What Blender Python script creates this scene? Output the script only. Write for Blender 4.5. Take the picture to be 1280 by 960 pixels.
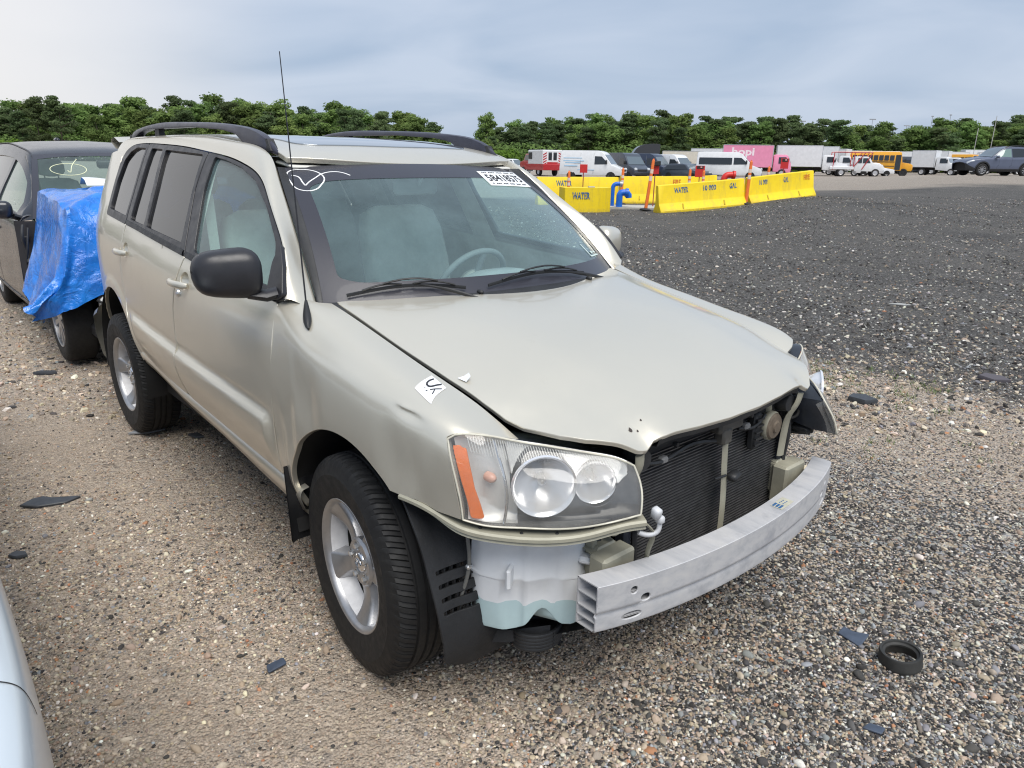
import bpy, bmesh, math, random
import numpy as np
from mathutils import Vector, Matrix, Euler
from mathutils.geometry import delaunay_2d_cdt

# ------------------------------------------------------------------ clearing
for o in list(bpy.data.objects):
    bpy.data.objects.remove(o)
SC = bpy.context.scene
COL = SC.collection
RNG = np.random.default_rng(7)
random.seed(7)
R = math.radians

# ------------------------------------------------------------------ camera
CAM = (1.8561, -1.8368, 1.6011)
cam_d = bpy.data.cameras.new('camera')
cam = bpy.data.objects.new('camera', cam_d)
COL.objects.link(cam)
cam.location = CAM
cam.rotation_euler = (R(72.6828), R(-0.9255), R(48.7128))
cam_d.sensor_fit = 'HORIZONTAL'
cam_d.sensor_width = 36.0
cam_d.lens = 897.44 / 1280 * 36.0
cam_d.clip_start = 0.05
cam_d.clip_end = 3000
SC.camera = cam

# ------------------------------------------------------------------ world and sun
SUN_EL, SUN_ROT = 61.0, 112.0
world = bpy.data.worlds.new('World')
SC.world = world
world.use_nodes = True
wt = world.node_tree
for n in list(wt.nodes):
    wt.nodes.remove(n)
def wn(t, **kw):
    n = wt.nodes.new(t)
    for k, v in kw.items():
        setattr(n, k, v)
    return n
wout = wn('ShaderNodeOutputWorld')
wbg = wn('ShaderNodeBackground')
wbg.inputs['Strength'].default_value = 0.1
sky = wn('ShaderNodeTexSky', sky_type='NISHITA', sun_disc=False)
sky.sun_elevation = R(SUN_EL)
sky.sun_rotation = R(SUN_ROT)
sky.dust_density = 2.5
sky.ozone_density = 2.0
sky.air_density = 1.0
# overcast: a broken sheet of cloud over the blue, stretched out towards the horizon
tc = wn('ShaderNodeTexCoord')
sep = wn('ShaderNodeSeparateXYZ')
wt.links.new(tc.outputs['Generated'], sep.inputs[0])
zc = wn('ShaderNodeMath', operation='MAXIMUM'); zc.inputs[1].default_value = 0.0
wt.links.new(sep.outputs['Z'], zc.inputs[0])
za = wn('ShaderNodeMath', operation='ADD'); za.inputs[1].default_value = 0.16
wt.links.new(zc.outputs[0], za.inputs[0])
dx = wn('ShaderNodeMath', operation='DIVIDE'); dy = wn('ShaderNodeMath', operation='DIVIDE')
wt.links.new(sep.outputs['X'], dx.inputs[0]); wt.links.new(za.outputs[0], dx.inputs[1])
wt.links.new(sep.outputs['Y'], dy.inputs[0]); wt.links.new(za.outputs[0], dy.inputs[1])
cmb = wn('ShaderNodeCombineXYZ')
wt.links.new(dx.outputs[0], cmb.inputs[0]); wt.links.new(dy.outputs[0], cmb.inputs[1])
cn = wn('ShaderNodeTexNoise'); cn.inputs['Scale'].default_value = 0.80
cn.inputs['Detail'].default_value = 5.0; cn.inputs['Roughness'].default_value = 0.45
cn.inputs['Distortion'].default_value = 0.8
wt.links.new(cmb.outputs[0], cn.inputs['Vector'])
cr = wn('ShaderNodeValToRGB')
cr.color_ramp.elements[0].position = 0.35; cr.color_ramp.elements[0].color = (3.05, 3.80, 4.95, 1)
cr.color_ramp.elements[1].position = 0.63; cr.color_ramp.elements[1].color = (4.15, 4.75, 5.75, 1)
wt.links.new(cn.outputs['Fac'], cr.inputs[0])
# the thin bright warm break low in the south-west
nrm = wn('ShaderNodeVectorMath', operation='NORMALIZE')
wt.links.new(tc.outputs['Generated'], nrm.inputs[0])
dot = wn('ShaderNodeVectorMath', operation='DOT_PRODUCT')
dot.inputs[1].default_value = Vector((-0.97, -0.10, 0.09)).normalized()
wt.links.new(nrm.outputs[0], dot.inputs[0])
mr = wn('ShaderNodeMapRange'); mr.interpolation_type = 'SMOOTHSTEP'
mr.inputs['From Min'].default_value = 0.84; mr.inputs['From Max'].default_value = 0.995
mr.inputs['To Min'].default_value = 0.0; mr.inputs['To Max'].default_value = 0.90
wt.links.new(dot.outputs['Value'], mr.inputs['Value'])
mxw = wn('ShaderNodeMixRGB'); mxw.inputs[2].default_value = (6.9, 6.7, 6.6, 1)
wt.links.new(mr.outputs[0], mxw.inputs[0]); wt.links.new(cr.outputs[0], mxw.inputs[1])
mx = wn('ShaderNodeMixRGB'); mx.inputs[0].default_value = 0.90
wt.links.new(sky.outputs[0], mx.inputs[1]); wt.links.new(mxw.outputs[0], mx.inputs[2])
wt.links.new(mx.outputs[0], wbg.inputs['Color'])
wt.links.new(wbg.outputs[0], wout.inputs['Surface'])

sun_d = bpy.data.lights.new('sun', 'SUN')
sun_d.energy = 2.6
sun_d.angle = R(45)
sun_d.color = (1.0, 0.96, 0.90)
sun = bpy.data.objects.new('sun', sun_d)
COL.objects.link(sun)
# pointing down from azimuth SUN_ROT (clockwise from +Y) and elevation SUN_EL
_az, _el = R(SUN_ROT), R(SUN_EL)
_d = Vector((math.sin(_az) * math.cos(_el), math.cos(_az) * math.cos(_el), math.sin(_el)))
sun.rotation_euler = _d.to_track_quat('Z', 'Y').to_euler()

SC.view_settings.view_transform = 'Standard'
SC.view_settings.look = 'None'
SC.view_settings.gamma = 1.0
SC.view_settings.use_curve_mapping = False
SC.view_settings.exposure = 0.50
SC.render.engine = 'CYCLES'
SC.cycles.max_bounces = 8
SC.cycles.transparent_max_bounces = 12
SC.cycles.caustics_reflective = False
SC.cycles.caustics_refractive = False
SC.cycles.use_denoising = True
SC.cycles.denoising_prefilter = 'ACCURATE'
SC.cycles.filter_width = 1.15
SC.cycles.sample_clamp_indirect = 4.0

# ------------------------------------------------------------------ helpers: curves and surfaces
def cspline(xs, ys, extrap=True):
    """natural cubic spline through (xs, ys); ys may be (n,) or (n,k)"""
    xs = np.asarray(xs, float); ys = np.asarray(ys, float)
    n = len(xs); h = np.diff(xs)
    A = np.zeros((n, n)); B = np.zeros((n,) + ys.shape[1:])
    A[0, 0] = A[-1, -1] = 1
    for i in range(1, n - 1):
        A[i, i - 1] = h[i - 1]; A[i, i] = 2 * (h[i - 1] + h[i]); A[i, i + 1] = h[i]
        B[i] = 6 * ((ys[i + 1] - ys[i]) / h[i] - (ys[i] - ys[i - 1]) / h[i - 1])
    M = np.linalg.solve(A, B)
    def f(x):
        x = np.asarray(x, float)
        xc = np.clip(x, xs[0], xs[-1])
        i = np.clip(np.searchsorted(xs, xc, side='right') - 1, 0, n - 2)
        hh = h[i]; a = (xs[i + 1] - xc) / hh; b = (xc - xs[i]) / hh
        if ys.ndim == 2:
            hh = hh[..., None]; a = a[..., None]; b = b[..., None]
        return a * ys[i] + b * ys[i + 1] + ((a ** 3 - a) * M[i] + (b ** 3 - b) * M[i + 1]) * hh ** 2 / 6
    return f

def smooth(P, n, closed=False):
    """points along a smooth curve through P"""
    P = np.asarray(P, float)
    if closed: P = np.vstack([P[-2:], P, P[:2]])
    d = np.r_[0, np.cumsum(np.linalg.norm(np.diff(P, axis=0), axis=1) + 1e-9)]
    f = cspline(d, P)
    if closed: return f(np.linspace(d[2], d[-2], n, endpoint=False))
    return f(np.linspace(0, d[-1], n))

def sst(a, b, x):
    t = np.clip((np.asarray(x, float) - a) / (b - a), 0, 1)
    return t * t * (3 - 2 * t)

def rnd_poly(P, r=0.03, n=4, skip=()):
    """round the corners of a closed 2D polygon"""
    P = np.asarray(P, float); out = []
    N = len(P)
    for i in range(N):
        p, a, b = P[i], P[i - 1], P[(i + 1) % N]
        ri = r[i] if isinstance(r, (list, tuple)) else r
        if i in skip or ri <= 0: out.append(p); continue
        la, lb = np.linalg.norm(a - p), np.linalg.norm(b - p)
        k = min(ri, la * .45, lb * .45)
        p0 = p + (a - p) / la * k; p1 = p + (b - p) / lb * k
        for t in np.linspace(0, 1, n + 1):
            out.append((1 - t) ** 2 * p0 + 2 * t * (1 - t) * p + t * t * p1)
    return np.array(out)

def densify(P, step):
    P = np.asarray(P, float); out = []
    for i in range(len(P)):
        a, b = P[i], P[(i + 1) % len(P)]
        n = max(1, int(math.ceil(np.linalg.norm(b - a) / step)))
        for k in range(n): out.append(a + (b - a) * k / n)
    return np.array(out)

def pip(Q, P):
    """points Q inside polygon P"""
    Q = np.asarray(Q, float); P = np.asarray(P, float)
    x, y = Q[:, 0][:, None], Q[:, 1][:, None]
    x0, y0 = P[:, 0], P[:, 1]; x1, y1 = np.roll(x0, -1), np.roll(y0, -1)
    c = ((y0 > y) != (y1 > y)) & (x < (x1 - x0) * (y - y0) / (y1 - y0 + 1e-15) + x0)
    return c.sum(1) % 2 == 1

def segdist(Q, P):
    Q = np.asarray(Q, float)[:, None, :]; a = P[None]; b = np.roll(P, -1, 0)[None]
    ab = b - a; t = np.clip(((Q - a) * ab).sum(-1) / ((ab ** 2).sum(-1) + 1e-15), 0, 1)
    return np.linalg.norm(Q - (a + ab * t[..., None]), axis=-1).min(1)

def surf_normals(S, uv, e=2e-3):
    u, v = uv[:, 0], uv[:, 1]
    du = S(u + e, v) - S(u - e, v); dv = S(u, v + e) - S(u, v - e)
    n = np.cross(du, dv); n /= np.linalg.norm(n, axis=1)[:, None] + 1e-12
    return n

# ------------------------------------------------------------------ helpers: objects
def link(o, parent=None, label=None, cat=None, group=None, kind=None):
    COL.objects.link(o)
    if parent is not None:
        o.parent = parent
    if label: o['label'] = label
    if cat: o['category'] = cat
    if group: o['group'] = group
    if kind: o['kind'] = kind
    return o

def empty(name, loc=(0, 0, 0), rz=0.0, label=None, cat=None, group=None):
    o = bpy.data.objects.new(name, None)
    o.empty_display_size = 0.2
    o.location = loc
    o.rotation_euler = (0, 0, rz)
    return link(o, None, label, cat, group)

def mobj(name, me, mat=None, parent=None, **kw):
    if mat is not None:
        me.materials.clear()
        for m in (mat if isinstance(mat, (list, tuple)) else [mat]):
            me.materials.append(m)
    return link(bpy.data.objects.new(name, me), parent, **kw)

def copy_tree(o, parent=None):
    c = o.copy()
    COL.objects.link(c)
    if parent is not None:
        c.parent = parent
    for ch in KIDS(o):
        copy_tree(ch, c)
    return c

def KIDS(o):
    return [x for x in COL.objects if x.parent == o]

# ------------------------------------------------------------------ helpers: mesh builder
class MB:
    """collects verts / faces, then builds one mesh"""
    def __init__(s):
        s.v = []; s.f = []; s.m = []; s.n = 0
    def add(s, V, F, mi=0):
        V = np.asarray(V, float).reshape(-1, 3)
        s.v.append(V)
        for q in F:
            s.f.append([i + s.n for i in q]); s.m.append(mi)
        s.n += len(V)
        return s
    def grid(s, G, mi=0, cu=False, cv=False, flip=False):
        G = np.asarray(G, float); a, b = G.shape[:2]
        F = []
        for i in range(a if cu else a - 1):
            for j in range(b if cv else b - 1):
                q = [i * b + j, ((i + 1) % a) * b + j, ((i + 1) % a) * b + (j + 1) % b, i * b + (j + 1) % b]
                F.append(q[::-1] if flip else q)
        return s.add(G.reshape(-1, 3), F, mi)
    def box(s, c, d, mi=0, rot=None, taper=None):
        c = np.array(c, float); d = np.array(d, float) / 2
        V = np.array([[x, y, z] for x in (-1, 1) for y in (-1, 1) for z in (-1, 1)], float)
        V2 = V * d
        if taper is not None:                      # scale of the top in x, y
            k = (V[:, 2:3] + 1) / 2
            V2[:, :2] *= 1 + k * (np.array(taper) - 1)
        if rot is not None:
            V2 = V2 @ np.array(Euler(rot).to_matrix()).T
        V2 = V2 + c
        return s.add(V2, [(0, 1, 3, 2), (4, 6, 7, 5), (0, 4, 5, 1), (2, 3, 7, 6), (0, 2, 6, 4), (1, 5, 7, 3)], mi)
    def bbox(s, c, d, r=0.02, mi=0, rot=None):
        """box with chamfered edges (one bevel)"""
        c = np.array(c, float); h = np.array(d, float) / 2
        r = min(r, h.min() * 0.9)
        V = []; idx = {}
        for sx in (-1, 1):
            for sy in (-1, 1):
                for sz in (-1, 1):
                    for k in range(3):
                        p = h.copy()
                        for q in range(3):
                            if q != k: p[q] -= r
                        idx[(sx, sy, sz, k)] = len(V)
                        V.append(p * (sx, sy, sz))
        F = []
        I = lambda a, b, c_, k: idx[(a, b, c_, k)]
        for sg in (-1, 1):
            f = [I(sg, -1, -1, 0), I(sg, 1, -1, 0), I(sg, 1, 1, 0), I(sg, -1, 1, 0)]; F.append(f if sg > 0 else f[::-1])
            f = [I(-1, sg, -1, 1), I(1, sg, -1, 1), I(1, sg, 1, 1), I(-1, sg, 1, 1)]; F.append(f[::-1] if sg > 0 else f)
            f = [I(-1, -1, sg, 2), I(1, -1, sg, 2), I(1, 1, sg, 2), I(-1, 1, sg, 2)]; F.append(f if sg > 0 else f[::-1])
        for a in (-1, 1):
            for b in (-1, 1):
                f = [I(a, b, -1, 0), I(a, b, -1, 1), I(a, b, 1, 1), I(a, b, 1, 0)]; F.append(f if a * b > 0 else f[::-1])
                f = [I(a, -1, b, 0), I(a, 1, b, 0), I(a, 1, b, 2), I(a, -1, b, 2)]; F.append(f if a * b > 0 else f[::-1])
                f = [I(-1, a, b, 1), I(-1, a, b, 2), I(1, a, b, 2), I(1, a, b, 1)]; F.append(f if a * b > 0 else f[::-1])
                for e in (-1, 1):
                    f = [I(a, b, e, 0), I(a, b, e, 1), I(a, b, e, 2)]; F.append(f if a * b * e > 0 else f[::-1])
        V = np.array(V)
        if rot is not None:
            V = V @ np.array(Euler(rot).to_matrix()).T
        return s.add(V + c, F, mi)
    def tube(s, P, r, seg=8, mi=0, cap=True, flat=None):
        P = np.asarray(P, float); n = len(P)
        rr = np.broadcast_to(np.asarray(r, float), (n,))
        T = np.gradient(P, axis=0); T /= np.linalg.norm(T, axis=1)[:, None] + 1e-12
        up = np.array([0, 0, 1.]) if abs(T[0, 2]) < 0.9 else np.array([1., 0, 0])
        N = np.cross(up, T[0]); N /= np.linalg.norm(N)
        G = []
        a = np.linspace(0, 2 * np.pi, seg, endpoint=False)
        for i in range(n):
            N = N - T[i] * (N @ T[i]); N /= np.linalg.norm(N) + 1e-12
            B = np.cross(T[i], N)
            k = (1, 1) if flat is None else flat
            G.append(P[i] + rr[i] * (np.cos(a)[:, None] * N * k[0] + np.sin(a)[:, None] * B * k[1]))
        base = s.n
        s.grid(np.array(G), mi, cv=True, flip=True)
        if cap:
            s.f.append([base + j for j in range(seg)]); s.m.append(mi)
            s.f.append([base + (n - 1) * seg + j for j in range(seg)][::-1]); s.m.append(mi)
        return s
    def lathe(s, prof, seg=32, axis='z', c=(0, 0, 0), mi=0, a0=0.0, a1=2 * np.pi, flip=False):
        """prof: list of (radius, height) revolved round an axis"""
        prof = np.asarray(prof, float)
        full = abs(a1 - a0 - 2 * np.pi) < 1e-6
        A = np.linspace(a0, a1, seg, endpoint=not full)
        r = prof[:, 0][None, :]; h = np.broadcast_to(prof[:, 1][None, :], (len(A), len(prof)))
        ca, sa = np.cos(A)[:, None], np.sin(A)[:, None]
        if axis == 'z': G = np.stack([r * ca, r * sa, h], -1)
        elif axis == 'y': G = np.stack([r * ca, h, -r * sa], -1)
        else: G = np.stack([h, r * ca, r * sa], -1)
        return s.grid(G + np.array(c), mi, cu=full, flip=flip)
    def prism(s, poly, axis, a, b, mi=0):
        """closed polygon (2D) extruded along an axis from a to b"""
        poly = np.asarray(poly, float); n = len(poly)
        def put(t):
            V = np.zeros((n, 3)); k = [i for i in range(3) if i != axis]
            V[:, k[0]] = poly[:, 0]; V[:, k[1]] = poly[:, 1]; V[:, axis] = t
            return V
        V = np.concatenate([put(a), put(b)])
        F = [(i, (i + 1) % n, n + (i + 1) % n, n + i) for i in range(n)]
        F.append(list(range(n))[::-1]); F.append(list(range(n, 2 * n)))
        return s.add(V, F, mi)
    def mesh(s, name, smooth=None, recalc=True, weld=None):
        me = bpy.data.meshes.new(name)
        V = np.concatenate(s.v) if s.v else np.zeros((0, 3))
        me.from_pydata(V.tolist(), [], s.f)
        if any(s.m): me.polygons.foreach_set('material_index', s.m)
        if recalc or weld:
            bm = bmesh.new(); bm.from_mesh(me)
            if weld: bmesh.ops.remove_doubles(bm, verts=bm.verts, dist=weld)
            if recalc: bmesh.ops.recalc_face_normals(bm, faces=bm.faces)
            bm.to_mesh(me); bm.free()
        if smooth is not None:
            me.polygons.foreach_set('use_smooth', [True] * len(me.polygons))
            if smooth < 179: me.set_sharp_from_angle(angle=R(smooth))
        me.update()
        return me
    def build(s, name, mat=None, parent=None, smooth=None, recalc=True, weld=None, bevel=None, **kw):
        o = mobj(name, s.mesh(name, smooth, recalc, weld), mat, parent, **kw)
        return o

def mirror_mesh(me, name=None):
    """a copy of the mesh mirrored in y"""
    m = me.copy()
    if name: m.name = name
    n = len(m.vertices)
    co = np.empty(n * 3); m.vertices.foreach_get('co', co)
    co = co.reshape(-1, 3); co[:, 1] *= -1
    nor = None
    if m.has_custom_normals:
        L = len(m.loops); cn_ = np.empty(L * 3); m.corner_normals.foreach_get('vector', cn_)
        vi = np.empty(L, int); m.loops.foreach_get('vertex_index', vi)
        nor = np.zeros((n, 3)); nor[vi] = cn_.reshape(-1, 3); nor[:, 1] *= -1
    m.vertices.foreach_set('co', co.ravel())
    m.flip_normals()
    if nor is not None:
        m.normals_split_custom_set_from_vertices(nor.tolist())
    m.update()
    return m

def panel(name, S, poly, holes=(), res=0.03, bstep=0.015, thick=0.014, off=0.0, out=(0, -1, 0), mat=None, parent=None, **kw):
    """trim a smooth surface S(u, v) -> (n,3) to a 2D polygon and give it a turned-in edge"""
    me = panel_mesh(name, S, poly, holes, res, bstep, thick, off, out)
    return mobj(name, me, mat, parent, **kw)

def panel_mesh(name, S, poly, holes=(), res=0.03, bstep=0.015, thick=0.014, off=0.0, out=(0, -1, 0)):
    loops = [densify(poly, bstep)] + [densify(h, bstep) for h in holes]
    allb = np.vstack(loops)
    lo, hi = loops[0].min(0), loops[0].max(0)
    gx = np.arange(lo[0] + res * .5, hi[0], res); gy = np.arange(lo[1] + res * .5, hi[1], res)
    Q = np.stack(np.meshgrid(gx, gy, indexing='ij'), -1).reshape(-1, 2)
    if len(Q):
        k = pip(Q, loops[0])
        for h in loops[1:]: k &= ~pip(Q, h)
        Q = Q[k]
    if len(Q):
        k = np.ones(len(Q), bool)
        for L in loops: k &= segdist(Q, L) > res * .45
        Q = Q[k]
    V2 = np.vstack([allb, Q]); edges = []; b = 0
    for L in loops:
        n = len(L); edges += [(b + i, b + (i + 1) % n) for i in range(n)]; b += n
    r = delaunay_2d_cdt([Vector(p) for p in V2], edges, [], 0, 1e-6)
    P = np.array([tuple(p) for p in r[0]]); F = np.array([tuple(f) for f in r[2]])
    cen = P[F].mean(1)
    k = pip(cen, loops[0])
    for h in loops[1:]: k &= ~pip(cen, h)
    F = F[k]
    X = S(P[:, 0], P[:, 1]); N = surf_normals(S, P)
    out = np.asarray(out, float)
    if callable(out): pass
    sg = np.sign((N @ out)); sg[sg == 0] = 1
    flip = np.median(sg) < 0
    if flip: N = -N
    X = X + N * off
    # orient faces with normals
    fn = np.cross(X[F[:, 1]] - X[F[:, 0]], X[F[:, 2]] - X[F[:, 0]])
    bad = (fn * N[F[:, 0]]).sum(1) < 0
    F[bad] = F[bad][:, ::-1]
    verts = [X]; norms = [N]; faces = [list(map(int, f)) for f in F]
    base = len(X)
    if thick > 0:
        # boundary edges
        cnt = {}
        for f in faces:
            for i in range(3):
                e = (f[i], f[(i + 1) % 3])
                cnt[e] = 1
        be = [e for e in cnt if (e[1], e[0]) not in cnt]
        vs = sorted({i for e in be for i in e}); mp = {v: i for i, v in enumerate(vs)}
        nb = len(vs)
        side = np.zeros((nb, 3))
        for a, c in be:
            t = X[c] - X[a]; s_ = np.cross(t, N[a])
            side[mp[a]] += s_; side[mp[c]] += s_
        side /= np.linalg.norm(side, axis=1)[:, None] + 1e-12
        Xb = X[vs]; Nb = N[vs]
        lip = 0.004
        # rounded lip: ring0 = edge, ring1 = out and down a little, ring2 = deep
        ring1 = Xb + side * lip * .5 - Nb * lip
        ring2 = Xb + side * lip * .5 - Nb * thick
        verts += [Xb, ring1, ring2]
        norms += [Nb * .8 + side * .6, side, side]
        for a, c in be:
            i, j = mp[a], mp[c]
            faces.append([base + j, base + i, base + nb + i, base + nb + j])
            faces.append([base + nb + j, base + nb + i, base + 2 * nb + i, base + 2 * nb + j])
    V = np.vstack(verts); NN = np.vstack(norms)
    NN /= np.linalg.norm(NN, axis=1)[:, None] + 1e-12
    me = bpy.data.meshes.new(name)
    me.from_pydata(V.tolist(), [], faces)
    me.polygons.foreach_set('use_smooth', [True] * len(me.polygons))
    me.normals_split_custom_set_from_vertices(NN.tolist())
    me.update()
    return me

def strip_on(S, path, width, off=0.003, out=(0, -1, 0), n=None):
    """a narrow ribbon lying on a surface along a 2D path; returns MB grid (3 x n)"""
    path = np.asarray(path, float)
    T = np.gradient(path, axis=0); T /= np.linalg.norm(T, axis=1)[:, None] + 1e-12
    Nn = np.stack([-T[:, 1], T[:, 0]], 1)
    w = np.broadcast_to(np.asarray(width, float), (len(path),))[:, None]
    rows = []
    for k, o in ((-.5, 0), (-.38, off), (.38, off), (.5, 0)):
        q = path + Nn * w * k
        X = S(q[:, 0], q[:, 1]); N = surf_normals(S, q)
        if np.median(N @ np.asarray(out, float)) < 0: N = -N
        rows.append(X + N * (o + 0.0005))
    return np.array(rows)

def text_mesh(txt, size=1.0, depth=0.0, align='CENTER', bold=0.0):
    cu = bpy.data.curves.new('lettering', 'FONT')
    cu.body = txt; cu.size = size; cu.extrude = depth
    cu.align_x = align; cu.align_y = 'CENTER'; cu.resolution_u = 2; cu.offset = bold
    o = bpy.data.objects.new('lettering', cu)
    COL.objects.link(o)
    dg = bpy.context.evaluated_depsgraph_get()
    me = bpy.data.meshes.new_from_object(o.evaluated_get(dg))
    bpy.data.objects.remove(o)
    bpy.data.curves.remove(cu)
    return me

# ------------------------------------------------------------------ helpers: materials
class NT:
    def __init__(s, name):
        s.mat = bpy.data.materials.new(name); s.mat.use_nodes = True
        s.t = s.mat.node_tree
        s.b = s.t.nodes['Principled BSDF']; s.out = s.t.nodes['Material Output']
        s.co = None
    def n(s, typ, ins=None, **kw):
        x = s.t.nodes.new(typ)
        for k, v in kw.items(): setattr(x, k, v)
        for k, v in (ins or {}).items(): s.set(x, k, v)
        return x
    def set(s, x, k, v):
        sock = x.inputs[k]
        if hasattr(v, 'is_output') or isinstance(v, bpy.types.NodeSocket): s.t.links.new(v, sock)
        else:
            if sock.type == 'RGBA' and len(v) == 3: v = (*v, 1)
            sock.default_value = v
    def P(s, **kw):
        names = dict(color='Base Color', rough='Roughness', metal='Metallic', normal='Normal', alpha='Alpha', spec='Specular IOR Level', coat='Coat Weight', coatr='Coat Roughness', trans='Transmission Weight', ior='IOR', sss='Subsurface Weight', emit='Emission Color', emits='Emission Strength', sheen='Sheen Weight')
        for k, v in kw.items(): s.set(s.b, names[k], v)
        return s
    def coord(s, kind='Object'):
        if s.co is None: s.co = s.n('ShaderNodeTexCoord')
        return s.co.outputs[kind]
    def noise(s, scale, detail=3, rough=.5, vec=None, dist=0, out='Fac'):
        x = s.n('ShaderNodeTexNoise', {'Scale': scale, 'Detail': detail, 'Roughness': rough, 'Distortion': dist})
        s.t.links.new(vec if vec is not None else s.coord(), x.inputs['Vector'])
        return x.outputs[out]
    def voro(s, scale, feature='F1', out='Distance', vec=None, rnd=1.0):
        x = s.n('ShaderNodeTexVoronoi', {'Scale': scale, 'Randomness': rnd}, feature=feature)
        s.t.links.new(vec if vec is not None else s.coord(), x.inputs['Vector'])
        return x.outputs[out]
    def ramp(s, fac, stops, interp='LINEAR'):
        x = s.n('ShaderNodeValToRGB'); x.color_ramp.interpolation = interp
        e = x.color_ramp.elements
        while len(e) < len(stops): e.new(0.5)
        for i, (p, c) in enumerate(stops):
            e[i].position = p
            e[i].color = (c, c, c, 1) if isinstance(c, (int, float)) else (*c, 1) if len(c) == 3 else c
        s.t.links.new(fac, x.inputs[0])
        return x.outputs[0]
    def math(s, op, a, b=0.0, c=None, clamp=False):
        x = s.n('ShaderNodeMath', operation=op, use_clamp=clamp)
        s.set(x, 0, a); s.set(x, 1, b)
        if c is not None: s.set(x, 2, c)
        return x.outputs[0]
    def mix(s, fac, a, b, mode='MIX'):
        x = s.n('ShaderNodeMixRGB', blend_type=mode)
        s.set(x, 0, fac); s.set(x, 1, a); s.set(x, 2, b)
        return x.outputs[0]
    def bump(s, h, strength=.3, dist=.01, normal=None):
        x = s.n('ShaderNodeBump', {'Strength': strength, 'Distance': dist, 'Height': h})
        if normal is not None: s.set(x, 'Normal', normal)
        return x.outputs[0]
    def xyz(s, vec=None):
        x = s.n('ShaderNodeSeparateXYZ'); s.t.links.new(vec if vec is not None else s.coord(), x.inputs[0])
        return x.outputs
    def scalevec(s, sc, vec=None):
        x = s.n('ShaderNodeMapping'); s.set(x, 'Scale', sc)
        s.t.links.new(vec if vec is not None else s.coord(), x.inputs['Vector'])
        return x.outputs[0]

MATS = {}
def simple(name, color, rough=.5, metal=0.0, var=.0, scale=8., bump=0., bscale=60., spec=.5, coat=0., rvar=0.0):
    """plain material with slight mottling so nothing is perfectly uniform"""
    if name in MATS: return MATS[name]
    m = NT(name)
    c = tuple(color)
    if var > 0:
        f = m.noise(scale, 5, .6)
        col = m.ramp(f, [(.25, tuple(x * (1 - var) for x in c)), (.75, tuple(min(1, x * (1 + var)) for x in c))])
        m.P(color=col)
    else: m.P(color=c)
    if rvar > 0:
        m.P(rough=m.ramp(m.noise(scale * 1.7, 4, .6), [(.3, max(.02, rough - rvar)), (.7, min(1, rough + rvar))]))
    else: m.P(rough=rough)
    m.P(metal=metal, spec=spec, coat=coat)
    if bump > 0: m.P(normal=m.bump(m.noise(bscale, 4, .6), bump, .004))
    MATS[name] = m.mat
    return m.mat

def glassy(name, tint, refl_rough=.03, dust_veil=0.0, dust_veil_col=(.5, .5, .48), ior=1.5, haze_scale=6., f0=.055):
    """thin automotive glass: tinted see-through plus a Fresnel reflection and a film of dust"""
    if name in MATS: return MATS[name]
    m = NT(name); t = m.t
    tr = m.n('ShaderNodeBsdfTransparent', {'Color': tint})
    gl = m.n('ShaderNodeBsdfGlossy', {'Color': (1, 1, 1), 'Roughness': refl_rough})
    lw = m.n('ShaderNodeLayerWeight', {'Blend': .5})       # Schlick reflection, the same from both sides of the pane
    fac = m.math('MULTIPLY_ADD', m.math('POWER', lw.outputs['Facing'], 5.0), .92, f0, clamp=True)
    mx_ = m.n('ShaderNodeMixShader'); m.set(mx_, 0, fac)
    t.links.new(tr.outputs[0], mx_.inputs[1]); t.links.new(gl.outputs[0], mx_.inputs[2])
    last = mx_
    if dust_veil > 0:
        df = m.n('ShaderNodeBsdfDiffuse', {'Color': dust_veil_col})
        d2 = m.n('ShaderNodeMixShader')
        f = m.ramp(m.noise(haze_scale, 6, .65), [(.25, dust_veil * .55), (.8, dust_veil * 1.35)])
        m.set(d2, 0, f)
        t.links.new(mx_.outputs[0], d2.inputs[1]); t.links.new(df.outputs[0], d2.inputs[2])
        last = d2
    t.links.new(last.outputs[0], m.out.inputs['Surface'])
    MATS[name] = m.mat
    return m.mat

# ================================================================== the SUV: its skin as smooth functions
# car frame = world frame: x forward from the front axle, y to the car's left, z up
XF, XR, WR, WZ = 0.022, -2.69, 0.362, 0.357          # axles, tyre radius, hub height
ARF = (0.040, 0.415, 0.405)                            # wheel arch circles (x, z, r)
ARR = (-2.660, 0.440, 0.440)

_zr = np.array([.28, .36, .44, .52, .62, .75, .88, 1.00, 1.08, 1.14, 1.26, 1.41, 1.51, 1.57, 1.62, 1.66, 1.72])
_w0 = np.array([.745, .800, .852, .880, .893, .898, .897, .889, .872, .852, .803, .737, .690, .655, .610, .54, .40])
_fx = np.array([-3.80, -3.60, -3.30, -3.00, -2.60, -2.00, -1.20, -.45, .0, .20, .40, .52, .60, .70])
_fl = np.array([.50, .72, .865, .928, .960, .990, 1.0, 1.0, .998, .992, .975, .945, .905, .83])
_fg = np.array([.50, .72, .865, .925, .960, .988, 1.0, 1.0, .998, .992, .975, .945, .905, .83])
_W0 = cspline(_zr, _w0); _FL = cspline(_fx, _fl); _FG = cspline(_fx, _fg)
def tilt(x):
    """the car sits nose down: its lines climb towards the tail"""
    return .043 * np.maximum(0, -np.asarray(x, float) - .45)

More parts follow.
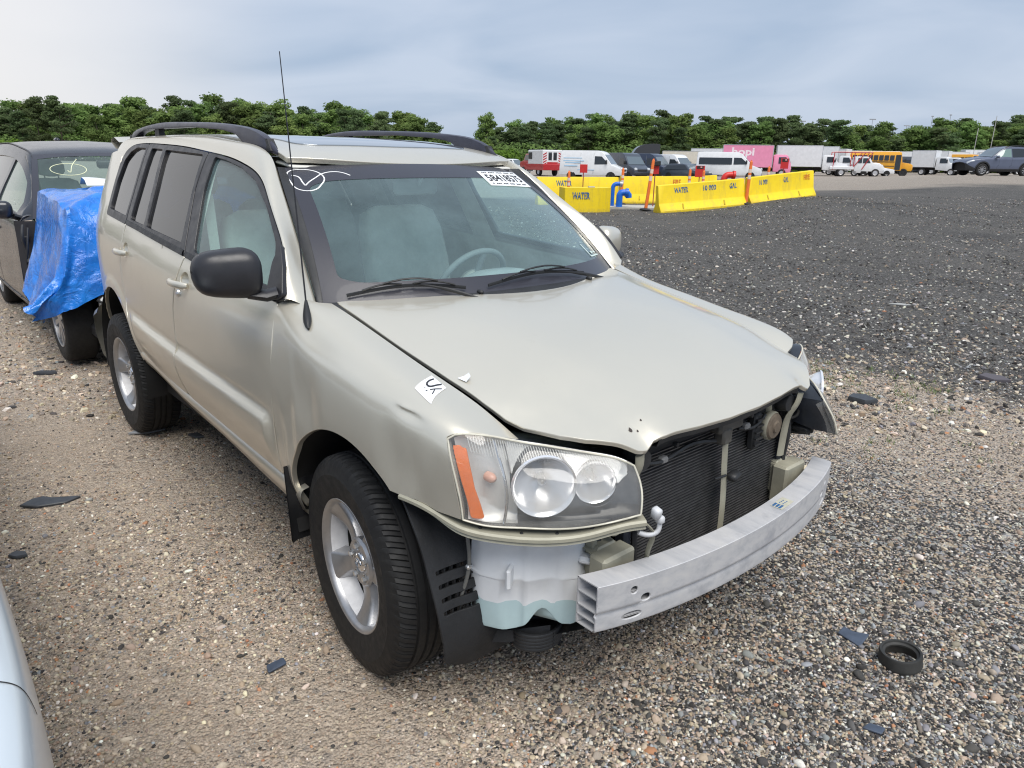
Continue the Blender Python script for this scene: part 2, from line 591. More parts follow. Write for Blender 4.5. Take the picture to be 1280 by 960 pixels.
def side_w(x, z):
    """half width of the body at (x, z)"""
    x = np.asarray(x, float); z = np.asarray(z, float)
    q = z - tilt(x)
    t = sst(.95, 1.35, q)
    w = _W0(q) * (_FL(x) * (1 - t) + _FG(x) * t)
    # crease low on the doors with a hollow ledge above it
    m = sst(-2.35, -2.15, x) * (1 - sst(-.515, -.465, x))
    w = w + m * (.022 * (sst(.50, .66, q) - sst(.692, .738, q)) - .003 * np.exp(-((q - .745) / .012) ** 2))
    # flares round the wheel arches
    for ax, az, ar in (ARF, ARR):
        d = np.hypot(x - ax, z - az) - ar
        w = w + .010 * (1 - sst(.030, .075, d)) * (z > .2)
    return w

def SIDE(x, z):
    x = np.asarray(x, float); z = np.asarray(z, float)
    return np.stack([x, -side_w(x, z), z], -1)

# ---- front fender: rises up the side, turns over the shoulder to the bonnet gap
_sx = np.array([-.60, -.43, -.20, .0, .20, .40, .50, .58])
_gz = cspline([-.60, -.45, -.32, -.10, .06, .30, .45, .576, .65], [1.17, 1.155, 1.133, 1.088, 1.055, 1.008, .968, .907, .86])
_gw = cspline([-.60, -.45, -.32, .06, .30, .45, .576, .65], [.74, .725, .712, .702, .700, .688, .660, .63])
_shz = cspline(_sx, [1.172, 1.132, 1.053, 1.028, 1.000, .975, .956, .925])
_shw = cspline(_sx, [.850, .862, .870, .868, .866, .858, .835, .80])
_FK = np.array([0, .10, .20, .32, .44, .60, .74, .88, 1.0])
def FEND(x, s):
    """s: 0 at the sill, 0.6 below the shoulder crease, 1 at the bonnet gap"""
    x = np.asarray(x, float); s = np.asarray(s, float)
    sz, sw, gz, gw = _shz(x), np.minimum(_shw(x), side_w(x, _shz(x)) + .004), _gz(x), _gw(x)
    z1 = sz - .045
    rows_z = [.38 + 0 * x, .38 + (z1 - .38) * .18, .38 + (z1 - .38) * .36, .38 + (z1 - .38) * .56, .38 + (z1 - .38) * .76, z1]
    rows_w = [side_w(x, q) for q in rows_z]
    w5 = rows_w[-1]
    # rounded shoulder then a gently crowned top
    a_z, a_w = sz + .002, sw - .014
    b_z, b_w = sz + (gz - sz) * .55 + .012, sw + (gw - sw) * .45
    pts_w = np.stack(rows_w + [a_w, b_w, gw], 0); pts_z = np.stack(rows_z + [a_z, b_z, gz], 0)
    # vectorised natural spline over the fixed knots
    W = cspline(_FK, pts_w.reshape(len(_FK), -1)); Z = cspline(_FK, pts_z.reshape(len(_FK), -1))
    sh = np.broadcast(x, s).shape
    xf = np.broadcast_to(x, sh).ravel(); sf = np.broadcast_to(s, sh).ravel()
    if pts_w.ndim == 1:
        w = W(sf)[:, 0]; z = Z(sf)[:, 0]
    else:
        w, z = _diag(pts_w, sf), _diag(pts_z, sf)
    # the dent above the arch
    X = np.stack([xf, -w, z], -1)
    return X.reshape(sh + (3,))

def _nat_basis(xs):
    """matrix taking knot values to second derivatives (natural spline)"""
    n = len(xs); h = np.diff(xs); A = np.zeros((n, n)); B = np.zeros((n, n)); A[0, 0] = A[-1, -1] = 1
    for i in range(1, n - 1):
        A[i, i - 1] = h[i - 1]; A[i, i] = 2 * (h[i - 1] + h[i]); A[i, i + 1] = h[i]
        B[i, i + 1] += 6 / h[i]; B[i, i] -= 6 / h[i] + 6 / h[i - 1]; B[i, i - 1] += 6 / h[i - 1]
    return np.linalg.solve(A, B)
_FB = _nat_basis(_FK)
def _diag(pts, s):
    """spline value where every column of pts has its own parameter s"""
    Mm = _FB @ pts.reshape(len(_FK), -1)
    Y = pts.reshape(len(_FK), -1); n = len(_FK)
    s = np.clip(s, _FK[0], _FK[-1])
    i = np.clip(np.searchsorted(_FK, s, side='right') - 1, 0, n - 2); c = np.arange(len(s))
    h = _FK[i + 1] - _FK[i]; a = (_FK[i + 1] - s) / h; b = 1 - a
    return a * Y[i, c] + b * Y[i + 1, c] + ((a ** 3 - a) * Mm[i, c] + (b ** 3 - b) * Mm[i + 1, c]) * h * h / 6

# ---- bonnet
_hc = cspline([-.40, -.20, .0, .20, .40, .55, .68, .76, .82, .86], [1.172, 1.158, 1.136, 1.108, 1.068, 1.025, .975, .938, .903, .872])
_hg = cspline([-.40, -.32, -.10, .06, .30, .45, .576, .66, .74, .80, .86], [1.148, 1.133, 1.088, 1.055, 1.008, .968, .920, .900, .884, .868, .85])
def HOOD(x, y):
    x = np.asarray(x, float); y = np.asarray(y, float); a = np.abs(y)
    g, c = _hg(x), _hc(x)
    gy = .70
    t = np.clip(a / gy, 0, 1.15)
    ry = .36 + .19 * (1 - sst(-.35, .80, x))           # the ridge each side of the raised middle
    z = c - (c - g) * (.30 * t ** 2 + .70 * t ** 4)
    z = z + .007 * (1 - sst(ry - .06, ry + .12, a)) * sst(-.45, .2, x)
    # nose drops at the points between lamp and grille
    z = z - .022 * sst(.70, .81, x) * np.exp(-((a - .43) / .055) ** 2)
    return np.stack([x + 0 * y, y + 0 * x, z], -1)

# ---- windscreen plane with barrel curvature: u across (y), v up (0 bottom .. 1 top)
def WIND(y, v):
    y = np.asarray(y, float); v = np.asarray(v, float)
    xb = -.085 - .34 * (np.abs(y) / .80) ** 2.2; zb = 1.128 + .03 * (1 - (y / .8) ** 2) - .005
    xt = -.82 - .10 * (np.abs(y) / .60) ** 2.2; zt = 1.578 - .022 * (np.abs(y) / .60) ** 2
    bow = .03 * 4 * v * (1 - v)
    x = xb + (xt - xb) * v + bow * .5; z = zb + (zt - zb) * v + bow * .8
    return np.stack([x, y + 0 * v, z], -1)

# ---- roof
_rc = cspline([-3.75, -3.4, -3.0, -2.4, -1.8, -1.3, -1.0, -.88, -.75], [1.600, 1.658, 1.696, 1.706, 1.701, 1.680, 1.642, 1.606, 1.545])
def ROOF(x, y):
    x = np.asarray(x, float); y = np.asarray(y, float)
    c = _rc(x); t = np.abs(y) / .62
    z = c - (.014 - .008 * sst(-1.1, -1.6, x)) * t ** 2.2 - (.014 - .008 * sst(-1.1, -1.6, x)) * t ** 6
    return np.stack([x + 0 * y, y + 0 * x, z], -1)

# ================================================================== the yard: terrain
CX, CY = CAM[0], CAM[1]
FW = np.array([-.7514, .6598]); RT = np.array([.6598, .7514])          # ahead of the camera, to its right
TK = .001064
def K(px): return (px - 640) * TK
def terrain(x, y):
    x = np.asarray(x, float); y = np.asarray(y, float)
    F = (x - CX) * FW[0] + (y - CY) * FW[1]; L = (x - CX) * RT[0] + (y - CY) * RT[1]
    k = L / np.maximum(F, 1.0)
    h = sst(9, 24, F) * (.56 * sst(.19, .43, k) * (1 - .35 * sst(45, 90, F)) + .62 * sst(.42, .66, k) * sst(22, 42, F) * (1 - .55 * sst(55, 105, F)))
    # lumps and old wheel tracks
    n = np.sin(x * 1.9 + .7 * y) * np.sin(y * 2.3 - .4 * x) * .010 + np.sin(x * .61 + 1.1 * y + 2) * .015
    near = 1 - sst(.7, 1.5, np.minimum(np.minimum(np.hypot(x - XF, y + .8), np.hypot(x - XR, y + .8)), np.minimum(np.hypot(x - XF, y - .8), np.hypot(x - XR, y - .8))))
    return h + n * (1 - near) * sst(0, 2, np.hypot(x + 1.3, y) - .5)
def spot(k, F, dz=0.0):
    """ground point F metres ahead of where the photographer stood, k to the right per metre"""
    x, y = np.array([CX, CY]) + F * FW + F * k * RT
    return (float(x), float(y), float(terrain(x, y)) + dz)
def facing(k0, F0, k1, F1):
    a, b = spot(k0, F0), spot(k1, F1)
    return math.atan2(b[1] - a[1], b[0] - a[0])

s_ = np.linspace(-1, 1, 190)
d_ = np.sinh(s_ * 7.2) / math.sinh(7.2) * 1500
GX, GY = np.meshgrid(CX - .8 + d_, CY + .8 + d_, indexing='ij')
mb = MB(); mb.grid(np.stack([GX, GY, terrain(GX, GY)], -1))
def ground_material():
    m = NT('yard_gravel'); m.P(spec=.25)
    P = m.coord('Object'); x = m.xyz(P)
    X, Y = x[0], x[1]
    # wandering border noise
    nz = m.noise(.9, 4, .6); nz2 = m.noise(3.5, 5, .6); nz3 = m.noise(.23, 3, .5)
    wob = m.math('MULTIPLY', m.math('SUBTRACT', nz2, .5), 1.3)
    f = m.math('SUBTRACT', m.math('ADD', Y, wob), 4.25)
    f = m.math('SUBTRACT', f, m.math('MULTIPLY', m.math('MAXIMUM', m.math('SUBTRACT', -1.0, X), 0.0), .12))
    dark = m.n('ShaderNodeMapRange', {'Value': f, 'From Min': -.75, 'From Max': .70}, interpolation_type='SMOOTHSTEP').outputs[0]
    Fd = m.math('ADD', m.math('MULTIPLY', m.math('SUBTRACT', X, CX), float(FW[0])), m.math('MULTIPLY', m.math('SUBTRACT', Y, CY), float(FW[1])))
    far = m.n('ShaderNodeMapRange', {'Value': m.math('ADD', Fd, m.math('MULTIPLY', m.math('SUBTRACT', nz3, .5), 9.0)), 'From Min': 31.0, 'From Max': 34.0}, interpolation_type='SMOOTHSTEP').outputs[0]
    g = m.math('ADD', m.math('MULTIPLY', X, .8), m.math('MULTIPLY', Y, .35))
    mixd = m.n('ShaderNodeMapRange', {'Value': m.math('ADD', g, m.math('MULTIPLY', wob, .5)), 'From Min': .15, 'From Max': .80}, interpolation_type='SMOOTHSTEP').outputs[0]
    nb = m.n('ShaderNodeMapRange', {'Value': m.math('ADD', Y, wob), 'From Min': 1.8, 'From Max': 2.6, 'To Min': 1.0, 'To Max': .25}, interpolation_type='SMOOTHSTEP').outputs[0]
    mixd = m.math('MULTIPLY', mixd, nb)
    # pebbles
    v1 = m.n('ShaderNodeTexVoronoi', {'Vector': P, 'Scale': 95.0, 'Randomness': 1.0}); v2 = m.n('ShaderNodeTexVoronoi', {'Vector': P, 'Scale': 42.0, 'Randomness': 1.0})
    v3 = m.n('ShaderNodeTexVoronoi', {'Vector': P, 'Scale': 210.0, 'Randomness': 1.0})
    sx = lambda v: m.xyz(v.outputs['Color'])
    cols = [(0.0, (.030, .030, .032)), (.14, (.055, .052, .050)), (.18, (.34, .29, .24)), (.30, (.55, .46, .37)), (.48, (.42, .34, .265)), (.64, (.62, .53, .44)), (.80, (.16, .165, .17)), (.88, (.30, .17, .10)), (.94, (.52, .49, .43)), (1.0, (.24, .19, .14))]
    c1 = m.ramp(sx(v1)[0], cols, 'CONSTANT'); c2 = m.ramp(sx(v2)[1], cols, 'CONSTANT'); c3 = m.ramp(sx(v3)[2], cols, 'CONSTANT')
    sand = m.mix(nz2, (.50, .41, .325), (.60, .50, .405))
    k1 = m.ramp(m.noise(6, 4, .6), [(.40, 0.15), (.62, .95)])
    bei = m.mix(.42, sand, c3)
    bei = m.mix(m.math('MULTIPLY', k1, .70), bei, c1)
    bei = m.mix(m.math('MULTIPLY', m.ramp(sx(v2)[0], [(.70, 0.0), (.74, .85)]), m.ramp(nz, [(.35, .2), (.65, 1.0)])), bei, c2)
    gx = lambda cx, cy, a_, b_: m.math('EXPONENT', m.math('MULTIPLY', m.math('ADD', m.math('POWER', m.math('ABSOLUTE', m.math('DIVIDE', m.math('SUBTRACT', X, cx), a_)), 2.0), m.math('POWER', m.math('ABSOLUTE', m.math('DIVIDE', m.math('SUBTRACT', Y, cy), b_)), 2.0)), -1.0))
    sm_ = m.math('ADD', m.math('ADD', gx(.25, -1.02, .42, .30), gx(-.05, -1.48, .45, .20)), m.math('MULTIPLY', gx(-2.9, -1.3, 1.1, .45), .7), clamp=True)
    sm_ = m.math('MULTIPLY', sm_, m.ramp(m.noise(5, 4, .6), [(.30, .35), (.55, 1.0)]))
    fine = m.mix(.22, m.mix(nz2, (.40, .32, .24), (.50, .41, .32)), c3)
    bei = m.mix(m.math('MULTIPLY', sm_, .85), bei, fine)
    dcols = [(0.0, (.032, .032, .033)), (.20, (.054, .053, .052)), (.42, (.080, .078, .076)), (.64, (.118, .114, .109)), (.79, (.185, .178, .166)), (.92, (.30, .285, .265)), (.98, (.48, .46, .42))]
    d1 = m.ramp(sx(v1)[1], dcols, 'CONSTANT'); d2 = m.ramp(sx(v2)[2], dcols, 'CONSTANT'); d3 = m.ramp(sx(v3)[0], dcols, 'CONSTANT')
    dk = m.mix(.5, d1, d3); dk = m.mix(m.ramp(sx(v2)[0], [(.55, 0.0), (.6, .8)]), dk, d2)
    trk = m.noise(1.0, 4, .6, vec=m.scalevec((.10, .9, 1.0)))
    dk = m.mix(m.ramp(nz3, [(.35, 0.0), (.75, .30)]), dk, (.14, .13, .118))
    dk = m.mix(m.math('MULTIPLY', m.ramp(trk, [(.48, 0.0), (.62, .45)]), m.ramp(nz2, [(.3, .4), (.7, 1.0)])), dk, (.15, .142, .13))
    dk = m.mix(m.ramp(m.noise(.45, 5, .65), [(.30, .55), (.45, 0.0)]), dk, (.034, .034, .035))
    rd = m.mix(nz, (.24, .215, .185), (.33, .30, .265)); rd = m.mix(.35, rd, c2)
    # strewn dark millings on the beige
    sprd = m.math('MULTIPLY', m.math('GREATER_THAN', sx(v1)[2], m.math('SUBTRACT', 1.0, m.math('MULTIPLY', mixd, .75))), 1.0)
    base = m.mix(sprd, bei, d1)
    lt = m.math('MULTIPLY', m.math('GREATER_THAN', sx(v2)[0], .80), mixd)
    base = m.mix(lt, base, m.ramp(sx(v2)[1], [(0, (.50, .47, .40)), (.4, (.34, .34, .34)), (.8, (.42, .34, .25))], 'CONSTANT'))
    base = m.mix(m.n('ShaderNodeMapRange', {'Value': m.math('SUBTRACT', m.math('MULTIPLY', dark, 1.5), m.math('MULTIPLY', m.math('ADD', sx(v1)[2], nz2), .5)), 'From Min': -.12, 'From Max': .12}).outputs[0], base, dk)
    base = m.mix(far, base, rd)
    h = m.math('ADD', m.math('MULTIPLY', v1.outputs['Distance'], -.8), m.math('MULTIPLY', v2.outputs['Distance'], -.7))
    h = m.math('ADD', h, m.math('MULTIPLY', v3.outputs['Distance'], -.4))
    m.P(color=base, rough=.92, normal=m.bump(h, 1.0, .014))
    return m.mat
ground = mb.build('ground', ground_material(), None, smooth=180, recalc=True, kind='structure')

# ---- loose pebbles: tens of thousands of little stones, nobody could count them
def pebbles(name, pos, scl, rot, col, mat, sub=2, rough=.35, seed=1):
    me = bpy.data.meshes.new(name)
    me.from_pydata(pos.tolist(), [], [])
    for nm, typ, arr in (('p_scl', 'FLOAT_VECTOR', scl), ('p_rot', 'FLOAT_VECTOR', rot), ('p_col', 'FLOAT_COLOR', np.c_[col, np.ones(len(col))])):
        a = me.attributes.new(nm, typ, 'POINT'); a.data.foreach_set('vector' if typ == 'FLOAT_VECTOR' else 'color', np.asarray(arr, np.float32).ravel())
    o = mobj(name, me, mat, None, kind='stuff')
    ng = bpy.data.node_groups.new(name, 'GeometryNodeTree')
    ng.interface.new_socket('Geometry', in_out='INPUT', socket_type='NodeSocketGeometry'); ng.interface.new_socket('Geometry', in_out='OUTPUT', socket_type='NodeSocketGeometry')
    N = ng.nodes.new; Lk = ng.links.new
    gi, go = N('NodeGroupInput'), N('NodeGroupOutput')
    join = N('GeometryNodeJoinGeometry')
    for i in range(4):
        ico = N('GeometryNodeMeshIcoSphere'); ico.inputs['Radius'].default_value = 1.0; ico.inputs['Subdivisions'].default_value = sub
        sp = N('GeometryNodeSetPosition'); nt = N('ShaderNodeTexNoise'); nt.noise_dimensions = '4D'
        nt.inputs['Scale'].default_value = .85; nt.inputs['W'].default_value = i * 3.7 + seed
        sub_ = N('ShaderNodeVectorMath'); sub_.operation = 'SUBTRACT'; sub_.inputs[1].default_value = (.5, .5, .5)
        sc = N('ShaderNodeVectorMath'); sc.operation = 'SCALE'; sc.inputs['Scale'].default_value = 1.6 * rough / .35
        Lk(nt.outputs['Color'], sub_.inputs[0]); Lk(sub_.outputs[0], sc.inputs[0]); Lk(sc.outputs[0], sp.inputs['Offset'])
        Lk(ico.outputs[0], sp.inputs['Geometry'])
        ss = N('GeometryNodeSetShadeSmooth'); ss.inputs['Shade Smooth'].default_value = sub > 1
        Lk(sp.outputs[0], ss.inputs[0])
        sm = N('GeometryNodeSetMaterial'); sm.inputs['Material'].default_value = mat; Lk(ss.outputs[0], sm.inputs['Geometry'])
        gti = N('GeometryNodeGeometryToInstance'); Lk(sm.outputs[0], gti.inputs[0]); Lk(gti.outputs[0], join.inputs[0])
    iop = N('GeometryNodeInstanceOnPoints'); Lk(gi.outputs[0], iop.inputs['Points']); Lk(join.outputs[0], iop.inputs['Instance'])
    iop.inputs['Pick Instance'].default_value = True
    def attr(nm, t):
        a = N('GeometryNodeInputNamedAttribute'); a.data_type = t; a.inputs['Name'].default_value = nm; return a.outputs['Attribute']
    Lk(attr('p_scl', 'FLOAT_VECTOR'), iop.inputs['Scale'])
    er = N('FunctionNodeEulerToRotation'); Lk(attr('p_rot', 'FLOAT_VECTOR'), er.inputs[0]); Lk(er.outputs[0], iop.inputs['Rotation'])
    Lk(iop.outputs[0], go.inputs[0])
    md = o.modifiers.new('scatter', 'NODES'); md.node_group = ng
    return o
def _pebmat():
    m = NT('pebble_stone')
    a = m.n('ShaderNodeAttribute', attribute_type='INSTANCER', attribute_name='p_col')
    c = m.mix(m.ramp(m.noise(3.0, 4, .6), [(.35, 0.0), (.75, .35)]), a.outputs['Color'], (.16, .13, .10))
    m.P(color=c, rough=.85, spec=.25)
    return m.mat
M_PEB = _pebmat()
PAL = np.array([(.035, .035, .037), (.055, .055, .058), (.09, .088, .086), (.20, .175, .145), (.33, .27, .205), (.26, .20, .145), (.42, .355, .285), (.17, .175, .185), (.25, .26, .27), (.34, .17, .095), (.56, .53, .465), (.62, .60, .55), (.30, .24, .18), (.46, .40, .30)])
def zone(x, y):
    """0..1 share of dark millings at a place"""
    n = .35 * np.sin(x * 3.1 + 1.7 * y) * np.sin(2.3 * y - x) + .25 * np.sin(x * 7.3 - y * 5.1)
    f = y + n - 4.25 - .12 * np.maximum(0, -1 - x)
    d = sst(-.75, .70, f)
    mx_ = sst(.15, .80, .8 * x + .35 * y + .5 * n) * (1 - .75 * sst(1.8, 2.6, y + n))
    return d, mx_ * (1 - d)
def scatter(n, f0, f1, rmin, rmax, pw, seed):
    g = np.random.default_rng(seed)
    u = g.random(n); F = f0 * (f1 / f0) ** (u ** pw)
    k = g.uniform(-1.0, .95, n)
    x = CX + F * FW[0] + F * k * RT[0]; y = CY + F * FW[1] + F * k * RT[1]
    r = rmin * (rmax / rmin) ** (g.random(n) ** 1.9)
    # bare sandy patches stay thin
    sandy = np.exp(-(((x - .25) / .46) ** 2 + ((y + 1.02) / .33) ** 2)) + .9 * np.exp(-(((x + .05) / .45) ** 2 + ((y + 1.45) / .22) ** 2)) + .7 * np.exp(-(((x + 2.9) / 1.2) ** 2 + ((y + 1.3) / .5) ** 2))
    d, mx_ = zone(x, y)
    pat = .55 + .45 * np.sin(x * 2.1 + np.sin(y * 3.0) * 1.5) * np.sin(y * 2.7 + 1.0)
    keep = g.random(n) < np.clip((1 - .90 * np.clip(sandy, 0, 1)) * (.45 + .55 * pat + .5 * mx_ + .3 * d), 0, 1)
    x, y, r, d, mx_, F = x[keep], y[keep], r[keep], d[keep], mx_[keep], F[keep]; n = len(x)
    r = r * (1 + .20 * mx_ * (g.random(n) < .3))
    wb = np.array([.04, .045, .05, .12, .18, .16, .13, .035, .03, .022, .035, .008, .14, .09]); wd = np.array([.18, .20, .18, .07, .03, .03, .04, .07, .07, .006, .09, .06, .03, .03]); wm = np.array([.15, .15, .09, .06, .05, .04, .09, .07, .09, .015, .060, .028, .04, .05])
    W = (1 - d)[:, None] * ((1 - mx_)[:, None] * wb / wb.sum() + mx_[:, None] * wm / wm.sum()) + d[:, None] * wd / wd.sum()
    cs = np.cumsum(W, 1); pick = np.minimum((g.random(n)[:, None] * cs[:, -1:] > cs).sum(1), len(PAL) - 1)
    col = PAL[pick] * (1 + .45 * (1 - d) * (1 - .6 * mx_) * (pick > 2))[:, None] * g.uniform(.75, 1.25, (n, 1)) * g.uniform(.95, 1.05, (n, 3))
    scl = r[:, None] * np.stack([g.uniform(.8, 1.45, n), g.uniform(.7, 1.15, n), g.uniform(.45, .85, n)], 1)
    rot = np.stack([g.normal(0, .35, n), g.normal(0, .35, n), g.uniform(0, 6.28, n)], 1)
    z = terrain(x, y) + scl[:, 2] * g.uniform(-.15, .55, n)
    return np.stack([x, y, z], 1), scl, rot, col
A = scatter(250000, .9, 6.5, .0021, .0070, .95, 11)
pebbles('loose_gravel', *A, M_PEB, 2, .35, 1)
A = scatter(6500, 1.2, 13.0, .0055, .0150, .9, 12)
pebbles('coarse_gravel', *A, M_PEB, 2, .35, 5)
A = scatter(75000, 4.2, 26.0, .007, .024, .8, 13)
pebbles('crushed_stone', *A, M_PEB, 1, .45, 9)
# a few weeds along the border of the millings
g = np.random.default_rng(5)
mb = MB()
for k in range(70):
    cx_, cy_ = ((g.uniform(-.95, .35), 3.75 + g.normal(0, .22)) if k < 44 else (g.uniform(-.6, 1.2), g.uniform(2.2, 3.6)) if k < 60 else (spot(K(g.uniform(860, 1000)), g.uniform(20, 23))[:2]))
    for b in range(14):
        a = g.uniform(0, 6.28); l = g.uniform(.015, .045); w_ = .0028; x0, y0 = cx_ + g.normal(0, .025), cy_ + g.normal(0, .025); z0 = float(terrain(x0, y0))
        dx_, dy_ = math.cos(a), math.sin(a)
        mb.add([(x0 - dy_ * w_, y0 + dx_ * w_, z0), (x0 + dy_ * w_, y0 - dx_ * w_, z0), (x0 + dx_ * l * .7, y0 + dy_ * l * .7, z0 + l)], [(0, 1, 2)])
mb.build('weeds', simple('weed_green', (.10, .15, .035), .7, var=.3, scale=30), None, recalc=False, kind='stuff')

# ================================================================== SUV materials
def paint(name, col, flake=.0, metal=.55, rough=.32, dirt=.25, coat=.65):
    m = NT(name)
    f = m.noise(2.2, 6, .6)
    d = m.noise(9, 8, .7)
    c = m.mix(m.ramp(f, [(.35, 0.0), (.75, dirt * .5)]), col, (col[0] * .82, col[1] * .80, col[2] * .74))
    c = m.mix(m.ramp(d, [(.62, 0.0), (.75, dirt * .35)]), c, (.36, .33, .28))
    fl = m.noise(900, 1, .5)
    r = m.math('ADD', m.math('MULTIPLY', m.ramp(d, [(.35, 0.0), (.8, 1.0)]), .10), rough)
    n = m.bump(fl, .05, .0004)
    n = m.bump(m.noise(1.7, 2, .5), .06, .006, n)
    m.P(color=c, metal=metal, rough=r, coat=coat, coatr=.08, normal=n)
    return m.mat
M_PAINT = paint('champagne_paint', (.70, .66, .56), metal=.55, rough=.29)
M_PAINT_IN = simple('champagne_primer', (.36, .345, .27), .55, .1, var=.18, scale=14, bump=.15, bscale=90)
M_BLACKTRIM = simple('black_trim', (.022, .022, .026), .38, 0, var=.2, scale=12, bump=.06, bscale=300, rvar=.08)
M_BLACKPLASTIC = simple('black_plastic', (.020, .021, .023), .52, 0, var=.35, scale=9, bump=.22, bscale=240, rvar=.12)
M_DUSTYBLACK = simple('dusty_black_plastic', (.014, .015, .017), .62, 0, var=.5, scale=7, bump=.25, bscale=120, rvar=.12)
M_DARKMETAL = simple('dark_metal', (.035, .035, .036), .5, .3, var=.3, scale=20)
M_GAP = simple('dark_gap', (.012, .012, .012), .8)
M_RUBBER = simple('weatherstrip_rubber', (.018, .018, .019), .6)
M_RAIL = simple('roof_rail_plastic', (.040, .040, .058), .33, 0, var=.25, scale=15, bump=.05, bscale=200, rvar=.06)
M_GLASS = glassy('windscreen_glass', (.84, .98, .97), .02, .125, (.50, .72, .76), haze_scale=4, f0=.06)  # teal film colour also paints in the sky's reflected veil
M_GLASSF = glassy('door_glass', (.74, .96, .95), .02, .13, (.48, .70, .72), haze_scale=5)
M_GLASSR = glassy('privacy_glass', (.05, .06, .068), .015, .010, (.3, .3, .3), f0=.09)
M_CERAMIC = simple('screen_border_band', (.032, .032, .042), .34, 0, coat=.15)
M_SUNROOF = simple('sunroof_glass', (.26, .29, .32), .05, .35, coat=1.0)
M_CLOTH = simple('beige_cloth', (.70, .68, .60), .85, 0, var=.12, scale=20, bump=.3, bscale=300)
M_DASH = simple('grey_dash_vinyl', (.30, .325, .33), .7, 0, var=.08, scale=20, bump=.15, bscale=400)
M_HEADLINER = simple('pale_headliner', (.66, .65, .60), .9)
M_CHALK = simple('white_paint_marker', (.85, .86, .85), .7)
M_PAPER = simple('white_sticker_paper', (.80, .82, .84), .45, var=.04, scale=40)
M_INK = simple('black_ink', (.025, .025, .03), .6)
M_ALLOY = None
def _alloy():
    m = NT('cast_alloy')
    d = m.noise(16, 6, .65); e = m.noise(55, 5, .7)
    c = m.ramp(d, [(.30, (.36, .36, .365)), (.62, (.46, .46, .47)), (.80, (.34, .31, .27))])
    c = m.mix(m.ramp(e, [(.66, 0.0), (.78, .55)]), c, (.28, .22, .16))
    m.P(color=c, metal=.75, rough=m.ramp(e, [(.3, .30), (.8, .48)]), coat=.3)
    return m.mat
M_ALLOY = _alloy()
def _tyre():
    m = NT('tyre_rubber')
    d = m.noise(6, 6, .65); e = m.noise(40, 4, .6)
    c = m.ramp(d, [(.30, (.011, .011, .012)), (.60, (.018, .018, .018)), (.85, (.045, .041, .036))])
    x = m.xyz()                                     # dust on the tread that meets the ground
    m.P(color=c, rough=m.ramp(e, [(.3, .55), (.7, .78)]), spec=.35, normal=m.bump(e, .25, .003))
    return m.mat
M_TYRE = _tyre()
def _beam():
    m = NT('bare_aluminium_beam')
    sv = m.scalevec((1.0, 5.0, 9.0))
    d = m.noise(3.2, 7, .68, vec=sv); e = m.noise(26, 6, .7); k = m.noise(7, 5, .6)
    c = m.ramp(d, [(.28, (.40, .41, .43)), (.5, (.52, .52, .53)), (.75, (.60, .59, .58))])
    c = m.mix(m.ramp(k, [(.55, 0.0), (.72, .75)]), c, (.30, .31, .34))
    c = m.mix(m.ramp(e, [(.66, 0.0), (.76, .6)]), c, (.16, .16, .19))
    m.P(color=c, metal=.20, rough=m.ramp(e, [(.3, .50), (.8, .75)]), normal=m.bump(e, .16, .002))
    return m.mat
M_BEAM = _beam()
M_CHROME = simple('lamp_chrome', (.80, .80, .81), .10, 1.0, var=.06, scale=18)
M_CHROME2 = simple('hazed_lamp_chrome', (.72, .72, .71), .28, .85, var=.10, scale=25)
M_LAMPBLACK = simple('lamp_bezel_black', (.022, .026, .034), .25, 0, var=.3, scale=20)
M_AMBER = simple('amber_reflector', (.95, .19, .012), .28, 0, var=.10, scale=60, bump=.4, bscale=420)
M_BULB = simple('orange_bulb', (.72, .40, .30), .3)
def _lens():
    m = NT('hazed_lamp_lens'); t = m.t
    tr = m.n('ShaderNodeBsdfTransparent', {'Color': (.93, .93, .92)})
    gl = m.n('ShaderNodeBsdfGlossy', {'Color': (1, 1, 1), 'Roughness': .06})
    lw = m.n('ShaderNodeLayerWeight', {'Blend': .5})
    a = m.n('ShaderNodeMixShader'); m.set(a, 0, m.math('MULTIPLY_ADD', m.math('POWER', lw.outputs['Facing'], 5.0), .9, .05, clamp=True))
    t.links.new(tr.outputs[0], a.inputs[1]); t.links.new(gl.outputs[0], a.inputs[2])
    df = m.n('ShaderNodeBsdfDiffuse', {'Color': (.78, .77, .73)})
    b = m.n('ShaderNodeMixShader'); m.set(b, 0, m.ramp(m.noise(11, 6, .65), [(.3, .07), (.8, .18)]))
    t.links.new(a.outputs[0], b.inputs[1]); t.links.new(df.outputs[0], b.inputs[2])
    t.links.new(b.outputs[0], m.out.inputs['Surface'])
    return m.mat
M_LENS = _lens()
def _milky(name, col, trans):
    m = NT(name)
    c = m.ramp(m.noise(14, 5, .6), [(.3, tuple(x * .9 for x in col)), (.75, col)])
    m.P(color=c, rough=.42, spec=.35)
    return m.mat
M_TANK = _milky('milky_plastic', (.80, .82, .84), 0)
M_FLUID = _milky('washer_fluid_in_milky_plastic', (.50, .65, .67), 0)
def _rad():
    m = NT('condenser_core')
    x = m.xyz()
    fin = m.math('FRACT', m.math('MULTIPLY', x[1], 330.0))
    g = m.noise(6, 6, .7)
    c = m.mix(m.ramp(fin, [(.35, 0.0), (.65, 1.0)]), (.008, .008, .009), (.05, .05, .052))
    c = m.mix(m.ramp(g, [(.5, 0.0), (.8, .5)]), c, (.10, .095, .085))
    m.P(color=c, rough=.6, metal=.3)
    return m.mat
M_RAD = _rad()
M_FINBAR = simple('condenser_tube', (.13, .13, .135), .42, .6, var=.4, scale=30)

